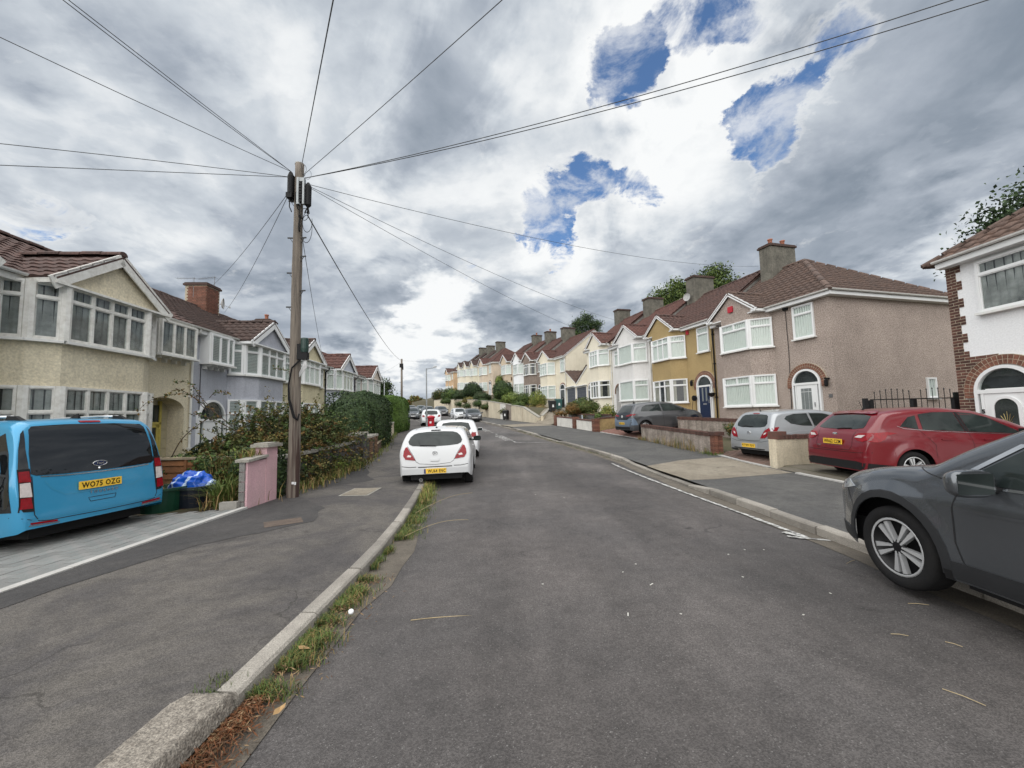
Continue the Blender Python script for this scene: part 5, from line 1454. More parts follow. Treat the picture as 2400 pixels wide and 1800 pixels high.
def slab_wall(name, label, P, Q, h, thick, m, capm, cat='wall', group=None, base=None, cap=.06, capw=.03, bricks=False, h2=None, drop=.5):
 root = thing(name, label, cat, group=group)
 P, Q = Vector((*P, 0)), Vector((*Q, 0)); d = Q - P
 h2 = h if h2 is None else h2
 s = Vector((-d.y, d.x, 0)).normalized() * (thick / 2)
 ba, bb = base if base else (ZR(P.y) + .11, ZR(Q.y) + .11)
 Z = lambda z: Vector((0, 0, z))
 MB().add([P - s + Z(ba - drop), Q - s + Z(bb - drop), Q + s + Z(bb - drop), P + s + Z(ba - drop), P - s + Z(ba + h), Q - s + Z(bb + h2), Q + s + Z(bb + h2), P + s + Z(ba + h)],
    [(3, 2, 1, 0), (4, 5, 6, 7), (0, 1, 5, 4), (1, 2, 6, 5), (2, 3, 7, 6), (3, 0, 4, 7)]).build('wall', m, root)
 if cap:
  n = max(1, int(d.length / (.078 if bricks else .7)))
  if bricks:
   ang = math.atan2(d.y, d.x)
   me = MB().box((-.033, -thick / 2 - capw, 0), (.033, thick / 2 + capw, cap)).mesh('brick', capm)
   for i in range(n):
    p = P + d * ((i + .5) / n)
    inst('brick', me, root, (p.x, p.y, ba + (bb - ba) * (i + .5) / n + h + (h2 - h) * (i + .5) / n + random.uniform(-.006, .006)), (random.uniform(-.04, .04), 0, ang))
  else:
   for i in range(n):
    a, b = P + d * (i / n + .001), P + d * ((i + 1) / n - .002)
    a.z = ba + (bb - ba) * i / n + h + (h2 - h) * i / n + cap / 2; b.z = ba + (bb - ba) * (i + 1) / n + h + (h2 - h) * (i + 1) / n + cap / 2
    MB().bar(a, b, thick + 2 * capw, cap).build('coping', capm, root, fixn=False)
 return root
M_COPEB = mat('dark_red_coping_brick', (.115, .045, .035), .9, .4, 9, .5, 40, col2=(.06, .045, .035), rand=.3)
r = slab_wall('garden_wall', 'cream rendered low wall with dark brick coping between silver and red cars', (6.86, 10.62), (10.9, 11.75), .70, .22, M_CREAMW, M_COPEB, bricks=True, cap=.10, base=(.13, .1))
MB().box((-.17, -.13, 0), (.17, .13, .20)).build('brick_block', M_COPEB, r, loc=(7.03, 10.66, .83), rz=.25, fixn=False)
r = slab_wall('garden_wall', 'weathered roughcast low wall with crumbling brick coping and red brick end', (6.90, 13.85), (6.2, 19.0), .62, .22, M_ROUGHCAST, M_COPEB, bricks=True, cap=.12)
for j in range(9):
 for k in range(2): MB().box((-.15 + k * .152, -.16, 0), (-.15 + k * .152 + .143, .16, .065)).build('brick', M_BRICK, r, loc=(6.93, 13.66, .10 + j * .075), rz=-.1, fixn=False)
MB().box((-.19, -.2, 0), (.19, .2, .12)).build('pier_cap', M_COPEB, r, loc=(6.93, 13.66, .78), rz=-.1, fixn=False)
slab_wall('garden_wall', 'second grey retaining wall with red coping in front of the mustard house', (8.2, 19.6), (9.35, 15.0), .62, .22, M_ROUGHCAST, M_COPEB, bricks=True, cap=.12, base=(.62, .50))
slab_wall('garden_wall', 'white panel wall nearest the blue grey hatchback', (4.92, 24.3), (4.32, 26.5), .62, .2, M_WHITEW, M_COPEB, cap=.07)
slab_wall('garden_wall', 'white panel wall farther from the blue grey hatchback', (4.14, 27.2), (3.42, 30.0), .66, .2, M_WHITEW, M_COPEB, cap=.07)
for k, (x, y, lab) in enumerate(((4.24, 26.85, 'rough brick pier between the two white wall panels'), (3.34, 30.35, 'rough brick pier at the drive end of the white walls'), (4.98, 24.0, 'rough brick pier at the near end of the white walls'))):
 r = thing('brick_pier', lab, 'pier', group='brick piers of the white walls')
 for j in range(11): MB().box((-.16, -.22, 0), (.16, .22, .066)).build('brick', M_BRICK, r, loc=(x + random.uniform(-.01, .01), y, ZR(y) + .08 + j * .075), rz=.25, fixn=False)
slab_wall('garden_wall', 'low rubble terrace wall behind the white panels', (6.0, 24.6), (4.4, 30.6), .72, .25, M_STONE, M_COPEB, base=(.75, .85), cap=.08)
slab_wall('garden_wall', 'ochre rendered side wall beside the blue grey hatchback', (5.1, 24.0), (8.7, 25.2), .85, .2, mat('ochre_render', (.36, .26, .12), .9, .3, 3, .5, 30), M_COPEB, base=(.42, .6), cap=.08)
def retain(P, Q, lab, m, cap=.06, extra=.12):
 ya, yb = P[1], Q[1]
 return slab_wall('retaining_wall', lab, P, Q, 0, .25, m, M_COPE, base=(ZR(ya) + .13 + RT(ya) + extra, ZR(yb) + .13 + RT(yb) + extra), cap=cap, drop=3.2)
M_STAINW = render_mat('stained_cream_render', (.50, .44, .33), (.30, .25, .18), streak=.4)
for (ya, yb, lab, m) in ((33.9, 37.4, 'cream retaining wall right beside the shared drive', M_CREAMW), (37.5, 40.6, 'cream retaining wall left of the one by the drive', M_CREAMW), (40.7, 42.4, 'grey roughcast retaining wall behind the wheelie bin', M_ROUGHCAST),
      (42.5, 44.4, 'white retaining wall panel next to the grey roughcast one', M_WHITEW), (44.5, 49.5, 'cream retaining wall behind the parked black car', M_CREAMW), (49.6, 57, 'stained cream retaining wall behind the parked white car', M_STAINW),
      (57.2, 67, 'long stained cream retaining wall under the hillside shrubs', M_STAINW), (67.2, 84, 'far cream retaining wall near the crest of the road', M_CREAMW)):
 retain((RW(ya) + .15, ya), (RW(yb) + .15, yb), lab, m)
slab_wall('garden_wall', 'sloping cream wall beside the shared drive', (RW(33.6) + .2, 33.6), (3.9, 38.6), .55, .2, M_CREAMW, M_COPE, base=(.95, 1.9), drop=1.2)
slab_wall('garden_wall', 'small cream wall with rounded pier below the light green hedge', (LW(20.5) - .12, 20.5), (LW(26.5) - .12, 26.5), .75, .25, M_CREAMW, M_COPE)
r = thing('gate_pier', 'cream rounded pier at the far end of the small cream wall', 'pier', (LW(26.8) - .1, 26.8, ZR(26.8) + .1))
MB().box((-.2, -.2, 0), (.2, .2, 1.05)).build('pier', M_CREAMW, r, fixn=False); MB().lathe([(.26, 1.05), (.26, 1.1), (.18, 1.2), (.02, 1.24)], 10).build('cap', M_CREAMW, r, smooth=True)
slab_wall('garden_wall', 'brown timber garden edge below the dark hedge', (-5.32, 15.1), (LW(20.2) - .12, 20.2), .38, .12, mat('brown_boards', (.11, .065, .04), .9, .3, 5, .4, 30), M_PALEW, cap=.03)
def railing():
 P, Q = Vector((10.45, 11.78, 0)), Vector((13.05, 11.55, 0)); d = (Q - P); ang = math.atan2(d.y, d.x); L_ = d.length
 root = thing('iron_gate', 'black iron double gates with finials between the pebbledashed and white houses', 'gate', (P.x, P.y, .1), ang)
 for x in (0, .15, 1.32, 2.42): MB().box((x - .05, -.05, 0), (x + .05, .05, 1.78 if x == 0 else 1.72)).build('post', M_IRON, root, fixn=False)
 for z in (.2, 1.2, 1.72): MB().box((.15, -.012, z), (2.42, .012, z + .03)).build('rail', M_IRON, root, fixn=False)
 n = 14
 for i in range(n):
  x = .27 + i * (2.05 / (n - 1))
  if abs(x - 1.32) < .06: continue
  h = 1.92 + .10 * math.sin(PI * ((x - .2) % 1.15) / 1.15)
  MB().tube([(x, 0, .1), (x, 0, h)], .009, 5).lathe([(.0, h - .02), (.022, h), (.0, h + .045)], 6, (x, 0, 0)).build('bar', M_IRON, root, fixn=False)
  if i < n - 1: MB().tube([(x + .07, 0, .1), (x + .07, 0, 1.36)], .007, 4).lathe([(.0, 1.35), (.02, 1.37), (.0, 1.41)], 6, (x + .07, 0, 0)).build('bar', M_IRON, root, fixn=False)
 g = thing('side_gate', 'dark boarded side gate beside the brick quoins', 'gate', (12.9, 11.6, .1), -.06)
 for k in range(4): MB().box((-.02 + k * .10, -.02, 0), (.075 + k * .10, .02, 1.9)).build('plank', mat('dark_green_boards', (.018, .024, .022), .7, .2, 6, rand=.2), g, fixn=False)
railing()
# ------------------------------------------------------------------ street furniture
def wood_mat():
 m = bpy.data.materials.new('weathered_pole_wood'); m.use_nodes = True
 nt = m.node_tree; N, L = nt.nodes.new, nt.links.new
 p = nt.nodes['Principled BSDF']; p.inputs['Roughness'].default_value = .9
 tc = N('ShaderNodeTexCoord'); mp = N('ShaderNodeMapping'); mp.inputs['Scale'].default_value = (14, 14, .55); L(tc.outputs['Object'], mp.inputs[0])
 n = N('ShaderNodeTexNoise'); n.inputs['Scale'].default_value = 2.2; n.inputs['Detail'].default_value = 8; n.inputs['Roughness'].default_value = .65; n.inputs['Distortion'].default_value = .6; L(mp.outputs[0], n.inputs['Vector'])
 cr = N('ShaderNodeValToRGB'); L(n.outputs['Fac'], cr.inputs[0])
 e = cr.color_ramp.elements; e[0].position, e[0].color = .30, (.055, .044, .038, 1); e[1].position, e[1].color = .60, (.19, .16, .13, 1)
 x = e.new(.42); x.color = (.115, .098, .082, 1)
 mp2 = N('ShaderNodeMapping'); mp2.inputs['Scale'].default_value = (7, 7, .22); L(tc.outputs['Object'], mp2.inputs[0])
 n2 = N('ShaderNodeTexNoise'); n2.inputs['Scale'].default_value = 1.6; n2.inputs['Detail'].default_value = 5; L(mp2.outputs[0], n2.inputs['Vector'])
 sp = N('ShaderNodeSeparateXYZ'); L(tc.outputs['Object'], sp.inputs[0])
 mr = N('ShaderNodeMapRange'); L(sp.outputs[2], mr.inputs[0]); mr.inputs[1].default_value, mr.inputs[2].default_value, mr.inputs[3].default_value, mr.inputs[4].default_value = .0, 3.2, .11, -.12
 ad = N('ShaderNodeMath'); ad.operation = 'ADD'; L(n2.outputs['Fac'], ad.inputs[0]); L(mr.outputs[0], ad.inputs[1])
 m2 = N('ShaderNodeMapRange'); L(ad.outputs[0], m2.inputs[0]); m2.inputs[1].default_value, m2.inputs[2].default_value = .57, .66
 mx = N('ShaderNodeMix'); mx.data_type = 'RGBA'; L(m2.outputs[0], mx.inputs[0]); L(cr.outputs[0], mx.inputs[6]); mx.inputs[7].default_value = (.045, .024, .019, 1)
 L(mx.outputs[2], p.inputs['Base Color'])
 b = N('ShaderNodeBump'); b.inputs['Strength'].default_value = .7; b.inputs['Distance'].default_value = .012; L(n.outputs['Fac'], b.inputs['Height']); L(b.outputs[0], p.inputs['Normal'])
 return m
M_POLE = wood_mat()
M_GALV = mat('galvanised_steel', (.33, .35, .36), .5, .15, 8, metal=.5)
M_CABLE = mat('black_cable', (.008, .008, .009), .7, 0, spec=.2)
M_WIRE = mat('overhead_wire', (.045, .047, .05), .6, 0)
PX, PY = -4.42, 8.05
def pole():
 z0 = ZR(PY) + .10
 root = thing('telegraph_pole', 'tall weathered wooden telegraph pole beside the pink wall', 'telegraph pole', (PX, PY, z0))
 pts, rr = [], []
 for i in range(30):
  t = i / 29; z = -.3 + 7.28 * t
  pts.append((.012 * math.sin(z * 1.1) - .0 * t, .01 * math.sin(z * 1.7), z)); rr.append(.116 - .033 * t + .003 * math.sin(z * 3) + .002 * math.sin(z * 11))
 MB().tube(pts, rr, 22).build('pole', M_POLE, root, smooth=True)
 MB().lathe([(.086, 6.96), (.09, 7.0), (.03, 7.04)], 16).build('pole_cap', M_GALV, root, smooth=True)
 for k, (z, s) in enumerate(((6.15, -1), (5.35, -1), (5.35, 1), (4.95, 1), (4.6, -1), (4.22, 1), (3.88, -1))):
  a = 1.0 if s > 0 else 1.0
  MB().bar((s * .10, -.03, z), (s * .27, -.05, z), .025, .025).bar((s * .26, -.05, z - .015), (s * .26, -.05, z + .03), .03, .025).bar((s * .11, -.03, z - .11), (s * .2, -.04, z - .01), .012, .012).build('step_iron', M_IRON, root, fixn=False)
 bx = MB().box((-.24, -.16, 6.28), (-.09, .10, 6.68)).box((-.27, -.20, 6.18), (-.10, .10, 6.29)).lathe([(.075, 6.26), (.085, 6.3), (.085, 6.66), (.05, 6.74)], 12, (-.17, -.13, 0)); bx.build('terminal_box', M_BLACKP, root)
 fr = MB().box((.05, -.22, 6.02), (.11, -.12, 6.60)).box((.11, -.20, 6.52), (.25, -.12, 6.60)).box((.22, -.22, 6.02), (.27, -.12, 6.58)).box((.06, -.21, 6.02), (.13, -.12, 6.10)); fr.build('bracket', M_GALV, root, fixn=False)
 bb = MB()
 for k in range(7): bb.lathe([(.05, 0), (.066, .01), (.066, .05), (.05, .06)], 10, (.165, -.17, 6.06 + k * .06))
 bb.build('cable_joint', M_BLACKP, root)
 bb = MB().lathe([(.03, 5.98), (.085, 6.03), (.09, 6.44), (.03, 6.52)], 12, (.33, -.10, 0))
 for k in range(6): bb.tube([(.33, -.10, 6.02), (.31 + .05 * math.cos(k), -.1 + .07 * math.sin(k * 1.3), 5.88 - .01 * k)], .014, 5)
 bb.build('cable_joint', M_BLACKP, root)
 lo = MB()
 def loop(c, r0, r1, n, ph, rad=.007): lo.tube([(c[0] + r0 * math.cos(a + ph), c[1], c[2] + r1 * math.sin(a + ph)) for a in np.linspace(0, 2 * PI * .86, n)], rad, 5, caps=False)
 loop((.33, -.12, 5.66), .14, .22, 16, 1.2); loop((.30, -.10, 5.52), .16, .30, 18, 1.4); loop((.26, -.14, 5.82), .11, .13, 14, 1.1); loop((.20, -.1, 6.80), .06, .12, 12, 0, .006); loop((.31, -.1, 6.70), .10, .10, 14, 2, .004)
 lo.build('cable_loop', M_CABLE, root, smooth=True, fixn=False)['kind'] = 'stuff'
 c = MB().tube([(-.17, -.15, 6.2), (-.19, -.14, 6.0), (-.12, -.14, 5.88)], .014, 6).tube([(.0, -.15, 6.3), (.0, -.16, 6.1), (.06, -.17, 5.95), (.12, -.17, 5.9)], .014, 6)
 c.tube([(.13, -.17, 6.0), (.12, -.19, 5.75), (.22, -.15, 5.72)], .016, 6).tube([(.15, -.16, 5.8), (.10, -.15, 5.55), (.12, -.13, 5.45)], .02, 6)
 c.build('cable', M_CABLE, root, smooth=True, fixn=False)
 MB().lathe([(.03, 2.90), (.095, 2.93), (.105, 3.00), (.10, 3.20), (.085, 3.22), (.0, 3.225)], 16, (.30, -.08, 0)).build('joint_closure', mat('dark_green_plastic', (.010, .035, .028), .4, .1, 5), root, smooth=False)
 MB().box((.12, -.16, 2.78), (.40, -.02, 2.92)).box((.10, -.12, 2.86), (.22, -.04, 3.1)).build('closure_bracket', M_BLACKP, root, fixn=False)
 wl = MB()
 for k in range(5): wl.tube([(.34, -.09, 2.8), (.28 + .03 * k, -.14, 2.62), (.2, -.15, 2.5 - .02 * k)], .011, 5)
 wl.build('white_cable', mat('pale_cable', (.5, .5, .5), .5), root, smooth=True, fixn=False)
 MB().tube([(.22, -.13, 2.78), (.02, -.21, 2.60), (-.06, -.21, 2.25), (-.04, -.21, 1.98), (.10, -.2, 1.62), (.18, -.16, 1.56), (.20, -.12, 1.68)], [.018, .02, .024, .03, .034, .03, .02], 8).build('cable', M_CABLE, root, smooth=True)
 MB().lathe([(.03, 0), (.03, .055)], 8, (.11, -.10, .28)).box((.06, -.175, .30), (.12, -.16, .345)).build('marker_tag', M_UPVC, root, fixn=False)
 for o in root.children:
  if o.name.split('.')[0] not in ('pole', 'pole_cap'): o.scale = (.72, .74, 1)
 return root
pole()
def simple_pole(x, y, h, lab):
 root = thing('telegraph_pole', lab, 'telegraph pole', (x, y, ZR(y) + .1))
 MB().tube([(0, 0, -.3), (0, 0, h)], [.14, .10], 10).build('pole', M_POLE, root, smooth=True)
 MB().box((-.2, -.18, h - 1.0), (.2, -.05, h - .55)).box((.08, -.2, h - 1.25), (.22, -.05, h - .9)).build('terminal_box', M_BLACKP, root, fixn=False)
 for k in range(4): MB().bar(((-1) ** k * .08, 0, h - 2.2 - .5 * k), ((-1) ** k * .26, 0, h - 2.2 - .5 * k), .025, .025).build('step_iron', M_IRON, root, fixn=False)
simple_pole(-12.55, 45, 7.1, 'distant telegraph pole rising behind the light green hedge')
TOP = Vector((PX, PY, ZR(PY) + .1 + 6.75))
def wire(p, q, sag, lab, r_=.0062, n=22):
 p, q = Vector(p), Vector(q)
 pts = []
 for i in range(n + 1):
  t = i / n; c = p.lerp(q, t); c.z -= sag * 4 * t * (1 - t); pts.append(c)
 o = MB().tube(pts, r_, 4, caps=False).build('overhead_wire', M_WIRE, None, smooth=True, fixn=False)
 return tag(o, lab, 'wire', 'wires spreading from the telegraph pole')
def ray_at(px, py, Y=None, X=None):
 d = ray(px, py); t = (Y / d.y) if Y is not None else (X / d.x)
 return Vector((0, 0, CAM_H)) + d * t
TL, TR = TOP + Vector((-.12, -.08, .02)), TOP + Vector((.14, -.08, -.05))
WL = [((165, 0), 4.0, None, TL, .02, 'upper wire of the pair running to the top left corner'), ((158, 0), 4.0, None, TL, .05, 'lower wire of the pair running to the top left corner'), ((0, 83), 4.6, None, TL, .03, 'wire running to the left edge high above the cream house'),
  ((0, 340), 5.6, None, TL + Vector((0, 0, -.12)), -.03, 'upper of two wires running level to the left edge'), ((0, 387), 5.6, None, TL + Vector((0, 0, -.12)), .0, 'lower of two wires running level to the left edge'),
  ((781, 0), 3.2, None, TOP + Vector((.03, 0, .1)), .0, 'thin wire running straight up the sky from the pole'), ((1172, 0), 4.4, None, TR, .03, 'wire rising from the pole to the top middle of the sky'),
  ((2120, 0), 5.2, None, TR + Vector((0, 0, -.08)), .30, 'upper of the double wires sweeping to the top right'), ((2190, 0), 5.2, None, TR + Vector((0, 0, -.08)), .32, 'lower of the double wires sweeping to the top right')]
for (px, py), Y, X, A, sag, lab in WL:
 B = ray_at(px, py, Y=Y); B = A + (B - A) * 1.35
 wire(A, B, sag, lab, .0085 if 'double' in lab else .0062)
wire(TR + Vector((.05, 0, -.2)), (13.9, 21.6, 9.6), .5, 'upper wire crossing the street to the pebbledashed house chimney')
wire(TR + Vector((.05, 0, -.22)), (9.4, 26.6, 7.3), .45, 'middle wire crossing the street to the mustard house')
wire(TR + Vector((.05, 0, -.24)), (8.1, 31.7, 7.5), .45, 'lower wire crossing the street to the white porch house')
wire(TR + Vector((.1, 0, -.9)), (-12.55, 44.95, ZR(45) + 7.0), .55, 'thick wire sagging from the near pole to the distant pole', .014)
wire(TL + Vector((-.05, 0, -.45)), (-15.2, 19.2, 8.0), .25, 'left of two wires dropping to the lilac house chimney')
wire(TL + Vector((-.03, 0, -.45)), (-14.6, 19.9, 7.2), .25, 'right of two wires dropping to the lilac house roof')
wire(TR + Vector((-.05, 0, -1.1)), (-11.2, 23.5, 5.0), .2, 'thin wire dropping behind the pole to the yellow house')
wire((-12.55, 44.95, ZR(45) + 7.0), (-2.2, 62, 10.5), .3, 'wire from the distant pole to the peach house')
wire((-12.55, 44.95, ZR(45) + 6.9), (-12.9, 33.5, 4.9), .3, 'wire from the distant pole down to the pink end house')
def lamp_post(x, y, h, arm, lab):
 root = thing('street_lamp', lab, 'street lamp', (x, y, ZR(y) + .1))
 MB().tube([(0, 0, -.2), (0, 0, 1.2), (0, 0, 1.21), (0, 0, h)], [.075, .075, .05, .042], 10).build('column', M_GALV, root, smooth=False)
 MB().tube([(0, 0, h - .05), (arm * .35, 0, h), (arm * .62, 0, h + .03)], .025, 7).build('bracket_arm', M_GALV, root, smooth=True)
 s = 1 if arm > 0 else -1
 MB().add([(arm * .6, -.06, h + .02), (arm * .6, .06, h + .02), (arm, .11, h + .10), (arm, -.11, h + .10), (arm * .6, -.05, h + .09), (arm * .6, .05, h + .09), (arm * .95, .09, h + .19), (arm * .95, -.09, h + .19)],
    [(0, 1, 2, 3), (7, 6, 5, 4), (0, 4, 5, 1), (1, 5, 6, 2), (2, 6, 7, 3), (3, 7, 4, 0)]).build('lantern', mat('lantern_grey', (.40, .41, .41), .4), root)
lamp_post(-6.40, 29.6, 4.55, .78, 'grey street lamp standing behind the red post box')
lamp_post(-12.2, 76, 6.2, -1.2, 'distant grey street lamp above the hillside shrubs')
MB_ = thing('sign_post', 'thin grey pole in front of the green tree', 'post', (-12.75, 39.5, ZR(39.5)))
MB().tube([(0, 0, 0), (0, 0, 4.2)], .04, 8).build('pole', M_GALV, MB_, smooth=True); MB().lathe([(.07, 4.2), (.09, 4.25), (.02, 4.4)], 8).build('cap', M_GALV, MB_)
def post_box(x, y, z):
 root = thing('post_box', 'red pillar post box behind the parked white cars', 'post box', (x, y, z))
 rd = mat('post_box_red', (.42, .008, .022), .35, .08, 4)
 MB().lathe([(.235, 0), (.235, .12), (.205, .14), (.205, .98), (.225, 1.0), (.225, 1.04)], 20).build('body', rd, root)
 MB().lathe([(.25, 1.04), (.26, 1.09), (.24, 1.13), (.12, 1.19), (.01, 1.21)], 20).build('cap', rd, root)
 MB().box((-.11, -.22, 0.9), (.11, -.19, 0.93)).build('slot', M_BLACKP, root, fixn=False)
 MB().box((-.06, -.215, .7), (.06, -.2, .82)).build('collection_plate', M_UPVC, root, fixn=False)
 MB().box((-.13, -.212, .3), (.13, -.19, .86)).build('door', rd, root, fixn=False)
post_box(-5.25, 25.6, ZR(25.6) + .06)
r = thing('inspection_cover', 'rectangular pale inspection cover set in the left pavement', 'cover', (-3.25, 8.55, ZR(8.55) + .116))
MB().box((-.30, -.42, -.05), (.30, .42, .006)).build('frame', M_COPE, r, fixn=False)
MB().box((-.26, -.38, 0), (.26, -.01, .012)).build('lid', M_BEIGE, r, fixn=False); MB().box((-.26, .01, 0), (.26, .38, .012)).build('lid', M_BEIGE, r, fixn=False)
def wheelie(x, y, z, col, lab, rz=0., num=False):
 root = thing('wheelie_bin', lab, 'wheelie bin', (x, y, z), rz, 'wheelie bins in the front gardens')
 m = mat('bin_' + lab.split()[0], col, .5, .1, 4)
 MB().add([(-.22, -.25, .08), (.22, -.25, .08), (.22, .25, .08), (-.22, .25, .08), (-.28, -.33, .96), (.28, -.33, .96), (.28, .33, .96), (-.28, .33, .96)],
    [(3, 2, 1, 0), (4, 5, 6, 7), (0, 1, 5, 4), (1, 2, 6, 5), (2, 3, 7, 6), (3, 0, 4, 7)]).build('body', m, root)
 MB().add([(-.3, -.36, .965), (.3, -.36, .965), (.3, .36, .985), (-.3, .36, .985), (-.27, -.33, 1.0), (.27, -.33, 1.0), (.27, .34, 1.06), (-.27, .34, 1.06)],
    [(3, 2, 1, 0), (4, 5, 6, 7), (0, 1, 5, 4), (1, 2, 6, 5), (2, 3, 7, 6), (3, 0, 4, 7)]).build('lid', m, root)
 MB().tube([(-.26, .40, .98), (.26, .40, .98)], .02, 6).build('handle', m, root)
 for s in (-1, 1): MB().lathe([(.1, -.03), (.1, .03)], 12, (s * .25, .26, .1), axis='x').build('wheel', M_BLACKP, root)
 if num: MB().add([(-.09, -.29, .42), (.09, -.29, .42), (.06, -.315, .66), (-.06, -.315, .66)], [(0, 1, 2, 3)]).build('sticker', M_UPVC, root, fixn=False)
wheelie(RW(41.4) - .28, 41.4, ZR(41.4) + .13, (.012, .012, .013), 'black wheelie bin with white mark on the pavement by the grey wall', -.3, True)
wheelie(3.55, 35.6, H(3.55, 35.6), (.012, .013, .014), 'dark wheelie bin standing near the garages', .2, True)
wheelie(4.2, 36.2, H(4.2, 36.2), (.02, .09, .085), 'teal wheelie bin standing near the garages', .1, True)
wheelie(7.55, 25.9, H(7.55, 25.9), (.014, .014, .015), 'blackish bin against the white house behind the blue grey hatchback', .2)
wheelie(9.0, 24.4, H(9.0, 24.4), (.013, .013, .014), 'shiny black bin beside the mustard house wall', .2)
def tub(x, y, z, col, lab, r0, r1, h, name='tub'):
 root = thing(name, lab, 'tub', (x, y, z))
 m = mat(lab.split()[0] + '_tub_plastic', col, .45, .15, 5)
 MB().lathe([(r0, 0), (r1, h), (r1 + .03, h), (r1 + .03, h + .04), (r1 - .015, h + .04), (r0 - .015, .03)], 20).build('body', m, root, smooth=False)
 return root
t_ = tub(-6.38, 7.3, VZ(-6.38, 7.2), (.010, .062, .034), 'green plastic tub of dry plants beside the van', .30, .37, .38)
MB().lathe([(.35, .30), (.2, .36), (.02, .37)], 14).build('soil', M_EARTH, t_)
t_ = tub(-5.98, 7.55, VZ(-6, 7.5), (.010, .014, .024), 'dark navy tub under the blue bag', .24, .30, .34)
def blue_bag():
 bm = bmesh.new(); bmesh.ops.create_icosphere(bm, subdivisions=5, radius=1)
 for v in bm.verts:
  p = v.co.copy(); n = mnoise.ridged_multi_fractal(p * 1.6 + Vector((3, 1, 7)), 1.0, 2.0, 4, 1.0, 2.0)
  k = .80 + .20 * n + .14 * mnoise.noise(p * 2.2)
  v.co = Vector((p.x * .36 * k, p.y * .26 * k, (p.z * .25 * k) + (.05 if p.z > 0 else 0)))
 me = bpy.data.meshes.new('rubble_bag'); bm.to_mesh(me); bm.free()
 m = bpy.data.materials.new('blue_bag_plastic'); m.use_nodes = True
 nt = m.node_tree; N, L = nt.nodes.new, nt.links.new; p = nt.nodes['Principled BSDF']; p.inputs['Roughness'].default_value = .3
 tc = N('ShaderNodeTexCoord'); w = N('ShaderNodeTexWave'); w.inputs['Scale'].default_value = 1.3; w.inputs['Distortion'].default_value = 6; w.inputs['Detail'].default_value = 2; L(tc.outputs['Object'], w.inputs['Vector'])
 mr = N('ShaderNodeMapRange'); L(w.outputs['Fac'], mr.inputs[0]); mr.inputs[1].default_value, mr.inputs[2].default_value = .90, .95
 mx = N('ShaderNodeMix'); mx.data_type = 'RGBA'; L(mr.outputs[0], mx.inputs[0]); mx.inputs[6].default_value = (.008, .085, .48, 1); mx.inputs[7].default_value = (.5, .62, .8, 1); L(mx.outputs[2], p.inputs['Base Color'])
 me.materials.append(m)
 for q in me.polygons: q.use_smooth = True
 o = link(bpy.data.objects.new('rubble_bag', me)); o.location = (-6.08, 7.6, .38)
 tag(o, 'crumpled bright blue bag with white stripes on a dark tub', 'bag')
blue_bag()
tag(MB().box((-.25, -.02, -.18), (.25, .02, .18)).build('plastic_board', mat('pale_blue_board', (.55, .62, .68), .4, .1, 5), None, loc=(4.72, 27.0, 1.35), rz=1.3, fixn=False), 'pale blue board propped above the white garden wall', 'board')
r = thing('storage_box', 'small navy crate standing in front of the mustard house', 'crate', (8.95, 20.3, 1.15), .2)
MB().box((-.35, -.22, 0), (.35, .22, .22)).build('body', M_NAVY, r, fixn=False); MB().box((-.37, -.24, .22), (.37, .24, .26)).build('rim', M_NAVY, r, fixn=False)
r = thing('hose_reel', 'black hose reel with hanging loop on the mustard wall', 'hose reel', (10.42, 22.6, 2.35), -1.31)
MB().lathe([(.16, -.12), (.16, -.02)], 14, axis='y').lathe([(.05, -.16), (.05, 0)], 10, axis='y').build('reel', M_BLACKP, r)
MB().tube([(-.1, -.06, 0), (-.22, -.07, -.5), (-.1, -.07, -1.1), (.04, -.07, -1.3), (.1, -.07, -.9), (.12, -.07, -.1)], .014, 5).build('hose', M_BLACKP, r, smooth=True, fixn=False)
r = thing('hanging_basket', 'dark hanging basket beside the navy door', 'basket', (10.62, 21.15, 2.55), 0)
MB().lathe([(.02, -.2), (.14, -.14), (.19, 0), (.17, .02)], 12).build('bowl', M_BLACKP, r); MB().tube([(0, 0, .5), (.16, 0, 0)], .008, 4).tube([(0, 0, .5), (-.16, 0, 0)], .008, 4).tube([(0, 0, .5), (.25, .06, .5)], .012, 4).build('chain', M_BLACKP, r, fixn=False)
# ------------------------------------------------------------------ cars
def paint(name, col, metal=0., rough=.32):
 return mat(name, col, rough, .04, 1.5, 0, coat=.7, metal=metal, col2=[c * .88 for c in col], spec=.5)
M_CGLASS = mat('car_glass', (.010, .014, .014), .03, .5, 1.6, 0, spec=.42, col2=(.034, .044, .042), detail=3)
M_VGLASS = mat('tinted_car_glass', (.006, .007, .008), .025, 0, spec=.8)
M_TRIM = mat('black_trim', (.011, .011, .012), .6, .1, 5, spec=.25)
M_CLAD = mat('grey_black_cladding', (.022, .023, .025), .6, .1, 5, spec=.3)
M_TYRE = mat('tyre_rubber', (.011, .011, .012), .85, .2, 8, .2, 60, col2=(.020, .019, .018), spec=.2)
M_CHROME = mat('chrome', (.62, .63, .64), .15, 0, metal=1.0)
M_ALLOY = mat('alloy_silver', (.60, .61, .62), .35, .1, 6, metal=.5)
M_ALLOYD = mat('alloy_dark', (.008, .008, .009), .45, 0, spec=.25)
M_SEAM = mat('panel_gap', (.010, .010, .011), .8, 0)
M_TAIL = mat('tail_lamp_red', (.26, .004, .010), .18, .3, 20, spec=.35, col2=(.12, .004, .008))
M_TAILW = mat('tail_lamp_clear', (.62, .56, .54), .15, .2, 20, coat=1)
M_HEAD = mat('headlamp', (.42, .45, .47), .12, .4, 14, coat=1, col2=(.10, .11, .12))
M_PLY = mat('yellow_plate', (.80, .50, .045), .4, .04, 4)
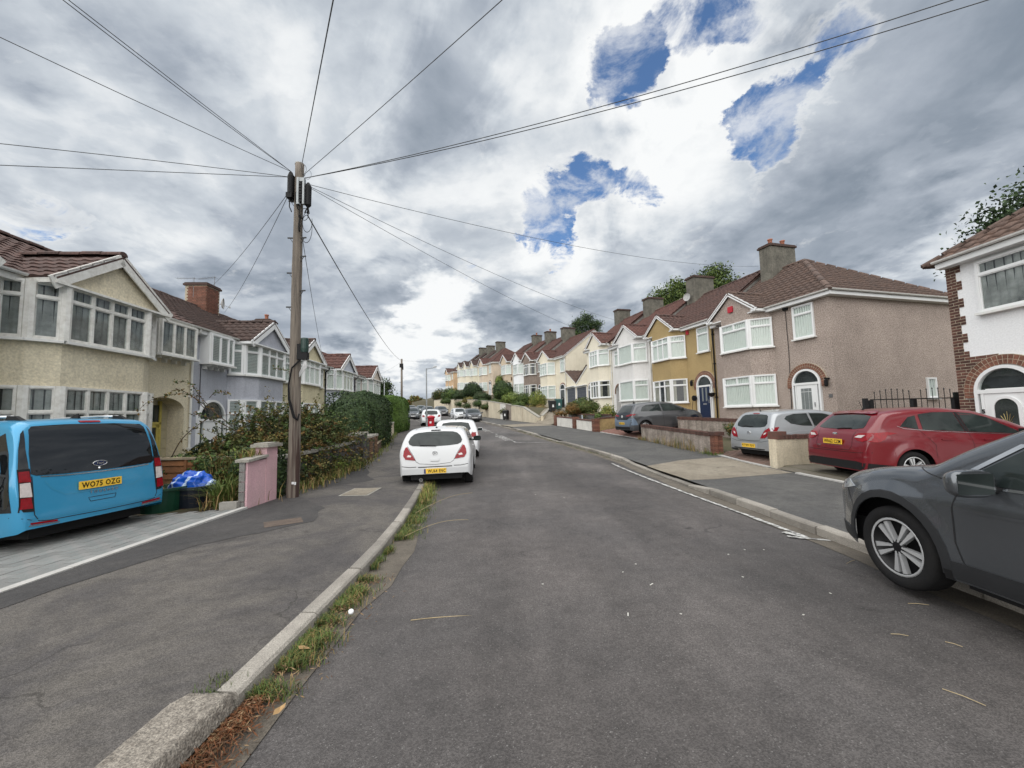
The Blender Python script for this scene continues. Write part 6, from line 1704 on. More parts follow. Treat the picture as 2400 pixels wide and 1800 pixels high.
M_PLW = mat('white_plate', (.75, .75, .74), .4, .04, 4)
M_INK = mat('plate_black', (.010, .010, .010), .5, 0)
M_BLUEB = mat('plate_blue', (.01, .03, .16), .4, 0)
class Car:
 def __init__(s, name, label, loc, heading, sp, paintm, cat='car', group=None, pitch=0., roll=0.):
  s.sp = sp
  s.root = thing(name, label, cat, loc, 0, group)
  s.root.rotation_euler = (roll, -pitch, heading)
  s.paint = paintm
  s.body_()
 def body_(s):
  sp = s.sp
  f = lambda key: (lambda x, a=np.array(sp[key], float): float(np.interp(x, a[:, 0], a[:, 1])))
  def sm(key, wdt):
   a = np.array(sp[key], float); X = np.linspace(0, sp['L'], 900); v = np.interp(X, a[:, 0], a[:, 1])
   n = max(1, int(wdt / sp['L'] * 900)); k = np.hanning(2 * n + 3)[1:-1]; k /= k.sum()
   v2 = np.convolve(np.pad(v, n, mode='reflect', reflect_type='odd'), k, 'valid')
   m_ = np.clip(np.minimum(X, sp['L'] - X) / .3, .0, 1)      # keep the steep ends as drawn
   v = v * (1 - m_) + v2 * m_
   return lambda x: float(np.interp(x, X, v))
  zt, zb0, hw, belt = sm('zt', .14), sm('zb', .05), sm('w', .10), f('belt')
  wr, ra = sp['r'], sp['r'] + sp.get('gap', .055)
  def zb(x):
   z = zb0(x)
   for xw in sp['wheels']:
    d = abs(x - xw)
    if d < ra: z = max(z, wr + math.sqrt(ra * ra - d * d) * 1.0)
   return z
  L_ = sp['L']
  xs = set([0, .006, .014, .025, .04, .055, .075, .1, .13, .16, .2, .24, .28, .33, L_, L_ - .006, L_ - .015, L_ - .03, L_ - .05, L_ - .08, L_ - .12, L_ - .17, L_ - .23])
  x = .38
  while x < L_ - .28: xs.add(round(x, 4)); x += .055
  for xw in sp['wheels']:
   for a in np.linspace(0, PI, 21): xs.add(round(xw + ra * math.cos(a), 4))
   xs.add(xw + ra + .004); xs.add(xw - ra - .004)
  xs = sorted(x for x in xs if 0 <= x <= L_)
  zr = max(p[1] for p in sp['zt'])
  tum = sp.get('tumble', .80)
  sh = sp.get('sh', .045)
  NS, NC, NT = 24, 6, 6
  verts, M = [], NS + NC + NT
  for x in xs:
   t_, b_, w_, be = zt(x), zb(x), hw(x), belt(x)
   if t_ < b_ + .03: b_ = t_ - .03
   h = t_ - b_
   rc = min(sp.get('rc', .15), .42 * h)
   rcy = min(rc * 1.25, .4 * w_)
   zc = t_ - rc
   def S(z):
    k = 1.0
    if z < .42: k -= .05 * ((.42 - z) / .22) ** 2 * .6
    zc_ = be - .16
    if z > zc_: k -= sh * min(1, (z - zc_) / .16)
    if z < be: k -= .022 * ((z - be + .10) / max(.3, be)) ** 2 * 2
    if z > be: k = min(k, 1 - sh - (1 - tum - sh) * ((z - be) / max(.2, zr - be)) ** 1.15)
    return k
   def flare(z):
    e = 0
    for xw in sp['wheels']:
     d = math.hypot(x - xw, z - wr)
     if d < ra + .16: e = max(e, sp.get('flare', .022) * max(0, 1 - max(0, d - ra - .02) / .14))
    return e
   for i in range(NS):
    z = b_ + (zc - b_) * i / NS
    verts.append((x, w_ * S(z) + flare(z) - (.016 * (z < be + .0) * 0), z))
   ys = w_ * S(zc) + flare(zc)
   for i in range(NC):
    a = PI / 2 * i / NC
    verts.append((x, ys - rcy + rcy * math.cos(a), zc + rc * math.sin(a)))
   for i in range(NT):
    q = 1 - i / (NT - 1)
    verts.append((x, (ys - rcy) * q, t_ + .022 * (1 - q * q) * min(1, h / .6)))
  n = len(xs)
  half = np.array(verts); other = half * np.array([1, -1, 1])
  allv = np.vstack([half, other]); ff = []
  o2 = n * M
  for j in range(n - 1):
   for i in range(M - 1):
    k = j * M + i
    ff.append((k, k + M, k + M + 1, k + 1)); ff.append((o2 + k, o2 + k + 1, o2 + k + M + 1, o2 + k + M))
  for j, rev in ((0, False), (n - 1, True)):
   for i in range(M - 1):
    k = j * M + i
    q = (k, k + 1, o2 + k + 1, o2 + k)
    ff.append(q if not rev else q[::-1])
  me = bpy.data.meshes.new('body'); me.from_pydata(allv.tolist(), [], ff); me.update()
  bm = bmesh.new(); bm.from_mesh(me); bmesh.ops.remove_doubles(bm, verts=bm.verts, dist=.0008); bmesh.ops.recalc_face_normals(bm, faces=bm.faces); bm.to_mesh(me); bm.free()
  for p in me.polygons: p.use_smooth = True
  s.bvh = BVHTree.FromPolygons([v.co for v in me.vertices], [tuple(p.vertices) for p in me.polygons])
  me.materials.append(s.paint)
  s.body = link(bpy.data.objects.new('body', me), s.root)
  ub = MB(); hwm = sp['w'][len(sp['w']) // 2][1]
  ub.box((.22, -hwm + .26, .20), (L_ - .22, hwm - .26, sp['r'] + .34))
  ub.box((sp['wheels'][0] + ra + .05, -hwm + .10, .19), (sp['wheels'][1] - ra - .05, hwm - .10, .45))
  ub.box((.20, -hwm + .2, .30), (.3, hwm - .2, .42))
  ub.box((sp['wheels'][1] + ra + .01, -hwm + .27, .22), (L_ - .16, hwm - .27, .50)).box((sp['wheels'][1] + ra - .02, -hwm + .12, .26), (sp['wheels'][1] + ra + .12, hwm - .12, .50))
  ub.build('underbody', M_TRIM, s.root, fixn=False)
  s.zt, s.hw = zt, hw
 def hit(s, axis, u, v):
  if axis == 'r': o, d = Vector((-2, u, v)), Vector((1, 0, 0))
  elif axis == 'f': o, d = Vector((s.sp['L'] + 2, u, v)), Vector((-1, 0, 0))
  elif axis == 'l': o, d = Vector((u, 3, v)), Vector((0, -1, 0))
  elif axis == 's': o, d = Vector((u, -3, v)), Vector((0, 1, 0))
  else: o, d = Vector((u, v, 4)), Vector((0, 0, -1))
  loc, nrm, idx, dist = s.bvh.ray_cast(o, d, 8)
  return loc, d, nrm
 def patch(s, name, axis, poly, m, off=.004, parent=None, cuts=4, mirror=False, label=None, skirt=True):
  """a thin piece that follows the bodywork under the outline"""
  for sg in ((1, -1) if mirror else (1,)):
   pl = [((u, v * sg) if axis == 't' else (u * sg if axis in 'rf' else u, v)) for u, v in poly]
   ax = axis
   if mirror and axis in 'ls': ax = 'l' if sg > 0 else 's'
   bm = bmesh.new()
   fc = bm.faces.new([bm.verts.new((u, v, 0)) for u, v in pl])
   bmesh.ops.triangulate(bm, faces=[fc])
   for _ in range(cuts):
    long_ = [e for e in bm.edges if e.calc_length() > .11]
    if not long_: break
    bmesh.ops.subdivide_edges(bm, edges=long_, cuts=1)
    bmesh.ops.triangulate(bm, faces=bm.faces)
   dd = None; bad = []
   for vv in bm.verts:
    loc, d, nrm = s.hit(ax, vv.co.x, vv.co.y)
    if loc is None: bad.append(vv); continue
    vv.co = loc + nrm * off if nrm.dot(d) < 0 else loc - d * off
   if bad: bmesh.ops.delete(bm, geom=bad, context='VERTS')
   if skirt and bm.faces:
    ed = [e for e in bm.edges if e.is_boundary]
    r_ = bmesh.ops.extrude_edge_only(bm, edges=ed)
    dv = {'r': (1, 0, 0), 'f': (-1, 0, 0), 'l': (0, -1, 0), 's': (0, 1, 0), 't': (0, 0, -1)}[ax]
    for g in r_['geom']:
     if isinstance(g, bmesh.types.BMVert): g.co += Vector(dv) * (off + .006)
   bmesh.ops.recalc_face_normals(bm, faces=bm.faces)
   me = bpy.data.meshes.new(name); bm.to_mesh(me); bm.free(); me.materials.append(m)
   for p in me.polygons: p.use_smooth = True
   try: me.set_sharp_from_angle(angle=R(40))
   except Exception: pass
   o = link(bpy.data.objects.new(name, me), parent or s.root)
   if label: o['label'] = label
  return o
 def line(s, name, axis, pts, w=.008, m=None, off=.0025, mirror=False, parent=None, round_=0.):
  for sg in ((1, -1) if mirror else (1,)):
   ax = axis
   pl = [((u, v * sg) if axis == 't' else (u * sg if axis in 'rf' else u, v)) for u, v in pts]
   if mirror and axis in 'ls': ax = 'l' if sg > 0 else 's'
   fine = []
   for a, b in zip(pl[:-1], pl[1:]):
    k = max(1, int(math.dist(a, b) / .05))
    for i in range(k): fine.append((a[0] + (b[0] - a[0]) * i / k, a[1] + (b[1] - a[1]) * i / k))
   fine.append(pl[-1])
   P = []
   for u, v in fine:
    loc, d, nrm = s.hit(ax, u, v)
    if loc is None: continue
    P.append((loc, nrm if nrm.dot(d) < 0 else -nrm))
   if len(P) < 2: continue
   vv, ff = [], []
   for i, (p, nn) in enumerate(P):
    t = (P[min(i + 1, len(P) - 1)][0] - P[max(i - 1, 0)][0])
    t = t.normalized() if t.length else Vector((1, 0, 0))
    sd = t.cross(nn).normalized() * (w / 2)
    vv += [p - sd + nn * off, p + sd + nn * off]
   for i in range(len(P) - 1): ff.append((2 * i, 2 * i + 1, 2 * i + 3, 2 * i + 2))
   MB().add(vv, ff).build(name, m or M_SEAM, parent or s.root, fixn=False)
 def wheels(s, style='multi', rimm=None, rim=.66, plain=False):
  sp = s.sp; r = sp['r']; tw = sp.get('tw', .20)
  rr = r * rim
  prof = [(rr, -tw / 2 + .02), (rr + .012, -tw / 2), (r - .03, -tw / 2), (r - .006, -tw / 2 + .02), (r, -tw / 2 + .05), (r, tw / 2 - .05), (r - .006, tw / 2 - .02), (r - .03, tw / 2), (rr + .012, tw / 2), (rr, tw / 2 - .02)]
  tyre = MB().lathe(prof, 36, axis='y', cap=False).mesh('wheel', M_TYRE, True)
  rm = MB().lathe([(rr + .004, tw / 2 - .025), (rr, tw / 2 - .012), (rr - .022, tw / 2 - .018), (rr - .03, tw / 2 - .09), (.05, tw / 2 - .10), (.0, tw / 2 - .10)], 32, axis='y', cap=False).mesh('rim', [M_ALLOYD if style in ('double', 'multi') else (rimm or M_ALLOY)], True)
  lip = MB().lathe([(rr + .003, tw / 2 - .016), (rr - .004, tw / 2 - .008), (rr - .018, tw / 2 - .014)], 32, axis='y', cap=False).mesh('rim_lip', rimm or M_ALLOY, True)
  spk = MB(); n = sp.get('spokes', 5)
  yo = tw / 2 - .03
  hub = MB().lathe([(.062, yo - .02), (.058, yo + .006), (.03, yo + .012), (.0, yo + .012)], 14, axis='y', cap=False).mesh('hub', M_ALLOYD if style == 'double' else (rimm or M_ALLOY), True)
  smesh = None
  if style in ('double', 'multi'):
   k = .055 if style == 'double' else .045
   for sg in (-1, 1):
    a = [(sg * .008, .04), (sg * .022, .04), (sg * (k + .010), rr - .008), (sg * (k - .036), rr - .008)]
    vv = [(x, yo + .012 - .010 * (z / rr), z) for x, z in a] + [(x, yo - .03, z) for x, z in a]
    spk.add(vv, [(0, 1, 2, 3), (7, 6, 5, 4), (0, 4, 5, 1), (1, 5, 6, 2), (2, 6, 7, 3), (3, 7, 4, 0)])
   smesh = spk.mesh('spoke', rimm or M_ALLOY)
  else:
   for sg in (0,):
    a = [(-.028, .04), (.028, .04), (.045, rr - .008), (-.045, rr - .008)]
    vv = [(x, yo + .008 - .010 * (z / rr), z) for x, z in a] + [(x, yo - .03, z) for x, z in a]
    spk.add(vv, [(0, 1, 2, 3), (7, 6, 5, 4), (0, 4, 5, 1), (1, 5, 6, 2), (2, 6, 7, 3), (3, 7, 4, 0)])
   smesh = spk.mesh('spoke', rimm or M_ALLOY)
  for xw in sp['wheels']:
   for sg in (1, -1):
    y = sg * (s.hw(xw) - tw / 2 - .012)
    w = bpy.data.objects.new('wheel', tyre); w.location = (xw, y, r); w.rotation_euler = (0, random.uniform(0, 6), 0 if sg > 0 else PI); link(w, s.root)
    if plain: continue
    for nm, me in (('rim', rm), ('rim_lip', lip), ('hub', hub)): link(bpy.data.objects.new(nm, me), w)
    for k in range(n):
     o = bpy.data.objects.new('spoke', smesh); o.rotation_euler = (0, 2 * PI * k / n, 0); link(o, w)
 def plate(s, txt, z, y=0., axis='r', yellow=True, euro=False, w=.52, h=.111, push=.012):
  loc, d, nrm = s.hit(axis, y, z)
  lean = 0.
  base = MB().box((-w / 2, -.006, -h / 2), (w / 2, .006, h / 2)).mesh('number_plate', M_PLY if yellow else M_PLW)
  o = bpy.data.objects.new('number_plate', base); link(o, s.root)
  x0 = min(s.hit(axis, y + k, z + q)[0].x for k in (-w / 2, 0, w / 2) for q in (-h / 2, h / 2)) if axis == 'r' else max(s.hit(axis, y + k, z + q)[0].x for k in (-w / 2, 0, w / 2) for q in (-h / 2, h / 2))
  o.location = (x0 + (-push if axis == 'r' else push), y, z)
  o.rotation_euler = (0, 0, -PI / 2 if axis == 'r' else PI / 2)
  t = text_mesh(txt, .095, 'plate_lettering', .002, .0008, 1.12); t.materials.append(M_INK)
  bx = [v.co.x for v in t.vertices]; k = (w * (.80 if euro else .90)) / (max(bx) - min(bx))
  tz = [v.co.y for v in t.vertices]; kz = .079 / (max(tz) - min(tz)); mx_, mz_ = (max(bx) + min(bx)) / 2, (max(tz) + min(tz)) / 2
  for v in t.vertices: v.co = ((v.co.x - mx_) * k + (.035 if euro else 0), -.0085, (v.co.y - mz_) * kz)
  link(bpy.data.objects.new('plate_lettering', t), o)
  if euro: MB().box((-w / 2 + .002, -.0075, -h / 2 + .002), (-w / 2 + .042, -.005, h / 2 - .002)).build('plate_band', M_BLUEB, o, fixn=False)
  return o
 def mirror(s, x, z, m=None, size=1.0, capm=None):
  for sg in (1, -1):
   y0 = s.hit('l' if sg > 0 else 's', x, z)[0]
   y = abs(y0.y) if y0 is not None else s.hw(x)
   bm = bmesh.new(); bmesh.ops.create_icosphere(bm, subdivisions=3, radius=1)
   for v in bm.verts:
    p = v.co
    k = 1 - .25 * max(0, p.x)
    v.co = Vector((p.x * .085 * size + (.0 if p.x > 0 else 0), (abs(p.y) ** .6 * (1 if p.y > 0 else -1)) * .115 * size * k, (abs(p.z) ** .6 * (1 if p.z > 0 else -1)) * .075 * size * k))
    if v.co.x < -.035 * size: v.co.x = -.035 * size
   me = bpy.data.meshes.new('mirror'); bm.to_mesh(me); bm.free(); me.materials.append(m or s.paint)
   for p in me.polygons: p.use_smooth = True
   try: me.set_sharp_from_angle(angle=R(50))
   except Exception: pass
   o = bpy.data.objects.new('mirror', me); o.location = (x, sg * (y + .14 * size), z + .03); link(o, s.root)
   MB().bar((x, sg * (y - .03), z - .02), (x, sg * (y + .1), z), .06, .045).build('mirror_stalk', M_TRIM, s.root, fixn=False)
   MB().box((-.037 * size, -.095 * size, -.055 * size), (-.036 * size, .095 * size, .055 * size)).build('mirror_glass', M_CGLASS, o, fixn=False)
 def antenna(s, x, y=0., L_=.25, fin=False):
  p = s.hit('t', x, y)[0]
  if fin: MB().add([(x - .08, y - .02, p.z - .01), (x + .10, y - .025, p.z - .01), (x + .10, y + .025, p.z - .01), (x - .08, y + .02, p.z - .01), (x - .07, y, p.z + .07), (x - .03, y, p.z + .065)],
       [(0, 1, 5, 4), (3, 4, 5, 2), (1, 2, 5), (0, 4, 3)]).build('antenna', M_TRIM, s.root)
  else: MB().lathe([(.03, -.01), (.02, .025)], 8, (x, y, p.z)).tube([(x, y, p.z), (x - L_ * .35, y, p.z + L_)], .005, 5).build('antenna', M_TRIM, s.root)
# ---- Vauxhall-shaped white hatch at the kerb
SP_SMALL = dict(L=4.0, r=.305, wheels=(.70, 3.21), tumble=.74, rc=.16,
 zt=[(0, .54), (.006, .60), (.02, .70), (.05, .84), (.09, .97), (.14, 1.06), (.24, 1.24), (.33, 1.38), (.40, 1.43), (.55, 1.46), (1.2, 1.485), (1.8, 1.47), (2.3, 1.39), (2.75, 1.17), (3.05, 1.02), (3.5, .93), (3.8, .80), (3.95, .66), (4.0, .5)],
 zb=[(0, .36), (.05, .31), (.15, .27), (.5, .22), (3.6, .20), (3.9, .24), (4.0, .34)],
 w=[(0, .77), (.02, .80), (.06, .83), (.15, .855), (.4, .868), (.9, .87), (3.0, .87), (3.5, .84), (3.8, .76), (3.95, .64), (4, .55)],
 belt=[(0, 1.0), (1, .98), (3, .92), (4, .9)])
def roundrect(x0, x1, z0, z1, r, n=4):
 out = []
 for cx, cz, a0 in ((x1 - r, z1 - r, 0), (x0 + r, z1 - r, PI / 2), (x0 + r, z0 + r, PI), (x1 - r, z0 + r, PI * 1.5)):
  for i in range(n + 1): a = a0 + PI / 2 * i / n; out.append((cx + r * math.cos(a), cz + r * math.sin(a)))
 return out
def sym(pts): return pts + [(-u, v) for u, v in reversed(pts)]
def side_glass(c, rear, front, zl, zu, split, m=None, mirror=True):
 pass
W_WHITE = paint('white_car_paint', (.52, .53, .54))
def corsa():
 hd = R(90 + 4)
 x, y = -1.85, 9.5
 c = Car('parked_car', 'white small hatchback with rear to camera half on the left kerb, plate WU64 ENC', (x, y, ZR(y) - .03), hd, dict(SP_SMALL, zt=[(a, b if b < 1.05 else b * .965) for a, b in SP_SMALL['zt']]), W_WHITE, group='cars parked along the kerbs', roll=R(-1.2))
 c.wheels('single', M_ALLOY)
 win = sym([(0.0, .995), (.30, 1.00), (.54, 1.02), (.62, 1.06), (.645, 1.12), (.60, 1.22), (.52, 1.29), (.42, 1.32), (.2, 1.335), (0, 1.34)][:-1])
 c.patch('rear_window', 'r', win, M_CGLASS, .006)
 c.patch('brake_light', 'r', roundrect(-.115, .115, 1.352, 1.372, .008), M_TRIM, .012)
 c.patch('tail_light', 'r', [(.66, 1.0), (.70, .985), (.735, .90), (.745, .80), (.69, .715), (.46, .685), (.50, .76), (.58, .88)], M_TAIL, .012, mirror=True)
 c.patch('reverse_lens', 'r', [(.55, .80), (.63, .82), (.66, .775), (.565, .765)], M_TAILW, .016, mirror=True)
 c.line('tailgate_gap', 'r', sym([(.655, 1.02), (.50, .78), (.44, .655), (.36, .605), (0, .575)]), .009)
 c.line('bumper_crease', 'r', [(.78, .56), (.60, .535), (.44, .535)], .014, M_SEAM, mirror=True)
 c.patch('bumper_step', 'r', roundrect(-.40, .40, .515, .535, .008), M_TRIM, .003)
 c.plate('WU64 ENC', .43, .0, euro=True)
 c.patch('tailgate_handle', 'r', roundrect(-.10, .10, .655, .715, .02), W_WHITE, .018)
 c.line('handle_shadow', 'r', [(-.10, .652), (.10, .652)], .008)
 b = MB()
 loc = c.hit('r', 0, .84)[0]
 ring = [(loc.x - .012, .052 * math.cos(a), .84 + .052 * math.sin(a)) for a in np.linspace(0, 2 * PI, 25)]
 b.tube(ring, .008, 6, caps=False); b.tube([(loc.x - .014, -.03, .86), (loc.x - .016, .0, .875), (loc.x - .016, .02, .85), (loc.x - .014, -.02, .825), (loc.x - .012, .04, .815)], .008, 5)
 b.build('badge', M_CHROME, c.root, smooth=True, fixn=False)
 c.patch('model_script', 'r', roundrect(.40, .51, .825, .835, .004), M_ALLOY, .004); c.patch('model_script', 'r', roundrect(-.51, -.49, .835, .85, .004), M_ALLOY, .004)
 c.patch('valance', 'r', [(-.52, .318), (.52, .318), (.44, .36), (-.44, .36)], mat('grey_valance', (.20, .19, .17), .6, .2, 6), .004)
 MB().lathe([(.045, -.06), (.045, .06), (.035, .06), (.035, -.06)], 14, (.02, .33, .235), axis='x').build('exhaust', M_CHROME, c.root)
 l = c.hit('r', .0, 1.0)[0]
 w_ = [c.hit('r', u, v)[0] + Vector((-.02, 0, 0)) for u, v in ((-.02, 1.005), (.1, 1.012), (.2, 1.018), (.36, 1.03))]
 MB().tube(w_, .012, 5).build('wiper', M_TRIM, c.root)
 c.antenna(.52, 0, .16)
 for q in ('l', 's'):
  c.patch('side_window', q, [(.62, 1.07), (1.45, 1.02), (1.45, 1.36), (.9, 1.36)], M_CGLASS, .004)
  c.patch('side_window', q, [(1.5, 1.02), (2.75, .97), (2.1, 1.33), (1.5, 1.36)], M_CGLASS, .004)
 c.line('roof_gutter', 't', [(.45, .50), (2.2, .50)], .012, mirror=True)
 c.line('door_gap', 'l', [(1.48, 1.0), (1.48, .35), (2.65, .35), (2.8, .95)], mirror=True)
 c.mirror(2.62, .98, M_TRIM); c.patch('door_handle', 'l', roundrect(1.62, 1.80, .86, .89, .01), W_WHITE, .02, mirror=True)
 return c
corsa()
SP_HATCH2 = dict(SP_SMALL)
def generic_rear(loc, hd, sp, pm, label, plate, group='cars parked along the kerbs'):
 c = Car('parked_car', label, loc, hd, sp, pm, group=group)
 c.wheels('single', M_ALLOY)
 c.patch('rear_window', 'r', sym([(0, 1.0), (.48, 1.03), (.56, 1.12), (.48, 1.33), (0, 1.37)][:-1] + [(.2, 1.37)]), M_CGLASS, .006)
 c.patch('tail_light', 'r', [(.60, .98), (.74, .98), (.76, .84), (.55, .80), (.56, .88)], M_TAIL, .012, mirror=True)
 c.patch('tail_light', 'l', [(.06, .86), (.06, .97), (.28, .99), (.22, .86)], M_TAIL, .010, mirror=True)
 c.line('tailgate_gap', 'r', sym([(.62, 1.02), (.50, .75), (.46, .60), (0, .57)][:-1] + [(0, .57)]), .009)
 if plate: c.plate(plate, .66)
 for q in ('l', 's'):
  c.patch('side_window', q, [(.62, 1.07), (1.55, 1.02), (1.55, 1.36), (.9, 1.36)], M_CGLASS, .004)
  c.patch('side_window', q, [(1.6, 1.02), (2.75, .97), (2.1, 1.33), (1.6, 1.36)], M_CGLASS, .004)
 c.mirror(2.62, .98); c.antenna(.55, 0, .15)
 c.line('door_gap', 'l', [(1.58, 1.0), (1.58, .35), (2.65, .35), (2.8, .95)], mirror=True)
 return c
generic_rear((-2.12, 14.7, ZR(14.7) + .0), R(90 + 6), dict(SP_SMALL, zt=[(x, z * .985) for x, z in SP_SMALL['zt']]), paint('pearl_white_paint', (.58, .585, .60)), 'white hatchback parked in front of the one with plate WU64 ENC', 'WR19 KXO')
SP_FAR = dict(SP_SMALL, L=4.2, zt=[(0, .55), (.02, .75), (.08, .98), (.2, 1.12), (.4, 1.38), (.6, 1.44), (1.3, 1.48), (1.9, 1.46), (2.4, 1.38), (2.95, 1.15), (3.25, 1.01), (3.7, .93), (4.0, .82), (4.15, .68), (4.2, .5)], wheels=(.78, 3.38),
    w=[(0, .74), (.05, .82), (.15, .86), (.4, .88), (1, .885), (3.1, .885), (3.7, .85), (4.0, .77), (4.15, .66), (4.2, .58)], zb=[(0, .32), (.15, .22), (3.8, .22), (4.2, .32)], belt=[(0, .98), (4.2, .9)])
def oncoming(x, y, hd, pm, label, plate=None, tall=1.0, z=None, group='cars parked along the kerbs', clad=False):
 sp = dict(SP_FAR); sp['zt'] = [(a, b * tall) for a, b in sp['zt']]
 c = Car('parked_car', label, (x - math.cos(hd) * 4.2, y - math.sin(hd) * 4.2, (z if z is not None else ZR(y)) + .03), hd, sp, pm, group=group)
 c.root.rotation_euler = (0, R(1.6), hd)
 c.wheels('single', M_ALLOY)
 k = tall
 c.patch('windscreen', 'f', sym([(.0, 1.035 * k), (.60, 1.02 * k), (.62, 1.06 * k), (.50, 1.37 * k), (0, 1.415 * k)][:-1] + [(.25, 1.41 * k)]), M_CGLASS, .006)
 c.patch('headlight', 'f', [(.40, .70 * k), (.62, .74 * k), (.72, .86 * k), (.60, .86 * k), (.46, .80 * k)], M_HEAD, .012, mirror=True)
 c.patch('grille', 'f', roundrect(-.30, .30, .66 * k, .75 * k, .03), M_TRIM, .008)
 c.patch('lower_grille', 'f', roundrect(-.48, .48, .34, .47, .04), M_TRIM, .006)
 b = c.hit('f', 0, .79 * k)[0]
 MB().lathe([(.055, 0), (.05, .012), (.0, .014)], 12, (b.x, 0, .775 * k), axis='x').build('badge', M_CHROME, c.root)
 if plate: c.plate(plate, .53, 0, 'f', False)
 for q in ('l', 's'):
  c.patch('side_window', q, [(.55, 1.05 * k), (1.55, 1.02 * k), (1.55, 1.36 * k), (.85, 1.36 * k)], M_CGLASS, .004)
  c.patch('side_window', q, [(1.6, 1.02 * k), (2.9, .97 * k), (2.2, 1.32 * k), (1.6, 1.36 * k)], M_CGLASS, .004)
 c.mirror(2.78, .98 * k)
 c.line('bonnet_gap', 't', [(3.2, .70), (3.9, .62), (4.08, .42)], .008, mirror=True)
 return c
oncoming(-3.95, 41.6, R(-90 + 13), paint('black_car_paint', (.016, .018, .022)), 'black car with chrome badge parked nose on below the cream walls', 'WX11 RDY')
oncoming(-6.05, 47.2, R(-90 + 16), W_WHITE, 'white car parked nose on behind the black one', 'WN09 YTD')
oncoming(-10.5, 60.5, R(-90 + 20), paint('dark_grey_suv_paint', (.030, .033, .038)), 'dark grey car with white plate farther up the right kerb', 'WV17 UHK', 1.08)
oncoming(-13.6, 66, R(-90 + 22), paint('charcoal_paint', (.02, .021, .023)), 'charcoal car just behind the dark grey one with white plate', None, 1.04)
oncoming(-16.6, 74, R(-90 + 22), paint('dark_green_paint', (.018, .03, .026)), 'dark green car third in the line up the hill', None, 1.1)
oncoming(-20.5, 82, R(-90 + 22), paint('pewter_paint', (.10, .105, .11)), 'pewter car near the crest of the road', None, 1.05)
oncoming(-24.2, 91, R(-90 + 22), paint('purple_paint', (.045, .03, .075)), 'small purplish car at the crest of the road', None, 1.0)
oncoming(-12.75, 51.0, R(-90 + 16), paint('slate_blue_paint', (.035, .042, .05)), 'slate grey car facing the camera beside the light green hedge', 'WM14 FSA', 1.1)
generic_rear((-6.95, 34.0, ZR(34) + .05), R(90 + 14), SP_SMALL, paint('silver_paint_far', (.52, .54, .55), .3), 'silver hatchback parked behind the red post box', None)
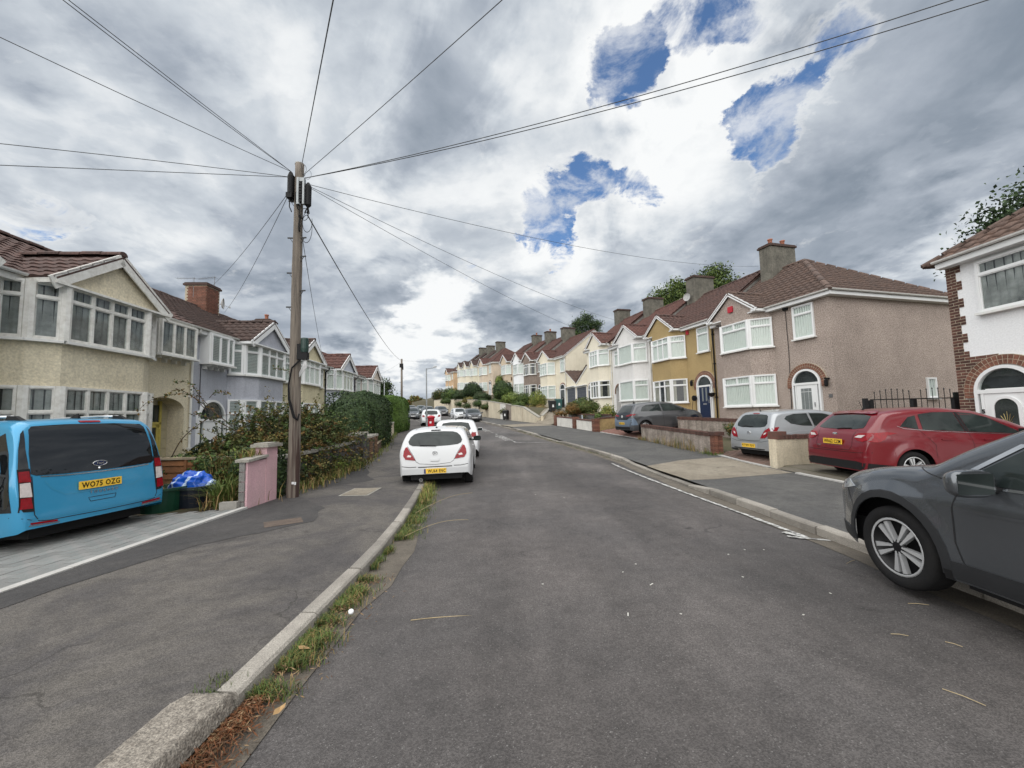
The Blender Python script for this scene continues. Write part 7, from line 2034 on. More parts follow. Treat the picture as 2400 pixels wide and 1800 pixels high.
# ---- blue people carrier on the drive
def van():
 B = paint('sky_blue_paint', (.035, .27, .48), .3, .28)
 sp = dict(L=4.85, sh=.015, r=.33, wheels=(.98, 4.0), tumble=.86, rc=.13, tw=.215, flare=.02,
  zt=[(0, .46), (.006, .52), (.02, .60), (.035, .72), (.055, .88), (.075, 1.00), (.11, 1.18), (.17, 1.44), (.225, 1.65), (.27, 1.69), (.36, 1.725), (.6, 1.75), (2.2, 1.78), (2.9, 1.74), (3.3, 1.58), (3.75, 1.20), (3.95, 1.10), (4.4, .98), (4.7, .80), (4.8, .62), (4.85, .48)],
  zb=[(0, .35), (.06, .31), (.15, .30), (.5, .25), (4.4, .22), (4.85, .34)],
  w=[(0, .83), (.02, .855), (.06, .885), (.12, .905), (.3, .92), (.8, .925), (3.6, .925), (4.2, .89), (4.6, .78), (4.8, .62), (4.85, .55)], belt=[(0, 1.02), (2.5, 1.0), (4.85, .92)])
 hd = R(180 - 9)
 cx, cy = -5.93, 5.85
 c = Car('people_carrier', 'sky blue people carrier with rear to the pavement on the block drive, plate WO75 OZG', (cx, cy, VZ(cx - .9, cy) - .05), hd, sp, B, cat='van', pitch=R(-2.5))
 c.wheels('double', M_ALLOY)
 win = sym([(0, .985), (.40, .99), (.70, 1.005), (.745, 1.03), (.74, 1.3), (.70, 1.6), (.66, 1.645), (.3, 1.665)][:-1] + [(.3, 1.665)])
 c.patch('rear_window', 'r', win, M_VGLASS, .006, cuts=5)
 c.line('chrome_strip', 'r', [(-.66, .985), (-.4, .968), (0, .962), (.4, .968), (.66, .985)], .014, M_CHROME, .010)
 c.patch('pillar_trim', 'r', [(.76, 1.10), (.855, 1.10), (.825, 1.35), (.78, 1.55), (.745, 1.60), (.765, 1.35)], M_VGLASS, .004, mirror=True)
 c.patch('pillar_trim', 'l', [(.11, .58), (.26, .58), (.30, 1.1), (.46, 1.53), (.37, 1.57), (.24, 1.3), (.17, 1.02)], M_VGLASS, .004, mirror=True)
 for nm, z0, z1, m in (('tail_light', .60, .74, M_TAIL), ('reverse_lens', .745, .925, M_TAILW), ('tail_light', .93, 1.07, M_TAIL)):
  c.patch(nm, 'r', [(.755, z0), (.858, z0 + .01), (.852, z1), (.765, z1)], m, .014, mirror=True)
 c.patch('lamp_surround', 'r', [(.745, .56), (.868, .575), (.862, 1.10), (.752, 1.10)], M_TRIM, .006, mirror=True)
 c.line('tailgate_gap', 'r', [(.74, 1.0), (.742, .52), (.70, .435), (.6, .42), (0, .41), (-.6, .42), (-.70, .435), (-.742, .52), (-.74, 1.0)], .010)
 c.line('recess_crease', 'r', [(-.62, .93), (-.56, .82), (-.42, .715), (.42, .715), (.56, .82), (.62, .93)], .012, paint('sky_blue_shade', (.04, .27, .45), .15, .3), .004)
 c.line('tailgate_handle', 'r', [(-.17, .62), (-.15, .565), (.15, .565), (.17, .62), (-.17, .62)], .008)
 c.line('bumper_gap', 'r', [(-.90, .52), (-.745, .45)], .008); c.line('bumper_gap', 'r', [(.90, .52), (.745, .45)], .008)
 c.line('bumper_crease', 'r', [(-.84, .455), (0, .445), (.84, .455)], .012, paint('sky_blue_shade', (.04, .27, .45), .15, .3), .004)
 c.patch('reflector', 'r', [(.52, .385), (.78, .405), (.78, .43), (.52, .408)], M_TAIL, .010, mirror=True)
 c.line('chrome_lip', 'r', [(.50, .372), (.80, .393)], .012, M_CHROME, .012, mirror=True)
 c.patch('brake_light', 'r', roundrect(-.13, .13, 1.685, 1.712, .01), M_TAIL, .010)
 c.plate('WO75 OZG', .80, .02, push=.016)
 l = c.hit('r', 0, 1.09)[0]
 o = MB().lathe([(.0, .012), (.9, .010), (1.0, .0)], 24, axis='x', cap=False)
 o.v = [(-x, y * .085, z * .036) for x, y, z in o.v]
 o.build('badge', mat('badge_blue', (.01, .02, .07), .2, 0), c.root, loc=(l.x - .006, 0, 1.085), smooth=False)
 rg = [(l.x - .014, .086 * math.cos(a), 1.085 + .037 * math.sin(a)) for a in np.linspace(0, 2 * PI, 25)]
 MB().tube(rg, .006, 5, caps=False).build('badge_ring', M_CHROME, c.root, smooth=True, fixn=False)
 t = text_mesh('Ford', .045, 'badge_lettering', .001, .001); t.materials.append(M_CHROME)
 t = link(bpy.data.objects.new('badge_lettering', t), c.root); t.location = (l.x - .021, 0, 1.085); t.rotation_euler = (PI / 2, 0, -PI / 2)
 t = text_mesh('TOURNEO', .05, 'model_lettering', .001, .002, 1.7); t.materials.append(M_CHROME)
 l2 = c.hit('r', 0, .69)[0]
 t = link(bpy.data.objects.new('model_lettering', t), c.root); t.location = (l2.x - .012, -.02, .69); t.rotation_euler = (PI / 2, 0, -PI / 2)
 MB().tube([c.hit('r', u, v)[0] + Vector((-.02, 0, 0)) for u, v in ((.02, 1.01), (.02, 1.03))], .012, 5).build('wiper_stub', M_CHROME, c.root)
 for q in ('l', 's'):
  c.patch('side_window', q, roundrect(.48, 1.55, 1.06, 1.52, .07), M_VGLASS, .004, cuts=5)
  c.patch('side_window', q, roundrect(1.65, 2.6, 1.04, 1.55, .07), M_VGLASS, .004, cuts=5)
  c.patch('side_window', q, [(2.68, 1.04), (3.75, 1.02), (3.1, 1.52), (2.68, 1.54)], M_VGLASS, .004)
  c.line('door_track', q, [(.35, .96), (1.9, .94)], .022, M_TRIM)
  c.line('door_gap', q, [(1.6, 1.6), (1.6, .4)], .009); c.line('door_gap', q, [(2.64, 1.6), (2.64, .35)], .009)
 for sg in (1, -1):
  zs = [c.hit('t', x, sg * .62)[0].z for x in (.55, 1.0, 1.9, 2.7)]
  r_ = MB().tube([(.62, sg * .62, zs[0] + .05), (1.0, sg * .62, zs[1] + .06), (1.9, sg * .62, zs[2] + .06), (2.7, sg * .62, zs[3] + .04)], .017, 8).build('roof_rail', M_ALLOY, c.root, smooth=True)
  for x, z in ((.50, zs[0]), (2.7, zs[3])):
   MB().add([(x - .06, sg * .62 - .03, z - .01), (x + .22, sg * .62 - .03, z - .01), (x + .22, sg * .62 + .03, z - .01), (x - .06, sg * .62 + .03, z - .01), (x + .06, sg * .62 - .02, z + .055), (x + .2, sg * .62 - .02, z + .07), (x + .2, sg * .62 + .02, z + .07), (x + .06, sg * .62 + .02, z + .055)],
      [(3, 2, 1, 0), (4, 5, 6, 7), (0, 1, 5, 4), (1, 2, 6, 5), (2, 3, 7, 6), (3, 0, 4, 7)]).build('rail_foot', M_TRIM, c.root)
 c.antenna(.55, 0, .1, fin=True)
 c.mirror(3.4, 1.06, size=1.3)
 c.patch('windscreen', 'f', sym([(0, 1.22), (.66, 1.2), (.66, 1.35), (.56, 1.68), (.2, 1.74)]), M_CGLASS, .006)
 c.patch('fuel_flap', 'l', roundrect(.55, .75, .80, .84, .02), M_TRIM, .006)
van()
# ---- grey crossover at the right
def crossover():
 G = paint('gunmetal_paint', (.115, .125, .137), .7, .27)
 sp = dict(L=4.38, r=.347, wheels=(.86, 3.50), tumble=.76, rc=.15, tw=.225, gap=.075, flare=.03,
  zt=[(0, .58), (.02, .78), (.06, .96), (.15, 1.08), (.3, 1.25), (.5, 1.45), (.75, 1.545), (1.5, 1.59), (2.1, 1.575), (2.55, 1.47), (2.95, 1.26), (3.22, 1.09), (3.45, 1.055), (3.8, .995), (4.05, .93), (4.2, .855), (4.3, .76), (4.35, .66), (4.38, .54)],
  zb=[(0, .34), (.15, .26), (4.0, .25), (4.25, .27), (4.38, .36)],
  w=[(0, .72), (.05, .82), (.15, .88), (.5, .91), (1, .915), (3.5, .915), (3.8, .895), (4.05, .84), (4.2, .77), (4.3, .69), (4.36, .58), (4.38, .52)], belt=[(0, 1.08), (1.5, 1.02), (3.2, .99), (4.38, .9)])
 hd = R(90 - 1.0)
 c = Car('parked_car', 'dark grey crossover at the right edge with two tone wheel, nose up the street', (4.17, .08, .045), hd, sp, G, group='cars parked along the kerbs')
 c.wheels('double', M_ALLOY, .70)
 ra = sp['r'] + .075
 def arc(xw, r, a0, a1, n=16): return [(xw + r * math.cos(a), sp['r'] + r * math.sin(a)) for a in np.linspace(a0, a1, n)]
 for xw in sp['wheels']:
  a0, a1 = R(-8), R(188)
  c.patch('arch_trim', 'l', arc(xw, ra + .065, a0, a1) + arc(xw, ra + .003, a1, a0), M_CLAD, .008, mirror=True, cuts=3)
 c.patch('sill_trim', 'l', [(1.30, .27), (3.05, .27), (3.06, .40), (1.29, .42)], M_CLAD, .008, mirror=True)
 c.patch('bumper_trim', 'l', [(3.92, .27), (4.24, .29), (4.25, .40), (3.95, .38)], M_CLAD, .008, mirror=True)
 for q in ('l', 's'):
  c.patch('side_window', q, [(1.72, 1.03), (2.86, 1.0), (2.92, 1.02), (2.55, 1.285), (2.2, 1.44), (1.72, 1.49)], M_CGLASS, .006, cuts=5)
  c.patch('side_window', q, [(.72, 1.10), (1.64, 1.035), (1.64, 1.49), (1.15, 1.47), (.85, 1.33)], M_CGLASS, .006, cuts=5)
  c.line('window_chrome', q, [(.60, 1.09), (1.7, 1.018), (2.3, .995), (2.93, .985)], .018, M_CHROME, .010)
  c.line('roof_chrome', q, [(2.96, 1.02), (2.60, 1.29), (2.25, 1.455), (1.7, 1.515), (1.1, 1.49)], .028, M_CHROME, .008)
 c.line('door_gap', 'l', [(2.93, .98), (2.98, .80), (2.98, .55), (2.93, .38), (2.7, .36), (1.68, .36), (1.68, 1.0)], .010, mirror=True)
 c.line('wing_gap', 'l', [(3.30, 1.06), (3.05, 1.0), (2.96, .95)], .008, mirror=True)
 c.line('bumper_gap', 'l', [(3.93, .60), (4.0, .70), (4.02, .80)], .008, mirror=True)
 c.line('bonnet_gap', 't', [(3.12, .72), (3.4, .73), (3.75, .705), (4.0, .64), (4.14, .52)], .010, mirror=True)
 c.line('shoulder_crease', 'l', [(.7, .86), (1.7, .84), (2.9, .80)], .02, G, .006, mirror=True)
 c.patch('headlight', 'l', [(3.90, .80), (4.05, .76), (4.24, .715), (4.26, .765), (4.17, .83), (4.0, .855)], M_HEAD, .010, mirror=True)
 c.patch('headlight', 'f', [(.50, .70), (.74, .74), (.78, .82), (.62, .82), (.5, .76)], M_HEAD, .010, mirror=True)
 c.patch('grille', 'f', roundrect(-.34, .34, .55, .72, .05), M_TRIM, .008); c.patch('lower_grille', 'f', roundrect(-.55, .55, .32, .46, .04), M_TRIM, .006)
 c.patch('windscreen', 'f', sym([(0, 1.12), (.62, 1.10), (.66, 1.13), (.54, 1.46), (.2, 1.52)]), M_CGLASS, .006)
 c.patch('door_handle', 'l', roundrect(1.74, 1.95, .90, .935, .015), M_CHROME, .022, mirror=True)
 c.mirror(2.72, 1.0, size=1.28)
 c.plate('WJ17 VNX', .50, 0, 'f', False)
 c.patch('mud_flap', 'l', [(3.02, .19), (3.07, .19), (3.07, .33), (3.02, .33)], M_TRIM, .01)
crossover()
# ---- red hatch on the concrete drive
def focus():
 Rd = paint('ruby_red_paint', (.140, .0012, .007), .0, .28)
 sp = dict(L=4.36, r=.315, wheels=(.88, 3.53), tumble=.74, rc=.15, tw=.205, flare=.026,
  zt=[(0, .56), (.008, .64), (.025, .74), (.05, .85), (.08, .95), (.12, 1.02), (.22, 1.10), (.36, 1.25), (.48, 1.36), (.56, 1.41), (.75, 1.445), (1.1, 1.47), (1.7, 1.48), (2.3, 1.42), (2.9, 1.2), (3.25, 1.04), (3.7, .95), (4.05, .84), (4.25, .7), (4.36, .5)],
  zb=[(0, .245), (.06, .225), (.2, .22), (4.0, .2), (4.36, .3)],
  w=[(0, .76), (.02, .80), (.06, .835), (.14, .87), (.35, .90), (.9, .91), (3.4, .905), (3.8, .86), (4.1, .76), (4.3, .62), (4.36, .5)], belt=[(0, 1.04), (1, 1.0), (3, .90), (4.36, .85)])
 hd = R(-2)
 c = Car('parked_car', 'dark red hatchback nose in to the white brick house drive, plate WN62 CZM', (6.98, 8.78, .10), hd, sp, Rd, group='cars on front drives')
 c.wheels('multi', M_ALLOY, .68)
 c.patch('rear_window', 'r', sym([(0, 1.06), (.45, 1.07), (.60, 1.09), (.60, 1.14), (.52, 1.33), (.3, 1.365)]), M_CGLASS, .006)
 c.patch('spoiler', 'r', sym([(0, 1.38), (.5, 1.36), (.58, 1.37), (.50, 1.42), (.2, 1.43)]), Rd, .03)
 c.patch('tail_light', 'r', [(.50, .91), (.60, .985), (.80, 1.0), (.845, .95), (.82, .86), (.74, .82), (.62, .84)], M_TAIL, .012, mirror=True)
 c.patch('tail_light', 'l', [(.08, .83), (.06, .92), (.16, 1.0), (.45, 1.02), (.62, .985), (.42, .95), (.34, .86), (.22, .82)], M_TAIL, .010, mirror=True)
 c.patch('reverse_lens', 'r', [(.54, .905), (.62, .95), (.76, .955), (.70, .90)], M_TAILW, .017, mirror=True)
 c.line('tailgate_gap', 'r', sym([(.52, 1.06), (.48, .90), (.50, .74), (.44, .645), (0, .63)]), .009)
 c.patch('lower_bumper', 'r', [(-.80, .262), (.80, .262), (.85, .40), (.6, .43), (-.6, .43), (-.85, .40)], M_TRIM, .006)
 c.patch('lower_bumper', 's', [(.04, .24), (.50, .24), (.52, .36), (.06, .41)], M_TRIM, .005, mirror=False); c.patch('lower_bumper', 'l', [(.04, .24), (.50, .24), (.52, .36), (.06, .41)], M_TRIM, .005)
 c.line('bumper_gap', 'r', sym([(.86, .62), (.60, .60), (0, .60)]), .010); c.line('bumper_crease', 'r', sym([(.84, .54), (.5, .49), (0, .49)]), .014, Rd, .008)
 c.plate('WN62 CZM', .80, .0, push=.014)
 l = c.hit('r', 0, .965)[0]
 o = MB().lathe([(.0, .012), (1.0, .0)], 20, axis='x', cap=False); o.v = [(-x, y * .075, z * .03) for x, y, z in o.v]
 o.build('badge', M_CHROME, c.root, loc=(l.x - .006, 0, .96))
 t = text_mesh('FOCUS', .035, 'model_lettering', .001, .001); t.materials.append(M_CHROME); q = c.hit('r', .38, .70)[0]
 t = link(bpy.data.objects.new('model_lettering', t), c.root); t.location = (q.x - .012, .40, .70); t.rotation_euler = (PI / 2, 0, -PI / 2)
 w_ = [c.hit('r', u, v)[0] + Vector((-.02, 0, 0)) for u, v in ((0, 1.07), (-.15, 1.085), (-.34, 1.09))]
 MB().tube(w_, .011, 5).build('wiper', M_TRIM, c.root)
 for q in ('l', 's'):
  c.patch('side_window', q, [(.72, 1.12), (1.05, 1.06), (1.10, 1.335), (.95, 1.30)], M_CGLASS, .005)
  c.patch('side_window', q, [(1.13, 1.05), (1.92, 1.0), (1.86, 1.385), (1.45, 1.39), (1.17, 1.355)], M_CGLASS, .005)
  c.patch('side_window', q, [(2.0, .995), (3.02, .935), (2.95, .98), (2.45, 1.27), (2.2, 1.35), (1.95, 1.38)], M_CGLASS, .005)
  c.patch('pillar_trim', q, [(1.93, 1.0), (1.99, .997), (1.94, 1.38), (1.87, 1.385)], M_TRIM, .006)
  c.line('window_chrome', q, [(.66, 1.13), (.78, 1.075), (1.4, 1.015), (2.2, .965), (3.25, .905)], .009, M_CHROME, .010)
  c.line('door_gap', q, [(1.05, 1.05), (1.30, .75), (1.30, .50)], .008); c.line('door_gap', q, [(1.98, 1.0), (2.02, .7), (2.0, .33)], .008); c.line('door_gap', q, [(3.02, .93), (3.05, .7), (3.0, .33), (1.35, .33)], .008)
  c.patch('door_handle', q, roundrect(1.42, 1.62, .845, .875, .012), Rd, .022); c.patch('door_handle', q, roundrect(2.22, 2.42, .825, .855, .012), Rd, .022)
  c.patch('sill_trim', q, [(1.25, .22), (3.15, .2), (3.15, .28), (1.25, .29)], M_TRIM, .005)
 c.line('shoulder_crease', 'l', [(.6, .96), (1.4, .90), (2.6, .83), (3.3, .78)], .02, Rd, .006, mirror=True)
 c.mirror(2.92, .96); c.antenna(.72, 0, .2)
 c.patch('windscreen', 'f', sym([(0, 1.08), (.58, 1.06), (.62, 1.09), (.5, 1.36), (.2, 1.41)]), M_CGLASS, .006)
 c.patch('headlight', 'f', [(.45, .70), (.72, .78), (.74, .84), (.55, .78)], M_HEAD, .010, mirror=True)
focus()
# ---- silver hatch on the brick drive
def silver():
 S_ = paint('silver_paint', (.35, .365, .38), .45, .32)
 sp = dict(SP_SMALL, L=3.94, wheels=(.68, 3.18))
 sp['zt'] = [(x, z) if x < 3.5 else (x - .06, z) for x, z in SP_SMALL['zt']]; sp['w'] = [(x, z * .985) if x < 3.5 else (x - .06, z * .985) for x, z in SP_SMALL['w']]
 hd = R(9)
 c = Car('parked_car', 'silver three door hatchback on the brick drive of the pebbledashed house', (7.05, 12.0, .09), hd, sp, S_, group='cars on front drives', pitch=R(1.0))
 c.wheels('single', M_ALLOY)
 c.patch('rear_window', 'r', sym([(0, 1.0), (.40, 1.01), (.55, 1.04), (.585, 1.12), (.50, 1.32), (.42, 1.365), (.2, 1.38)]), M_CGLASS, .006)
 c.patch('tail_light', 'r', [(.46, .70), (.62, .71), (.74, .80), (.76, .93), (.70, 1.0), (.60, .94), (.5, .80)], M_TAIL, .012, mirror=True)
 c.patch('tail_light', 'l', [(.05, .80), (.05, .95), (.22, 1.02), (.34, 1.02), (.22, .88)], M_TAIL, .010, mirror=True)
 c.patch('reverse_lens', 'r', [(.56, .79), (.64, .83), (.66, .88), (.58, .85)], M_TAILW, .016, mirror=True)
 c.line('tailgate_gap', 'r', sym([(.60, 1.0), (.46, .72), (.44, .64), (0, .62)]), .009)
 c.line('bumper_gap', 'r', sym([(.80, .66), (.5, .60), (0, .60)]), .008)
 c.patch('plate_recess', 'r', roundrect(-.34, .34, .40, .56, .03), paint('silver_shade', (.42, .44, .46), .45, .32), .003)
 c.plate('KT09 FJU', .475)
 c.patch('lower_bumper', 'r', [(-.6, .37), (.6, .37), (.62, .40), (-.62, .40)], M_TRIM, .004)
 l = c.hit('r', 0, .85)[0]
 rg = [(l.x - .012, .06 * math.cos(a), .85 + .042 * math.sin(a)) for a in np.linspace(0, 2 * PI, 21)]
 MB().tube(rg, .007, 5, caps=False).bar((l.x - .012, -.03, .83), (l.x - .012, -.018, .87), .01, .01).bar((l.x - .012, .018, .83), (l.x - .012, .03, .87), .01, .01).bar((l.x - .012, -.02, .85), (l.x - .012, .02, .85), .01, .01).build('badge', M_CHROME, c.root, fixn=False)
 w_ = [c.hit('r', u, v)[0] + Vector((-.02, 0, 0)) for u, v in ((.32, 1.015), (.2, 1.05), (-.1, 1.03))]
 MB().tube(w_, .011, 5).build('wiper', M_TRIM, c.root)
 c.patch('brake_light', 'r', roundrect(-.12, .12, 1.395, 1.415, .008), M_TAIL, .010)
 for q in ('l', 's'):
  c.patch('side_window', q, [(.60, 1.24), (.75, 1.10), (1.10, 1.03), (1.42, 1.01), (1.38, 1.37), (.95, 1.37), (.7, 1.32)], M_CGLASS, .005)
  c.patch('side_window', q, [(1.50, 1.01), (2.72, .955), (2.62, 1.02), (2.2, 1.27), (1.9, 1.35), (1.46, 1.37)], M_CGLASS, .005)
  c.line('door_gap', q, [(1.46, 1.4), (1.50, .9), (1.48, .35), (2.6, .33), (2.75, .6), (2.78, .93)], .009)
  c.patch('door_handle', q, roundrect(1.58, 1.80, .83, .865, .015), M_TRIM, .016)
  c.line('body_crease', q, [(.35, .72), (.55, .84), (.9, .89), (1.5, .90), (2.7, .86)], .022, paint('silver_shade', (.42, .44, .46), .45, .32), .005)
 c.mirror(2.6, .97); c.antenna(.5, 0, .12)
 c.patch('windscreen', 'f', sym([(0, 1.06), (.58, 1.04), (.62, 1.07), (.5, 1.36), (.2, 1.41)]), M_CGLASS, .006)
silver()
# ---- blue grey electric hatch
def electric():
 P = paint('blue_grey_paint', (.17, .225, .30), .4, .32); D = paint('bronze_grey_paint', (.085, .088, .095), .5, .34)
 sp = dict(SP_SMALL, L=4.26, wheels=(.76, 3.52), r=.33, tumble=.73,
  zt=[(0, .60), (.01, .68), (.03, .80), (.06, .92), (.10, 1.02), (.18, 1.13), (.34, 1.32), (.45, 1.45), (.52, 1.50), (.7, 1.53), (1.3, 1.56), (1.9, 1.54), (2.5, 1.42), (3.05, 1.16), (3.35, 1.02), (3.8, .92), (4.1, .78), (4.2, .66), (4.26, .5)],
  w=[(0, .77), (.02, .81), (.06, .85), (.15, .885), (.4, .90), (1, .905), (3.3, .90), (3.8, .85), (4.1, .74), (4.2, .64), (4.26, .55)], zb=[(0, .28), (.06, .25), (.2, .22), (3.9, .22), (4.26, .32)], belt=[(0, 1.05), (1, 1.02), (3.2, .93), (4.26, .9)])
 hd = R(13)
 yy = 20.15
 c = Car('parked_car', 'blue grey electric hatchback with black tailgate on the pink paved drive', (5.55, yy, H(6.2, yy) + .02), hd, sp, D, group='cars on front drives', pitch=R(4.0))
 c.wheels('double', M_ALLOY, .72)
 c.patch('tailgate', 'r', sym([(0, .80), (.50, .80), (.62, .86), (.80, .96), (.80, 1.04), (.66, 1.06), (.62, 1.20), (.50, 1.42), (.3, 1.45)]), M_VGLASS, .008, cuts=5)
 c.patch('rear_bumper', 'r', sym([(0, .44), (.80, .46), (.86, .62), (.85, .84), (.70, .84), (.50, .77), (0, .77)][:-1] + [(.2, .77)]), P, .006, cuts=5)
 c.patch('rear_bumper', 's', [(.02, .5), (.36, .5), (.30, .70), (.2, .84), (.04, .86)], P, .005); c.patch('rear_bumper', 'l', [(.02, .5), (.36, .5), (.30, .70), (.2, .84), (.04, .86)], P, .005)
 c.patch('rear_window', 'r', sym([(0, 1.14), (.50, 1.15), (.55, 1.19), (.45, 1.39), (.2, 1.42)]), M_CGLASS, .012)
 c.patch('tail_light', 'r', [(.36, .93), (.62, .94), (.82, .98), (.83, 1.04), (.62, 1.02), (.37, .98)], M_TAIL, .014, mirror=True)
 c.patch('tail_light', 'l', [(.05, .94), (.05, 1.02), (.30, 1.05), (.30, 1.0)], M_TAIL, .010, mirror=True)
 c.plate('AK21 VLN', .60, push=.014)
 l = c.hit('r', 0, .93)[0]
 MB().tube([(l.x - .02, .06 * math.cos(a), .94 + .06 * math.sin(a)) for a in np.linspace(0, 2 * PI, 21)], .008, 5, caps=False).tube([(l.x - .02, -.04, .97), (l.x - .02, -.015, .90), (l.x - .02, 0, .94), (l.x - .02, .015, .90), (l.x - .02, .04, .97)], .007, 5).build('badge', M_UPVC, c.root, fixn=False)
 c.patch('lower_bumper', 'r', [(-.82, .30), (.82, .30), (.84, .42), (-.84, .42)], M_TRIM, .005)
 for q in ('l', 's'):
  c.patch('side_window', q, [(.62, 1.14), (1.75, 1.06), (1.72, 1.44), (1.0, 1.43), (.75, 1.33)], M_CGLASS, .005)
  c.patch('side_window', q, [(1.83, 1.055), (3.1, .98), (2.95, 1.06), (2.4, 1.36), (1.8, 1.44)], M_CGLASS, .005)
  c.line('door_gap', q, [(1.79, 1.05), (1.80, .34)], .009); c.line('door_gap', q, [(3.05, .95), (3.05, .34), (1.2, .34)], .009)
 c.mirror(2.9, 1.0); c.antenna(.8, 0, .1, fin=True)
 c.patch('windscreen', 'f', sym([(0, 1.10), (.60, 1.08), (.64, 1.12), (.5, 1.42), (.2, 1.47)]), M_CGLASS, .006)
electric()
# ------------------------------------------------------------------ plants
def leaf_mat(name, col, col2, sc=2.5):
 return mat(name, col, .62, .33, sc, 0, col2=col2, spec=.22, detail=3)
G_DARK = [leaf_mat('dark_leaf', (0.039, 0.068, 0.026), (0.016, 0.031, 0.013)), leaf_mat('dark_leaf_b', (0.062, 0.101, 0.039), (0.026, 0.046, 0.018)), leaf_mat('dark_leaf_c', (0.023, 0.039, 0.018), (0.010, 0.019, 0.009))]
G_MID = [leaf_mat('mid_leaf', (0.091, 0.143, 0.036), (0.039, 0.065, 0.019)), leaf_mat('mid_leaf_b', (0.137, 0.176, 0.047), (0.065, 0.091, 0.023)), leaf_mat('mid_leaf_c', (0.052, 0.086, 0.026), (0.026, 0.039, 0.013))]
G_LIME = [leaf_mat('lime_leaf', (0.208, 0.247, 0.052), (0.091, 0.130, 0.026)), leaf_mat('lime_leaf_b', (0.130, 0.189, 0.046), (0.065, 0.091, 0.026)), leaf_mat('lime_leaf_c', (0.299, 0.286, 0.078), (0.130, 0.156, 0.039))]
G_HEDGE = [leaf_mat('hedge_leaf', (0.091, 0.156, 0.029), (0.052, 0.091, 0.019)), leaf_mat('hedge_leaf_b', (0.058, 0.111, 0.021), (0.033, 0.065, 0.013))]
G_OLIVE = [leaf_mat('olive_leaf', (0.176, 0.143, 0.044), (0.065, 0.065, 0.019)), leaf_mat('olive_leaf_b', (0.104, 0.117, 0.034), (0.039, 0.046, 0.016)), leaf_mat('rust_leaf', (0.195, 0.111, 0.034), (0.091, 0.058, 0.021)), leaf_mat('dark_olive_leaf', (0.039, 0.049, 0.018), (0.019, 0.026, 0.010))]
G_DRY = [leaf_mat('dry_grass', (0.390, 0.260, 0.117), (0.195, 0.130, 0.058)), leaf_mat('dry_grass_b', (0.286, 0.208, 0.078), (0.143, 0.117, 0.039)), leaf_mat('dry_grass_c', (0.156, 0.156, 0.046), (0.078, 0.078, 0.026))]
G_BARK = mat('bark', (.075, .055, .040), .9, .3, 6, .5, 30)
def cards(pos, nrm, size, rngl, elong=1.6, jit=.5):
 """diamond leaves: verts, quads"""
 n = len(pos)
 nn = nrm + rngl.normal(0, jit, (n, 3)); nn /= np.linalg.norm(nn, axis=1)[:, None] + 1e-9
 a = np.cross(nn, rngl.normal(0, 1, (n, 3))); a /= np.linalg.norm(a, axis=1)[:, None] + 1e-9
 b = np.cross(nn, a)
 s = (size * rngl.uniform(.6, 1.3, n))[:, None]
 fold = nn * s * .18
 v = np.stack([pos - a * s * elong * .5, pos + b * s * .5 + fold, pos + a * s * elong * .5, pos - b * s * .5 + fold], 1).reshape(-1, 3)
 f = np.arange(4 * n).reshape(n, 4)
 return v, f
def nz_(P, sc, seed):
 """cheap lumpy field"""
 r_ = np.random.default_rng(seed); o = np.zeros(len(P))
 for k in range(7):
  w = r_.normal(0, sc, 3); o += np.sin(P @ w + r_.uniform(0, 6))
 return o / 7
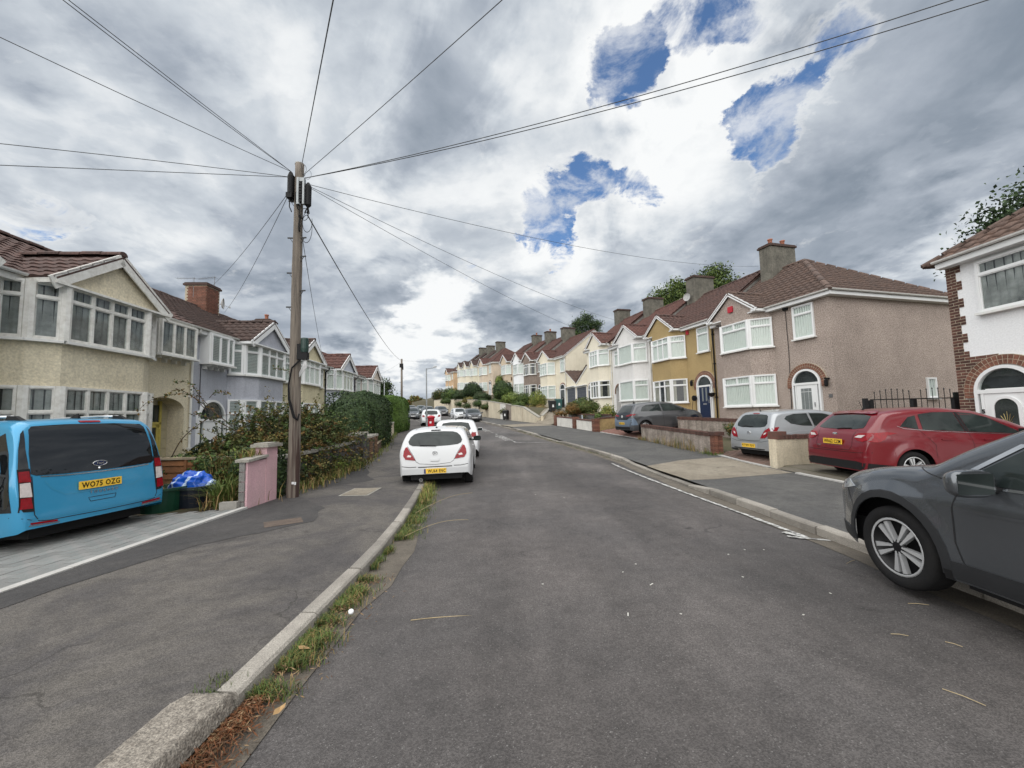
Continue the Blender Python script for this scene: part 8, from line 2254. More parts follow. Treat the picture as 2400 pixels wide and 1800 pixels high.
def bush(name, label, cat, ells, n, size, mats, seed=0, group=None, depth=.16, lump=.30, core=True, base=None, elong=1.6, flat=0., jit=.5, stem=True, part='foliage'):
 r_ = np.random.default_rng(seed)
 E = np.array(ells, float)
 area = (E[:, 3] * E[:, 4] + E[:, 4] * E[:, 5] + E[:, 3] * E[:, 5]); pk = r_.choice(len(E), n, p=area / area.sum())
 d = r_.normal(0, 1, (n, 3)); d /= np.linalg.norm(d, axis=1)[:, None]
 if flat:      # squarer section, for clipped hedges
  d = np.sign(d) * np.abs(d) ** (1 - flat); d /= (np.abs(d) ** 4).sum(1)[:, None] ** .25
 c = E[pk, :3]; rad = E[pk, 3:]
 lum = 1 + lump * nz_(c * 0 + d * 2.2 + c * .7, 1.5, seed + 5) + lump * .6 * nz_(d * 5 + c, 1.5, seed + 6)
 rr = lum - np.abs(r_.normal(0, depth, n))
 P = c + d * rad * rr[:, None]
 nrm = d / rad; nrm /= np.linalg.norm(nrm, axis=1)[:, None]
 bz = base if base is not None else min(E[:, 2] - E[:, 5])
 keep = P[:, 2] > bz
 P, nrm = P[keep], nrm[keep]
 o0 = np.array([E[:, 0].mean(), E[:, 1].mean(), bz])
 root = thing(name, label, cat, tuple(o0), 0, group)
 v, f = cards(P - o0, nrm, size, r_, elong, jit)
 clump = nz_(P, 2.2, seed + 9)
 mi = np.clip(((clump + r_.normal(0, .28, len(P))) * 1.1 + .5) * len(mats), 0, len(mats) - 1).astype(int)
 np_mesh(part, v, f, mats, root, mi)
 if core:
  mbv, mbf, off = [], [], 0
  for (cx, cy, cz, rx, ry, rz) in ells:
   bm = bmesh.new(); bmesh.ops.create_icosphere(bm, subdivisions=2, radius=1)
   vv = np.array([q.co for q in bm.verts]); fc = np.array([[q.index for q in p.verts] for p in bm.faces]); bm.free()
   if flat: vv = np.sign(vv) * np.abs(vv) ** (1 - flat); vv /= (np.abs(vv) ** 4).sum(1)[:, None] ** .25
   lm = 1 + lump * nz_(vv * 2.2 + np.array([cx, cy, cz]) * .7, 1.5, seed + 5)
   w = vv * np.array([rx, ry, rz]) * (lm * (1 - depth * 1.4))[:, None] + np.array([cx, cy, cz]) - o0
   w[:, 2] = np.maximum(w[:, 2], 0)
   mbv.append(w); mbf.append(fc + off); off += len(vv)
  np_mesh('solid_core', np.vstack(mbv), np.vstack(mbf), mats[-1] if len(mats) > 2 else mats[0], root, smooth=True)  # solid core added so light does not leak through the leaves
 if stem:
  m = MB()
  for (cx, cy, cz, rx, ry, rz) in ells[:5]:
   b = Vector((o0[0] * .6 + cx * .4, o0[1] * .6 + cy * .4, bz)) - Vector(o0); t = Vector((cx, cy, cz)) - Vector(o0)
   m.tube([b - Vector((0, 0, .2)), b.lerp(t, .5) + Vector((.05, .03, 0)), t], [.05, .035, .015], 5)
  m.build('stem', G_BARK, root, fixn=False)
 return root
def twigs(root, starts, dirs, lens, droop, mats, r_, leaf=.03, per=26, name='foliage', woody=True, thick=.006, segs=7, two=True):
 """arching shoots with leaves set along them"""
 n = len(starts); T = np.linspace(0, 1, segs)
 d = dirs / np.linalg.norm(dirs, axis=1)[:, None]
 side = r_.normal(0, .18, (n, 3))
 P = starts[:, None, :] + d[:, None, :] * (lens[:, None] * T[None, :])[..., None] + side[:, None, :] * (lens[:, None] * T ** 2)[..., None]
 P[:, :, 2] -= droop * (lens[:, None] * T[None, :] ** 2)
 if woody:
  a = np.cross(d, np.array([0, 0, 1.])); a /= np.linalg.norm(a, axis=1)[:, None] + 1e-9
  w = thick * (1 - .8 * T)
  vs_, fs_ = [], []
  for ax in (a, np.cross(a, d)):
   A = P - ax[:, None, :] * w[None, :, None]; B = P + ax[:, None, :] * w[None, :, None]
   V = np.stack([A, B], 2).reshape(n, segs * 2, 3)
   base = len(vs_) and sum(len(q) for q in vs_)
   idx = np.arange(segs - 1)
   q = np.stack([2 * idx, 2 * idx + 1, 2 * idx + 3, 2 * idx + 2], 1)
   F = (q[None] + (np.arange(n) * segs * 2)[:, None, None]).reshape(-1, 4) + (base or 0)
   vs_.append(V.reshape(-1, 3)); fs_.append(F)
  np_mesh('twigs', np.vstack(vs_), np.vstack(fs_), G_BARK, root)
 t = r_.uniform(.08, 1, (n, per)); k = t * (segs - 1); i0 = np.minimum(k.astype(int), segs - 2); fr = (k - i0)[..., None]
 ar = np.arange(n)[:, None]
 Q = P[ar, i0] * (1 - fr) + P[ar, i0 + 1] * fr
 Q = Q.reshape(-1, 3) + r_.normal(0, leaf * .55, (n * per, 3))
 nr = r_.normal(0, 1, (len(Q), 3)); nr[:, 2] = np.abs(nr[:, 2]) + .6; nr /= np.linalg.norm(nr, axis=1)[:, None]
 v, f = cards(Q, nr, leaf, r_, 1.7, .5)
 pm = r_.integers(0, len(mats), n).repeat(per) if len(mats) > 1 else np.zeros(len(Q), int)
 np_mesh(name, v, f, mats, root, pm)
def blades(name, pts, h, w, mats, r_, lean=.5, kind='stuff', parent=None, outward=None):
 n = len(pts); pts = np.asarray(pts, float)
 hh = h * r_.uniform(.45, 1.25, n); an = r_.uniform(0, 2 * PI, n)
 ld = np.stack([np.cos(an), np.sin(an), np.zeros(n)], 1) if outward is None else outward + r_.normal(0, .3, (n, 3)) * np.array([1, 1, 0])
 ln = (lean * r_.uniform(.2, 1.2, n))[:, None]
 sd = np.stack([-ld[:, 1], ld[:, 0], np.zeros(n)], 1) * (w / 2)
 up = np.array([0, 0, 1.])
 p0, p1, p2 = pts, pts + up * (hh * .55)[:, None] + ld * ln * (hh * .3)[:, None], pts + up * (hh * (.95 - .25 * ln[:, 0]))[:, None] + ld * ln * hh[:, None]
 v = np.stack([p0 - sd, p0 + sd, p1 + sd * .8, p1 - sd * .8, p2 + sd * .15, p2 - sd * .15], 1).reshape(-1, 3)
 k = np.arange(n) * 6
 f = np.concatenate([np.stack([k, k + 1, k + 2, k + 3], 1), np.stack([k + 3, k + 2, k + 4, k + 5], 1)])
 mi = r_.integers(0, len(mats), n); o = np_mesh(name, v, f, mats, parent, np.concatenate([mi, mi]))
 if kind: o['kind'] = kind
 return o
def cotoneaster():
 r_ = np.random.default_rng(3)
 root = thing('spreading_bush', 'big brown and olive arching bush spilling over the dark stone wall', 'bush', (-6.0, 10.6, .1))
 n = 2300
 base = np.stack([r_.uniform(-1.1, .85, n), r_.uniform(-1.7, 2.3, n), r_.uniform(.1, 1.75, n)], 1)
 k = 1 - np.abs(base[:, 1] - .2) / 3.4
 base[:, 2] *= k
 dr = np.stack([r_.normal(.35, .75, n), r_.normal(0, .7, n), r_.normal(.55, .4, n)], 1)
 twigs(root, base, dr, r_.uniform(.5, 1.1, n), .36, [G_OLIVE[0], G_OLIVE[1], G_MID[2], G_OLIVE[1], G_OLIVE[2], G_OLIVE[3], G_OLIVE[0], G_MID[0]], r_, .038, 36)
 n = 420
 base = np.stack([r_.uniform(.3, .85, n), r_.uniform(-1.9, .6, n), r_.uniform(.3, .9, n)], 1)
 dr = np.stack([r_.normal(.7, .4, n), r_.normal(0, .5, n), r_.normal(.1, .3, n)], 1)
 twigs(root, base, dr, r_.uniform(.3, .7, n), .9, G_OLIVE[1:] + G_DARK[:1], r_, .036, 30)
 n = 30
 base = np.stack([r_.uniform(-.5, .5, n), r_.uniform(-1.2, 2, n), r_.uniform(1.0, 1.5, n)], 1)
 dr = np.stack([r_.normal(.3, .4, n), r_.normal(0, .4, n), r_.normal(1.0, .3, n)], 1)
 twigs(root, base, dr, r_.uniform(.6, 1.1, n), .4, G_OLIVE[:2], r_, .028, 14)
 b = bmesh.new(); bmesh.ops.create_icosphere(b, subdivisions=3, radius=1)
 for v in b.verts: v.co = Vector((v.co.x * .66 - .1, v.co.y * 1.55 + .2, max(-.2, v.co.z * .80 + .45))) * (1 + .12 * mnoise.noise(v.co * 2.5))
 me = bpy.data.meshes.new('solid_core'); b.to_mesh(me); b.free(); me.materials.append(G_OLIVE[3]); link(bpy.data.objects.new('solid_core', me), root)  # added core blob that keeps light from leaking through the twigs
cotoneaster()
def bramble():
 r_ = np.random.default_rng(8)
 root = thing('bramble', 'long thorny arching bramble stems against the lilac house', 'bramble', (-7.2, 9.9, .3))
 mb = MB(); L_ = []
 def stem(pts, th):
  P = [Vector(p) for p in pts]; out = []
  for i in range(len(P) - 1):
   for k in range(6):
    t = k / 6; a = P[max(i - 1, 0)]; b, c = P[i], P[i + 1]; d = P[min(i + 2, len(P) - 1)]
    out.append(.5 * ((2 * b) + (c - a) * t + (2 * a - 5 * b + 4 * c - d) * t * t + (3 * b - a - 3 * c + d) * t ** 3))
  out.append(P[-1]); mb.tube(out, [th * (1 - .7 * i / len(out)) for i in range(len(out))], 5)
  for i in range(4, len(out)):
   for _ in range(4):
    q = out[i] + Vector(r_.normal(0, .03, 3)); L_.append(q)
 stem([(1.2, .2, .2), (.6, -.1, .95), (-.2, -.3, 1.45), (-.5, -.3, 1.52)], .016)
 stem([(-1.0, -.3, .5), (-.7, -.3, 1.0), (-.1, -.3, 1.42), (.5, -.2, 1.5)], .014)
 stem([(.3, -.1, 1.2), (-.2, -.3, 1.7), (-.7, -.5, 2.1), (-1.0, -.55, 1.95)], .012)
 stem([(-.2, -.3, 1.6), (-.6, -.4, 2.0), (-1.3, -.5, 1.9), (-1.7, -.5, 1.6)], .010)
 stem([(0, -.2, 1.5), (-.3, -.4, 1.95), (-.45, -.5, 2.25), (-.8, -.55, 2.3)], .010)
 stem([(1.2, .2, .2), (1.6, .1, 1.2), (1.9, 0, 2.0), (1.7, -.1, 2.5), (1.3, -.1, 2.62)], .016)
 stem([(-.1, -.35, 1.9), (.1, -.4, 2.05), (.4, -.4, 2.0)], .008)
 stem([(1.5, .2, .6), (1.1, -.1, 1.3), (.9, -.2, 1.6), (.5, -.2, 1.75)], .012)
 mb.build('stem', mat('bramble_stem', (.085, .055, .035), .8, .2, 9), root, smooth=True, fixn=False)
 P = np.array(L_); nr = r_.normal(0, 1, (len(P), 3)); nr /= np.linalg.norm(nr, axis=1)[:, None]
 v, f = cards(P, nr, .042, r_, 1.5, .4); np_mesh('leaves', v, f, [G_OLIVE[2], G_OLIVE[0], G_MID[2]], root, r_.integers(0, 3, len(P)))
bramble()
bush('garden_shrub', 'tangled green shrubs filling the garden between fence and bush', 'shrub', [(-7.0, 9.9, .45, .8, .9, .62), (-6.0, 9.3, .5, .6, .7, .5), (-7.9, 9.6, .35, .6, .7, .55), (-6.6, 10.8, .6, .9, .8, .7)], 9000, .052, G_MID + G_DARK[:1] + [G_MID[2]], 21, depth=.3, lump=.4)
bush('garden_shrub', 'dark green shrub at the foot of the lilac house wall', 'shrub', [(-9.9, 13.0, .2, .7, .7, .75), (-9.2, 12.6, .1, .6, .6, .6)], 3500, .085, G_DARK, 22)
bush('garden_shrub', 'rusty brown shrub just behind the orange fence', 'shrub', [(-8.7, 9.0, .45, .55, .4, .62), (-9.3, 9.2, .3, .5, .4, .5), (-8.1, 8.8, .5, .4, .3, .45)], 4200, .040, [G_OLIVE[2], G_OLIVE[0], G_MID[2], G_OLIVE[1]], 23, depth=.3, lump=.5)
bush('garden_shrub', 'leafy creeper hanging over the fence beside the pink wall', 'shrub', [(-5.75, 8.28, .55, .38, .22, .5), (-5.3, 8.1, .72, .35, .3, .35), (-6.3, 8.25, .7, .35, .16, .3)], 3200, .042, [G_MID[0], G_OLIVE[1], G_LIME[1], G_DARK[0]], 24, depth=.35, lump=.5)
r_ = np.random.default_rng(31)
rt = thing('spiky_plant', 'clump of long arching green leaves in front of the pink wall', 'plant', (-5.35, 7.42, .08))
n = 220; pp = np.stack([r_.normal(0, .09, n), r_.normal(0, .09, n), np.zeros(n)], 1); blades('leaf_blades', pp, .58, .020, [G_MID[0], G_LIME[1], G_MID[1]], r_, 1.1, None, rt)
n = 90; pp = np.stack([r_.normal(0, .16, n), r_.normal(-.05, .14, n), np.zeros(n)], 1); blades('dead_blades', pp, .42, .016, G_DRY, r_, 1.3, None, rt)
def scatter(name, fx, y0, y1, n, sx, h, w, mats, seed, label=None, lean=.7, clump=0.):
 r_ = np.random.default_rng(seed); pts = []
 for _ in range(n):
  y = r_.uniform(y0, y1)
  if clump and math.sin(y * 5.1 + seed) + .6 * math.sin(y * 11.3) < r_.uniform(-1.6, 1.6) * clump: continue
  x = fx(y) + r_.normal(0, sx); pts.append((x, y, H(x, y) - .005))
 o = blades(name, pts, h, w, mats, r_, lean)
 return o
scatter('dry_grass', lambda y: -5.15, 7.1, 8.25, 260, .22, .34, .012, G_DRY, 41)
n = 160; blades('dry_grass', np.stack([r_.uniform(-5.1, -4.75, n), r_.uniform(7.3, 7.85, n), np.full(n, .95)], 1), .22, .012, G_DRY + G_LIME[:1], r_, 1.4)
n = 200; blades('dry_grass', np.stack([r_.uniform(-6.2, -5.3, n), r_.uniform(8.05, 8.2, n), r_.uniform(.1, .7, n)], 1), .42, .013, G_DRY, r_, 1.2)
n = 120; blades('dry_grass', np.stack([r_.normal(-6.55, .16, n), r_.normal(7.25, .16, n), np.full(n, .38)], 1), .24, .010, G_DRY[:2], r_, .9)
scatter('weeds', lambda y: LW(y) + .14, 8.4, 13.2, 1500, .13, .26, .013, [G_MID[1], G_LIME[0], G_DRY[0], G_DRY[1], G_OLIVE[1]], 42, clump=.8)
scatter('weeds', lambda y: LW(y) + .10, 13.2, 30, 900, .10, .22, .02, [G_MID[1], G_LIME[0], G_DRY[2], G_OLIVE[1]], 43, clump=.9)
bush('weed_clump', 'yellowish weeds sprouting at the foot of the dark stone wall', 'weeds', [(-4.86, 11.2, .28, .18, .5, .26), (-4.8, 12.2, .22, .16, .35, .2), (-4.95, 10.3, .22, .14, .5, .25), (-4.85, 9.0, .1, .12, .3, .12)], 2600, .036, [G_LIME[0], G_MID[1], G_OLIVE[1], G_DRY[2]], 44, depth=.4, lump=.5, core=False, stem=False)
bush('ivy', 'dark ivy climbing between the pink wall and the pole', 'ivy', [(-4.72, 8.12, .5, .10, .16, .52)], 900, .04, G_DARK + [G_MID[2]], 45, depth=.3, core=False, stem=False)
bush('hedge', 'tall rounded dark green hedge overhanging the left pavement', 'hedge', [(-6.7, 17.5, 1.35, 1.0, 2.0, 1.45), (-7.05, 19.6, 1.42, .9, 1.4, 1.35), (-6.45, 15.9, 1.15, .80, .9, 1.15)], 26000, .058, G_DARK + [G_MID[2]], 51, depth=.07, lump=.10, flat=.10)
bush('hedge', 'clipped lighter green hedge beyond the dark one', 'hedge', [(-8.45, 27.4, 1.72, 1.0, 2.4, 1.42)], 15000, .055, G_HEDGE, 52, depth=.03, lump=.03, flat=.4)
def tree(name, label, x, y, z, h, tr, blobs, n, size, mats, seed, group=None, depth=.45, lump=.5):
 """trunk, limbs and a loose crown; blobs are (dx, dy, fraction of height, rx, ry, rz)"""
 r_ = np.random.default_rng(seed)
 root = thing(name, label, 'tree', (x, y, z), 0, group)
 mb = MB().tube([(0, 0, -.4), (.05, .03, h * .25), (-.06, .05, h * .5), (.03, 0, h * .82)], [tr, tr * .75, tr * .5, tr * .15], 9)
 E = np.array([(dx, dy, h * fz, rx, ry, rz) for dx, dy, fz, rx, ry, rz in blobs])
 for e in E: mb.tube([(0, 0, min(h * .5, e[2] * .6)), (e[0] * .5, e[1] * .5, e[2] * .82), (e[0], e[1], e[2])], [tr * .35, tr * .2, tr * .05], 5)
 mb.build('trunk', G_BARK, root, smooth=True, fixn=False)
 nc = max(24, n // 40); ar = E[:, 3] * E[:, 4]
 pk = r_.choice(len(E), nc, p=ar / ar.sum()); d = r_.normal(0, 1, (nc, 3)); d /= np.linalg.norm(d, axis=1)[:, None]
 C = E[pk, :3] + d * E[pk, 3:] * (1 - np.abs(r_.normal(0, depth * .8, nc)))[:, None]
 k = r_.integers(0, nc, n)
 sp = E[pk, 3:].mean() * .22
 P = C[k] + r_.normal(0, sp, (n, 3)) * np.array([1, 1, .75])
 nr = r_.normal(0, 1, (n, 3)); nr[:, 2] = np.abs(nr[:, 2]); nr /= np.linalg.norm(nr, axis=1)[:, None]
 v, f = cards(P, nr, size, r_, 1.5, .6)
 mi = np.clip((r_.uniform(0, 1, nc)[k] * .75 + r_.uniform(0, .25, n)) * len(mats), 0, len(mats) - 1).astype(int)
 np_mesh('crown', v, f, mats, root, mi)
tree('green_tree', 'full green tree past the end of the left terrace', -14.3, 42, -.3, 6.6, .16, [(0, 0, .72, 1.5, 1.5, 1.5), (.9, 0, .5, 1.3, 1.3, 1.5), (-1.0, 0, .55, 1.3, 1.3, 1.6), (-.5, 0, .85, .7, .7, .9), (.5, .2, .80, .8, .8, .7)], 9000, .13, G_DARK + G_MID[:2], 61)
tree('yellowing_tree', 'small yellow brown tree where the road tops the hill', -27.5, 112, 3.6, 4.6, .14, [(0, 0, .6, 1.9, 1.5, 1.3), (1.3, 0, .5, 1.2, 1.2, .9), (-1.2, 0, .5, 1.2, 1.2, 1.0)], 2600, .26, G_OLIVE[:3] + G_LIME[:1], 62)
for k, (x, y, h, lab, sd) in enumerate(((14.9, 35, 13.7, 'leafy tree rising left of the mustard house chimney', 63), (18.6, 36, 15.2, 'taller airy tree between the two big grey chimneys', 64), (11.2, 60, 17.0, 'tree behind the roofs of the cream gable house', 65))):
 b = 1.0
 tree('background_tree', lab, x, y, ZH(y), h - ZH(y), .2, [(0, 0, .78, 2.0, 2.0, 1.7), (1.6, 0, .66, 1.5, 1.5, 1.5), (-1.6, 0, .68, 1.4, 1.4, 1.4), (.4, 0, .92, 1.1, 1.1, .9), (-.9, .5, .86, .9, .9, .8), (1.9, 0, .84, .9, .9, .7)], 15000, .125, (G_MID + G_LIME[1:2] + G_DARK[:1]) if k < 2 else G_DARK + G_MID[:1], sd, 'trees behind the right terrace')
tree('evergreen_tree', 'dark dense tree behind the bright white house roof', 25.3, 17.5, 1.0, 11.3, .3, [(0, 0, .72, 2.6, 2.6, 2.6), (2.4, 0, .8, 2.4, 2.4, 2.4), (4.5, 0, .8, 2.6, 2.2, 2.6)], 45000, .125, G_DARK, 66, depth=.2)
def rb(px, py, Y, rx, rz, n, size, mats, lab, seed, name='garden_shrub', cat='shrub', ry=None, group=None, **k):
 p = ray_at(px, py, Y=Y); ry = ry or rx
 ee = [(p.x, p.y, p.z, rx, ry, rz), (p.x + rx * .5, p.y + .2, p.z - rz * .25, rx * .6, ry * .7, rz * .7), (p.x - rx * .5, p.y - .1, p.z - rz * .2, rx * .6, ry * .7, rz * .75)]
 return bush(name, lab, cat, ee, n, size, mats, seed, base=p.z - rz * 1.0, group=group, **k)
rb(1368, 954, 29.5, 1.05, .72, 5200, .075, G_DARK[:2] + G_MID[:2] + [G_OLIVE[1]], 'round mixed green bush in front of the garages', 71)
rb(1345, 957, 29.0, .6, .5, 2000, .07, [G_OLIVE[0], G_OLIVE[1], G_OLIVE[2]], 'brownish bush pressed against the round green one', 72)
rb(1424, 966, 27.5, .5, .6, 1500, .08, G_LIME, 'yellow green shrub behind the blue grey hatchback', 73, depth=.4)
rb(1392, 973, 27.8, .8, .3, 1700, .05, [G_OLIVE[1], G_DRY[1], G_MID[2]], 'low scrubby plants on the terrace wall', 74, depth=.4)
rb(1402, 978, 25.2, .25, .35, 700, .05, G_MID, 'small weed bush growing out of the white wall end', 75, depth=.4)
rb(1315, 968, 31.5, .7, .42, 1000, .05, [G_OLIVE[2], G_OLIVE[3]], 'reddish brown twiggy shrub by the drive entrance', 76, depth=.5)
rb(1260, 936, 43, .95, .95, 2600, .10, G_LIME, 'yellow green shrub below the brown pebbledashed house', 77, depth=.3)
rb(1268, 956, 41, .6, .5, 900, .07, G_DRY, 'straw coloured grassy clump next to the cream gable house', 78, depth=.4)
rb(1202, 934, 46, 1.3, .85, 3000, .10, G_LIME[:2] + G_MID[:2], 'light green spreading shrub above the white retaining wall', 79, depth=.3)
rb(1228, 935, 45, .8, .8, 2000, .10, G_MID, 'mid green shrub beneath the white curved bay', 80, depth=.3)
rb(1225, 956, 41.3, 1.2, .38, 1800, .06, G_DRY[:2] + [G_OLIVE[0]], 'dry orange grasses on top of the cream retaining wall', 81, depth=.5)
rb(1188, 963, 42.6, .9, .4, 1500, .06, [G_OLIVE[1], G_MID[2], G_OLIVE[0]], 'olive trailing plant over the grey roughcast wall', 82, depth=.4)
rb(1180, 915, 54, 1.4, 1.5, 4200, .12, G_DARK + G_MID[:1], 'dark green shrub in front of the buff house', 83)
rb(1170, 893, 57, .55, .85, 1300, .10, [G_MID[1], G_LIME[0]], 'upright yellow green conifer beside the buff house', 84)
rb(1130, 930, 57, 1.2, .75, 2400, .11, G_DARK[:2] + [G_OLIVE[3]], 'low dark shrub under the peach house steps', 85)
rb(1160, 945, 50, 1.0, .6, 2000, .09, G_DARK[:2] + [G_OLIVE[1]], 'rounded dark shrub above the cream wall', 86)
rb(1142, 953, 50, .8, .4, 1500, .08, [G_OLIVE[0], G_OLIVE[1], G_MID[2]], 'olive brown shrub spilling over the cream wall', 87)
rb(1108, 914, 63, 1.5, 1.3, 4600, .13, G_DARK, 'large dark green shrub hiding the lemon house door', 88)
rb(1085, 926, 66, 1.4, 1.0, 2600, .13, G_DARK[:2] + [G_OLIVE[3]], 'broad dark shrub left of the largest one', 89)
rb(1102, 938, 60, 1.2, .5, 1600, .10, [G_OLIVE[0], G_OLIVE[1]], 'brownish ground shrub above the stained wall', 90)
rb(1058, 926, 75, 1.8, 1.3, 3400, .16, G_MID + G_DARK[:1], 'mid green shrub mass near the far end of the terrace', 91)
rb(1046, 940, 70, 1.0, .55, 1500, .12, [G_OLIVE[1], G_MID[0], G_MID[2]], 'grey green rounded shrub over the far wall', 92)
rb(1030, 925, 88, 1.7, 1.4, 2600, .17, [G_OLIVE[3], G_OLIVE[0], G_DARK[0]], 'dark brown green small tree at the left end of the hillside shrubs', 93, depth=.4)
rb(1105, 950, 58, 1.3, .5, 1500, .10, [G_OLIVE[1], G_MID[2], G_DARK[1]], 'dark trailing shrub hanging over the long stained wall', 101, depth=.4)
rb(1085, 946, 63, 1.3, .6, 1500, .11, G_MID[1:] + G_DARK[:1], 'mid green trailing shrub farther along the stained wall', 102, depth=.4)
rb(1215, 948, 40.5, .7, .45, 1100, .07, G_MID, 'green plant tumbling over the cream wall by the bin', 103, depth=.4)
rb(1128, 944, 53, 1.1, .6, 1700, .10, G_DARK[:2] + G_MID[:1], 'bushy dark shrub on the bank below the peach house', 104, depth=.3)
bush('garden_shrub', 'leafy shrub between the mustard and pebbledashed houses', 'shrub', [(9.25, 15.5, .95, .55, .5, .42), (8.8, 15.9, .85, .4, .4, .3)], 2600, .05, [G_OLIVE[1], G_MID[0], G_OLIVE[2], G_MID[2]], 94, depth=.4, lump=.5)
scatter('weeds', lambda y: RW(y) - .10, 13.9, 19.2, 900, .08, .24, .012, [G_DRY[0], G_DRY[1], G_MID[1], G_OLIVE[1]], 95, clump=.7)
scatter('weeds', lambda y: RW(y) - .05, 13.3, 14.0, 260, .16, .12, .012, [G_MID[0], G_MID[1]], 96)
scatter('weeds', lambda y: KR(y) - .08, 13.5, 27, 900, .05, .07, .010, [G_MID[0], G_DRY[2], G_OLIVE[1]], 97, clump=.9)
n = 120; blades('weeds', np.stack([RW(17.5) - .05 + r_.normal(0, .06, n), r_.uniform(14.0, 18.6, n), np.full(n, .2)], 1), .55, .012, G_DRY[:2] + [G_OLIVE[1]], r_, .5)
def gx(lo, hi): return lambda y: KL(y) + lo
def gutter_grass():
 r_ = np.random.default_rng(5); pts = []
 for y0, y1, n, wd in ((2.42, 3.25, 2600, .20), (3.2, 4.15, 2300, .17), (4.4, 5.1, 700, .08), (5.3, 8.7, 7500, .26), (9.0, 9.7, 900, .22)):
  for _ in range(n):
   y = r_.uniform(y0, y1); x = KL(y) + abs(r_.normal(0, wd * .55)) + .012
   if math.sin(y * 9) + math.sin(y * 23 + 1) + 1.1 < r_.uniform(0, 1.2) * (x - KL(y)) / wd * 1.3: continue
   pts.append((x, y, ZR(y)))
 blades('grass', pts, .072, .0055, [G_MID[0], G_MID[1], G_LIME[1], G_DRY[1], G_MID[2]], r_, .9)
 pts = [(KL(y) + abs(r_.normal(0, .12)) + .02, y, ZR(y)) for y in r_.uniform(7.6, 9.6, 700)]
 blades('grass', pts, .17, .007, [G_MID[1], G_LIME[0], G_DRY[0]], r_, .7)
 pts = [(-1.75 + r_.normal(0, .05), r_.uniform(2.32, 2.52), .10) for _ in range(120)]
 blades('grass', pts, .04, .004, [G_MID[0], G_OLIVE[1]], r_, .8)
gutter_grass()
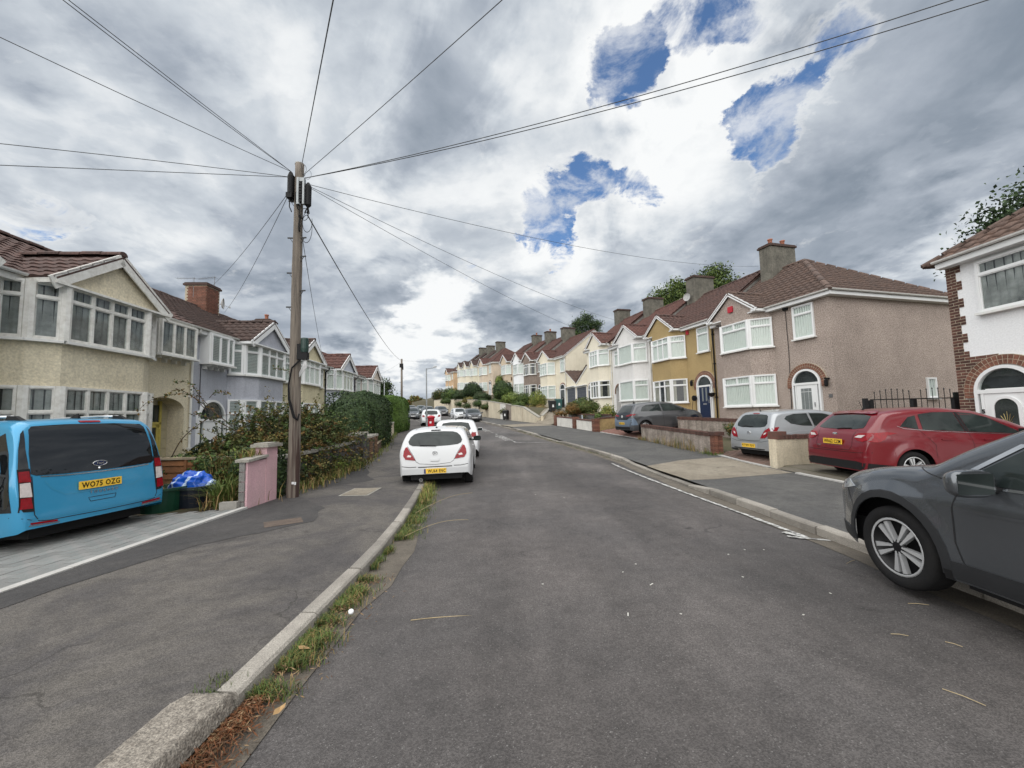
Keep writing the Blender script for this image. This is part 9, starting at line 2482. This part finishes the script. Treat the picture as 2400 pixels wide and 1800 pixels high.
def debris():
 r_ = np.random.default_rng(6)
 br = [leaf_mat('rust_debris', (.19, .075, .032), (.09, .04, .02)), leaf_mat('brown_debris', (.12, .060, .030), (.05, .03, .018)), leaf_mat('straw_debris', (.30, .20, .11), (.15, .1, .05))]
 n = 5200; y = r_.uniform(1.0, 2.42, n); x = -1.565 + np.abs(r_.normal(0, .095, n)) * (1.25 - .35 * (y - 1)); z = .012 + .035 * np.exp(-((x + 1.5) / .12) ** 2) * r_.uniform(.2, 1, n)
 P = np.stack([x, y, z], 1); nr = np.tile([0, 0, 1.], (n, 1))
 v, f = cards(P, nr, .0065, r_, 6.5, .55); o = np_mesh('leaf_litter', v, f, br, None, r_.choice(3, n, p=[.5, .35, .15])); o['kind'] = 'stuff'
 n = 900; y = r_.uniform(2.4, 4.2, n); x = KL(3) + np.abs(r_.normal(0, .14, n)) + .02; P = np.stack([x, y, np.full(n, .03)], 1)
 v, f = cards(P, np.tile([0, 0, 1.], (n, 1)), .007, r_, 6, .5); o = np_mesh('leaf_litter', v, f, br[1:], None, r_.integers(0, 2, n)); o['kind'] = 'stuff'
 lm = mat('dry_leaf', (.30, .19, .085), .8, .3, 30, 0, rand=.3)
 for k, (x, y, s, a, lab) in enumerate(((-1.33, 1.62, .055, .4, 'pale curled leaf nearest the road in the brown litter'), (-1.42, 1.55, .05, 2.2, 'dry brown leaf beside the rough kerb block'), (-1.30, 2.28, .04, 1.2, 'small dry leaf at the top of the rust coloured litter'), (-1.47, 2.86, .045, 3.0, 'brown leaf lying on the gutter grass'))):
  vv = [(-s, 0, .012), (-s * .3, s * .5, .02), (s * .5, s * .42, .014), (s, 0, .024), (s * .4, -s * .45, .018), (-s * .4, -s * .42, .01), (0, 0, .004)]
  o = MB().add(vv, [(6, i, (i + 1) % 6) for i in range(6)]).build('dry_leaf', lm, None, loc=(x, y, .045), rz=a, fixn=False); tag(o, lab, 'leaf', 'dry leaves in the gutter')
 wm = mat('paper_scrap', (.50, .49, .45), .8, .1, 20); sm = mat('straw_stalk', (.38, .30, .17), .8, .2, 20)
 sc = [(1272, 1368), (1472, 1441), (1596, 1440), (1527, 1370), (1745, 1285), (1707, 1297), (1790, 1284), (1490, 1322), (1460, 1341), (1741, 1351), (1883, 1440), (1946, 1387), (1322, 1163), (1255, 1155)]
 for k, (px, py) in enumerate(sc):
  d = ray(px, py); t = (.03 - CAM_H) / d.z; x, y = d.x * t, d.y * t
  l = .009 if k not in (1, 3) else .026
  o = MB().box((-l, -.005, 0), (l, .005, .003)).build('litter', wm, None, loc=(x, y, roadz(x, y) + .004), rz=k * 1.3, fixn=False)
  tag(o, 'tiny white scrap of litter lying on the road', 'litter', 'white scraps on the road')
 for k, (px, py, l, a, lab) in enumerate(((2152, 1409, .07, -.25, 'pale straw near the dark crossover wheel'), (1993, 1309, .09, .5, 'thin twig beside the white line end'), (2258, 1632, .08, -1.0, 'dark twig at the lower right of the road'), (2108, 1485, .05, -.3, 'short straw on the road right of centre'), (2235, 1505, .04, -.9, 'short straw near the right edge'))):
  d = ray(px, py); t = (.03 - CAM_H) / d.z; x, y = d.x * t, d.y * t
  o = MB().tube([(-l, 0, .004), (0, .004, .007), (l, 0, .004)], .0022, 4).build('straw', sm, None, loc=(x, y, roadz(x, y) + .003), rz=a, fixn=False); tag(o, lab, 'straw')
 o = MB().lathe([(.022, 0), (.022, .02), (.014, .027), (.0, .028)], 10).build('bottle_top', M_UPVC, None, smooth=True, loc=(-1.36, 3.38, .04)); o.rotation_euler = (.5, .3, 0); tag(o, 'small white plastic cap lying in the gutter grass', 'cap')
 for k, (x0, y0, x1, y1, b, lab) in enumerate(((-1.62, 6.6, -.85, 8.2, .3, 'pale bent stalk lying across the kerb grass'), (-1.45, 5.35, -.7, 6.1, .15, 'long dry stalk reaching from gutter to road'), (-.85, 3.3, -.35, 3.35, .03, 'faint pale stalk on the road near the gutter'))):
  P = [Vector((x0 + (x1 - x0) * t, y0 + (y1 - y0) * t + b * math.sin(PI * t) * .5, .07 + .05 * math.sin(PI * t) * (k < 2) - .06 * (k == 2))) for t in np.linspace(0, 1, 9)]
  tag(MB().tube(P, .0032, 5).build('dry_stalk', sm, None, smooth=True, fixn=False), lab, 'stalk')
debris()
for o in list(bpy.data.objects):
 if 'lettering' in o.name and o.parent is not None: o['kind'] = 'stuff'
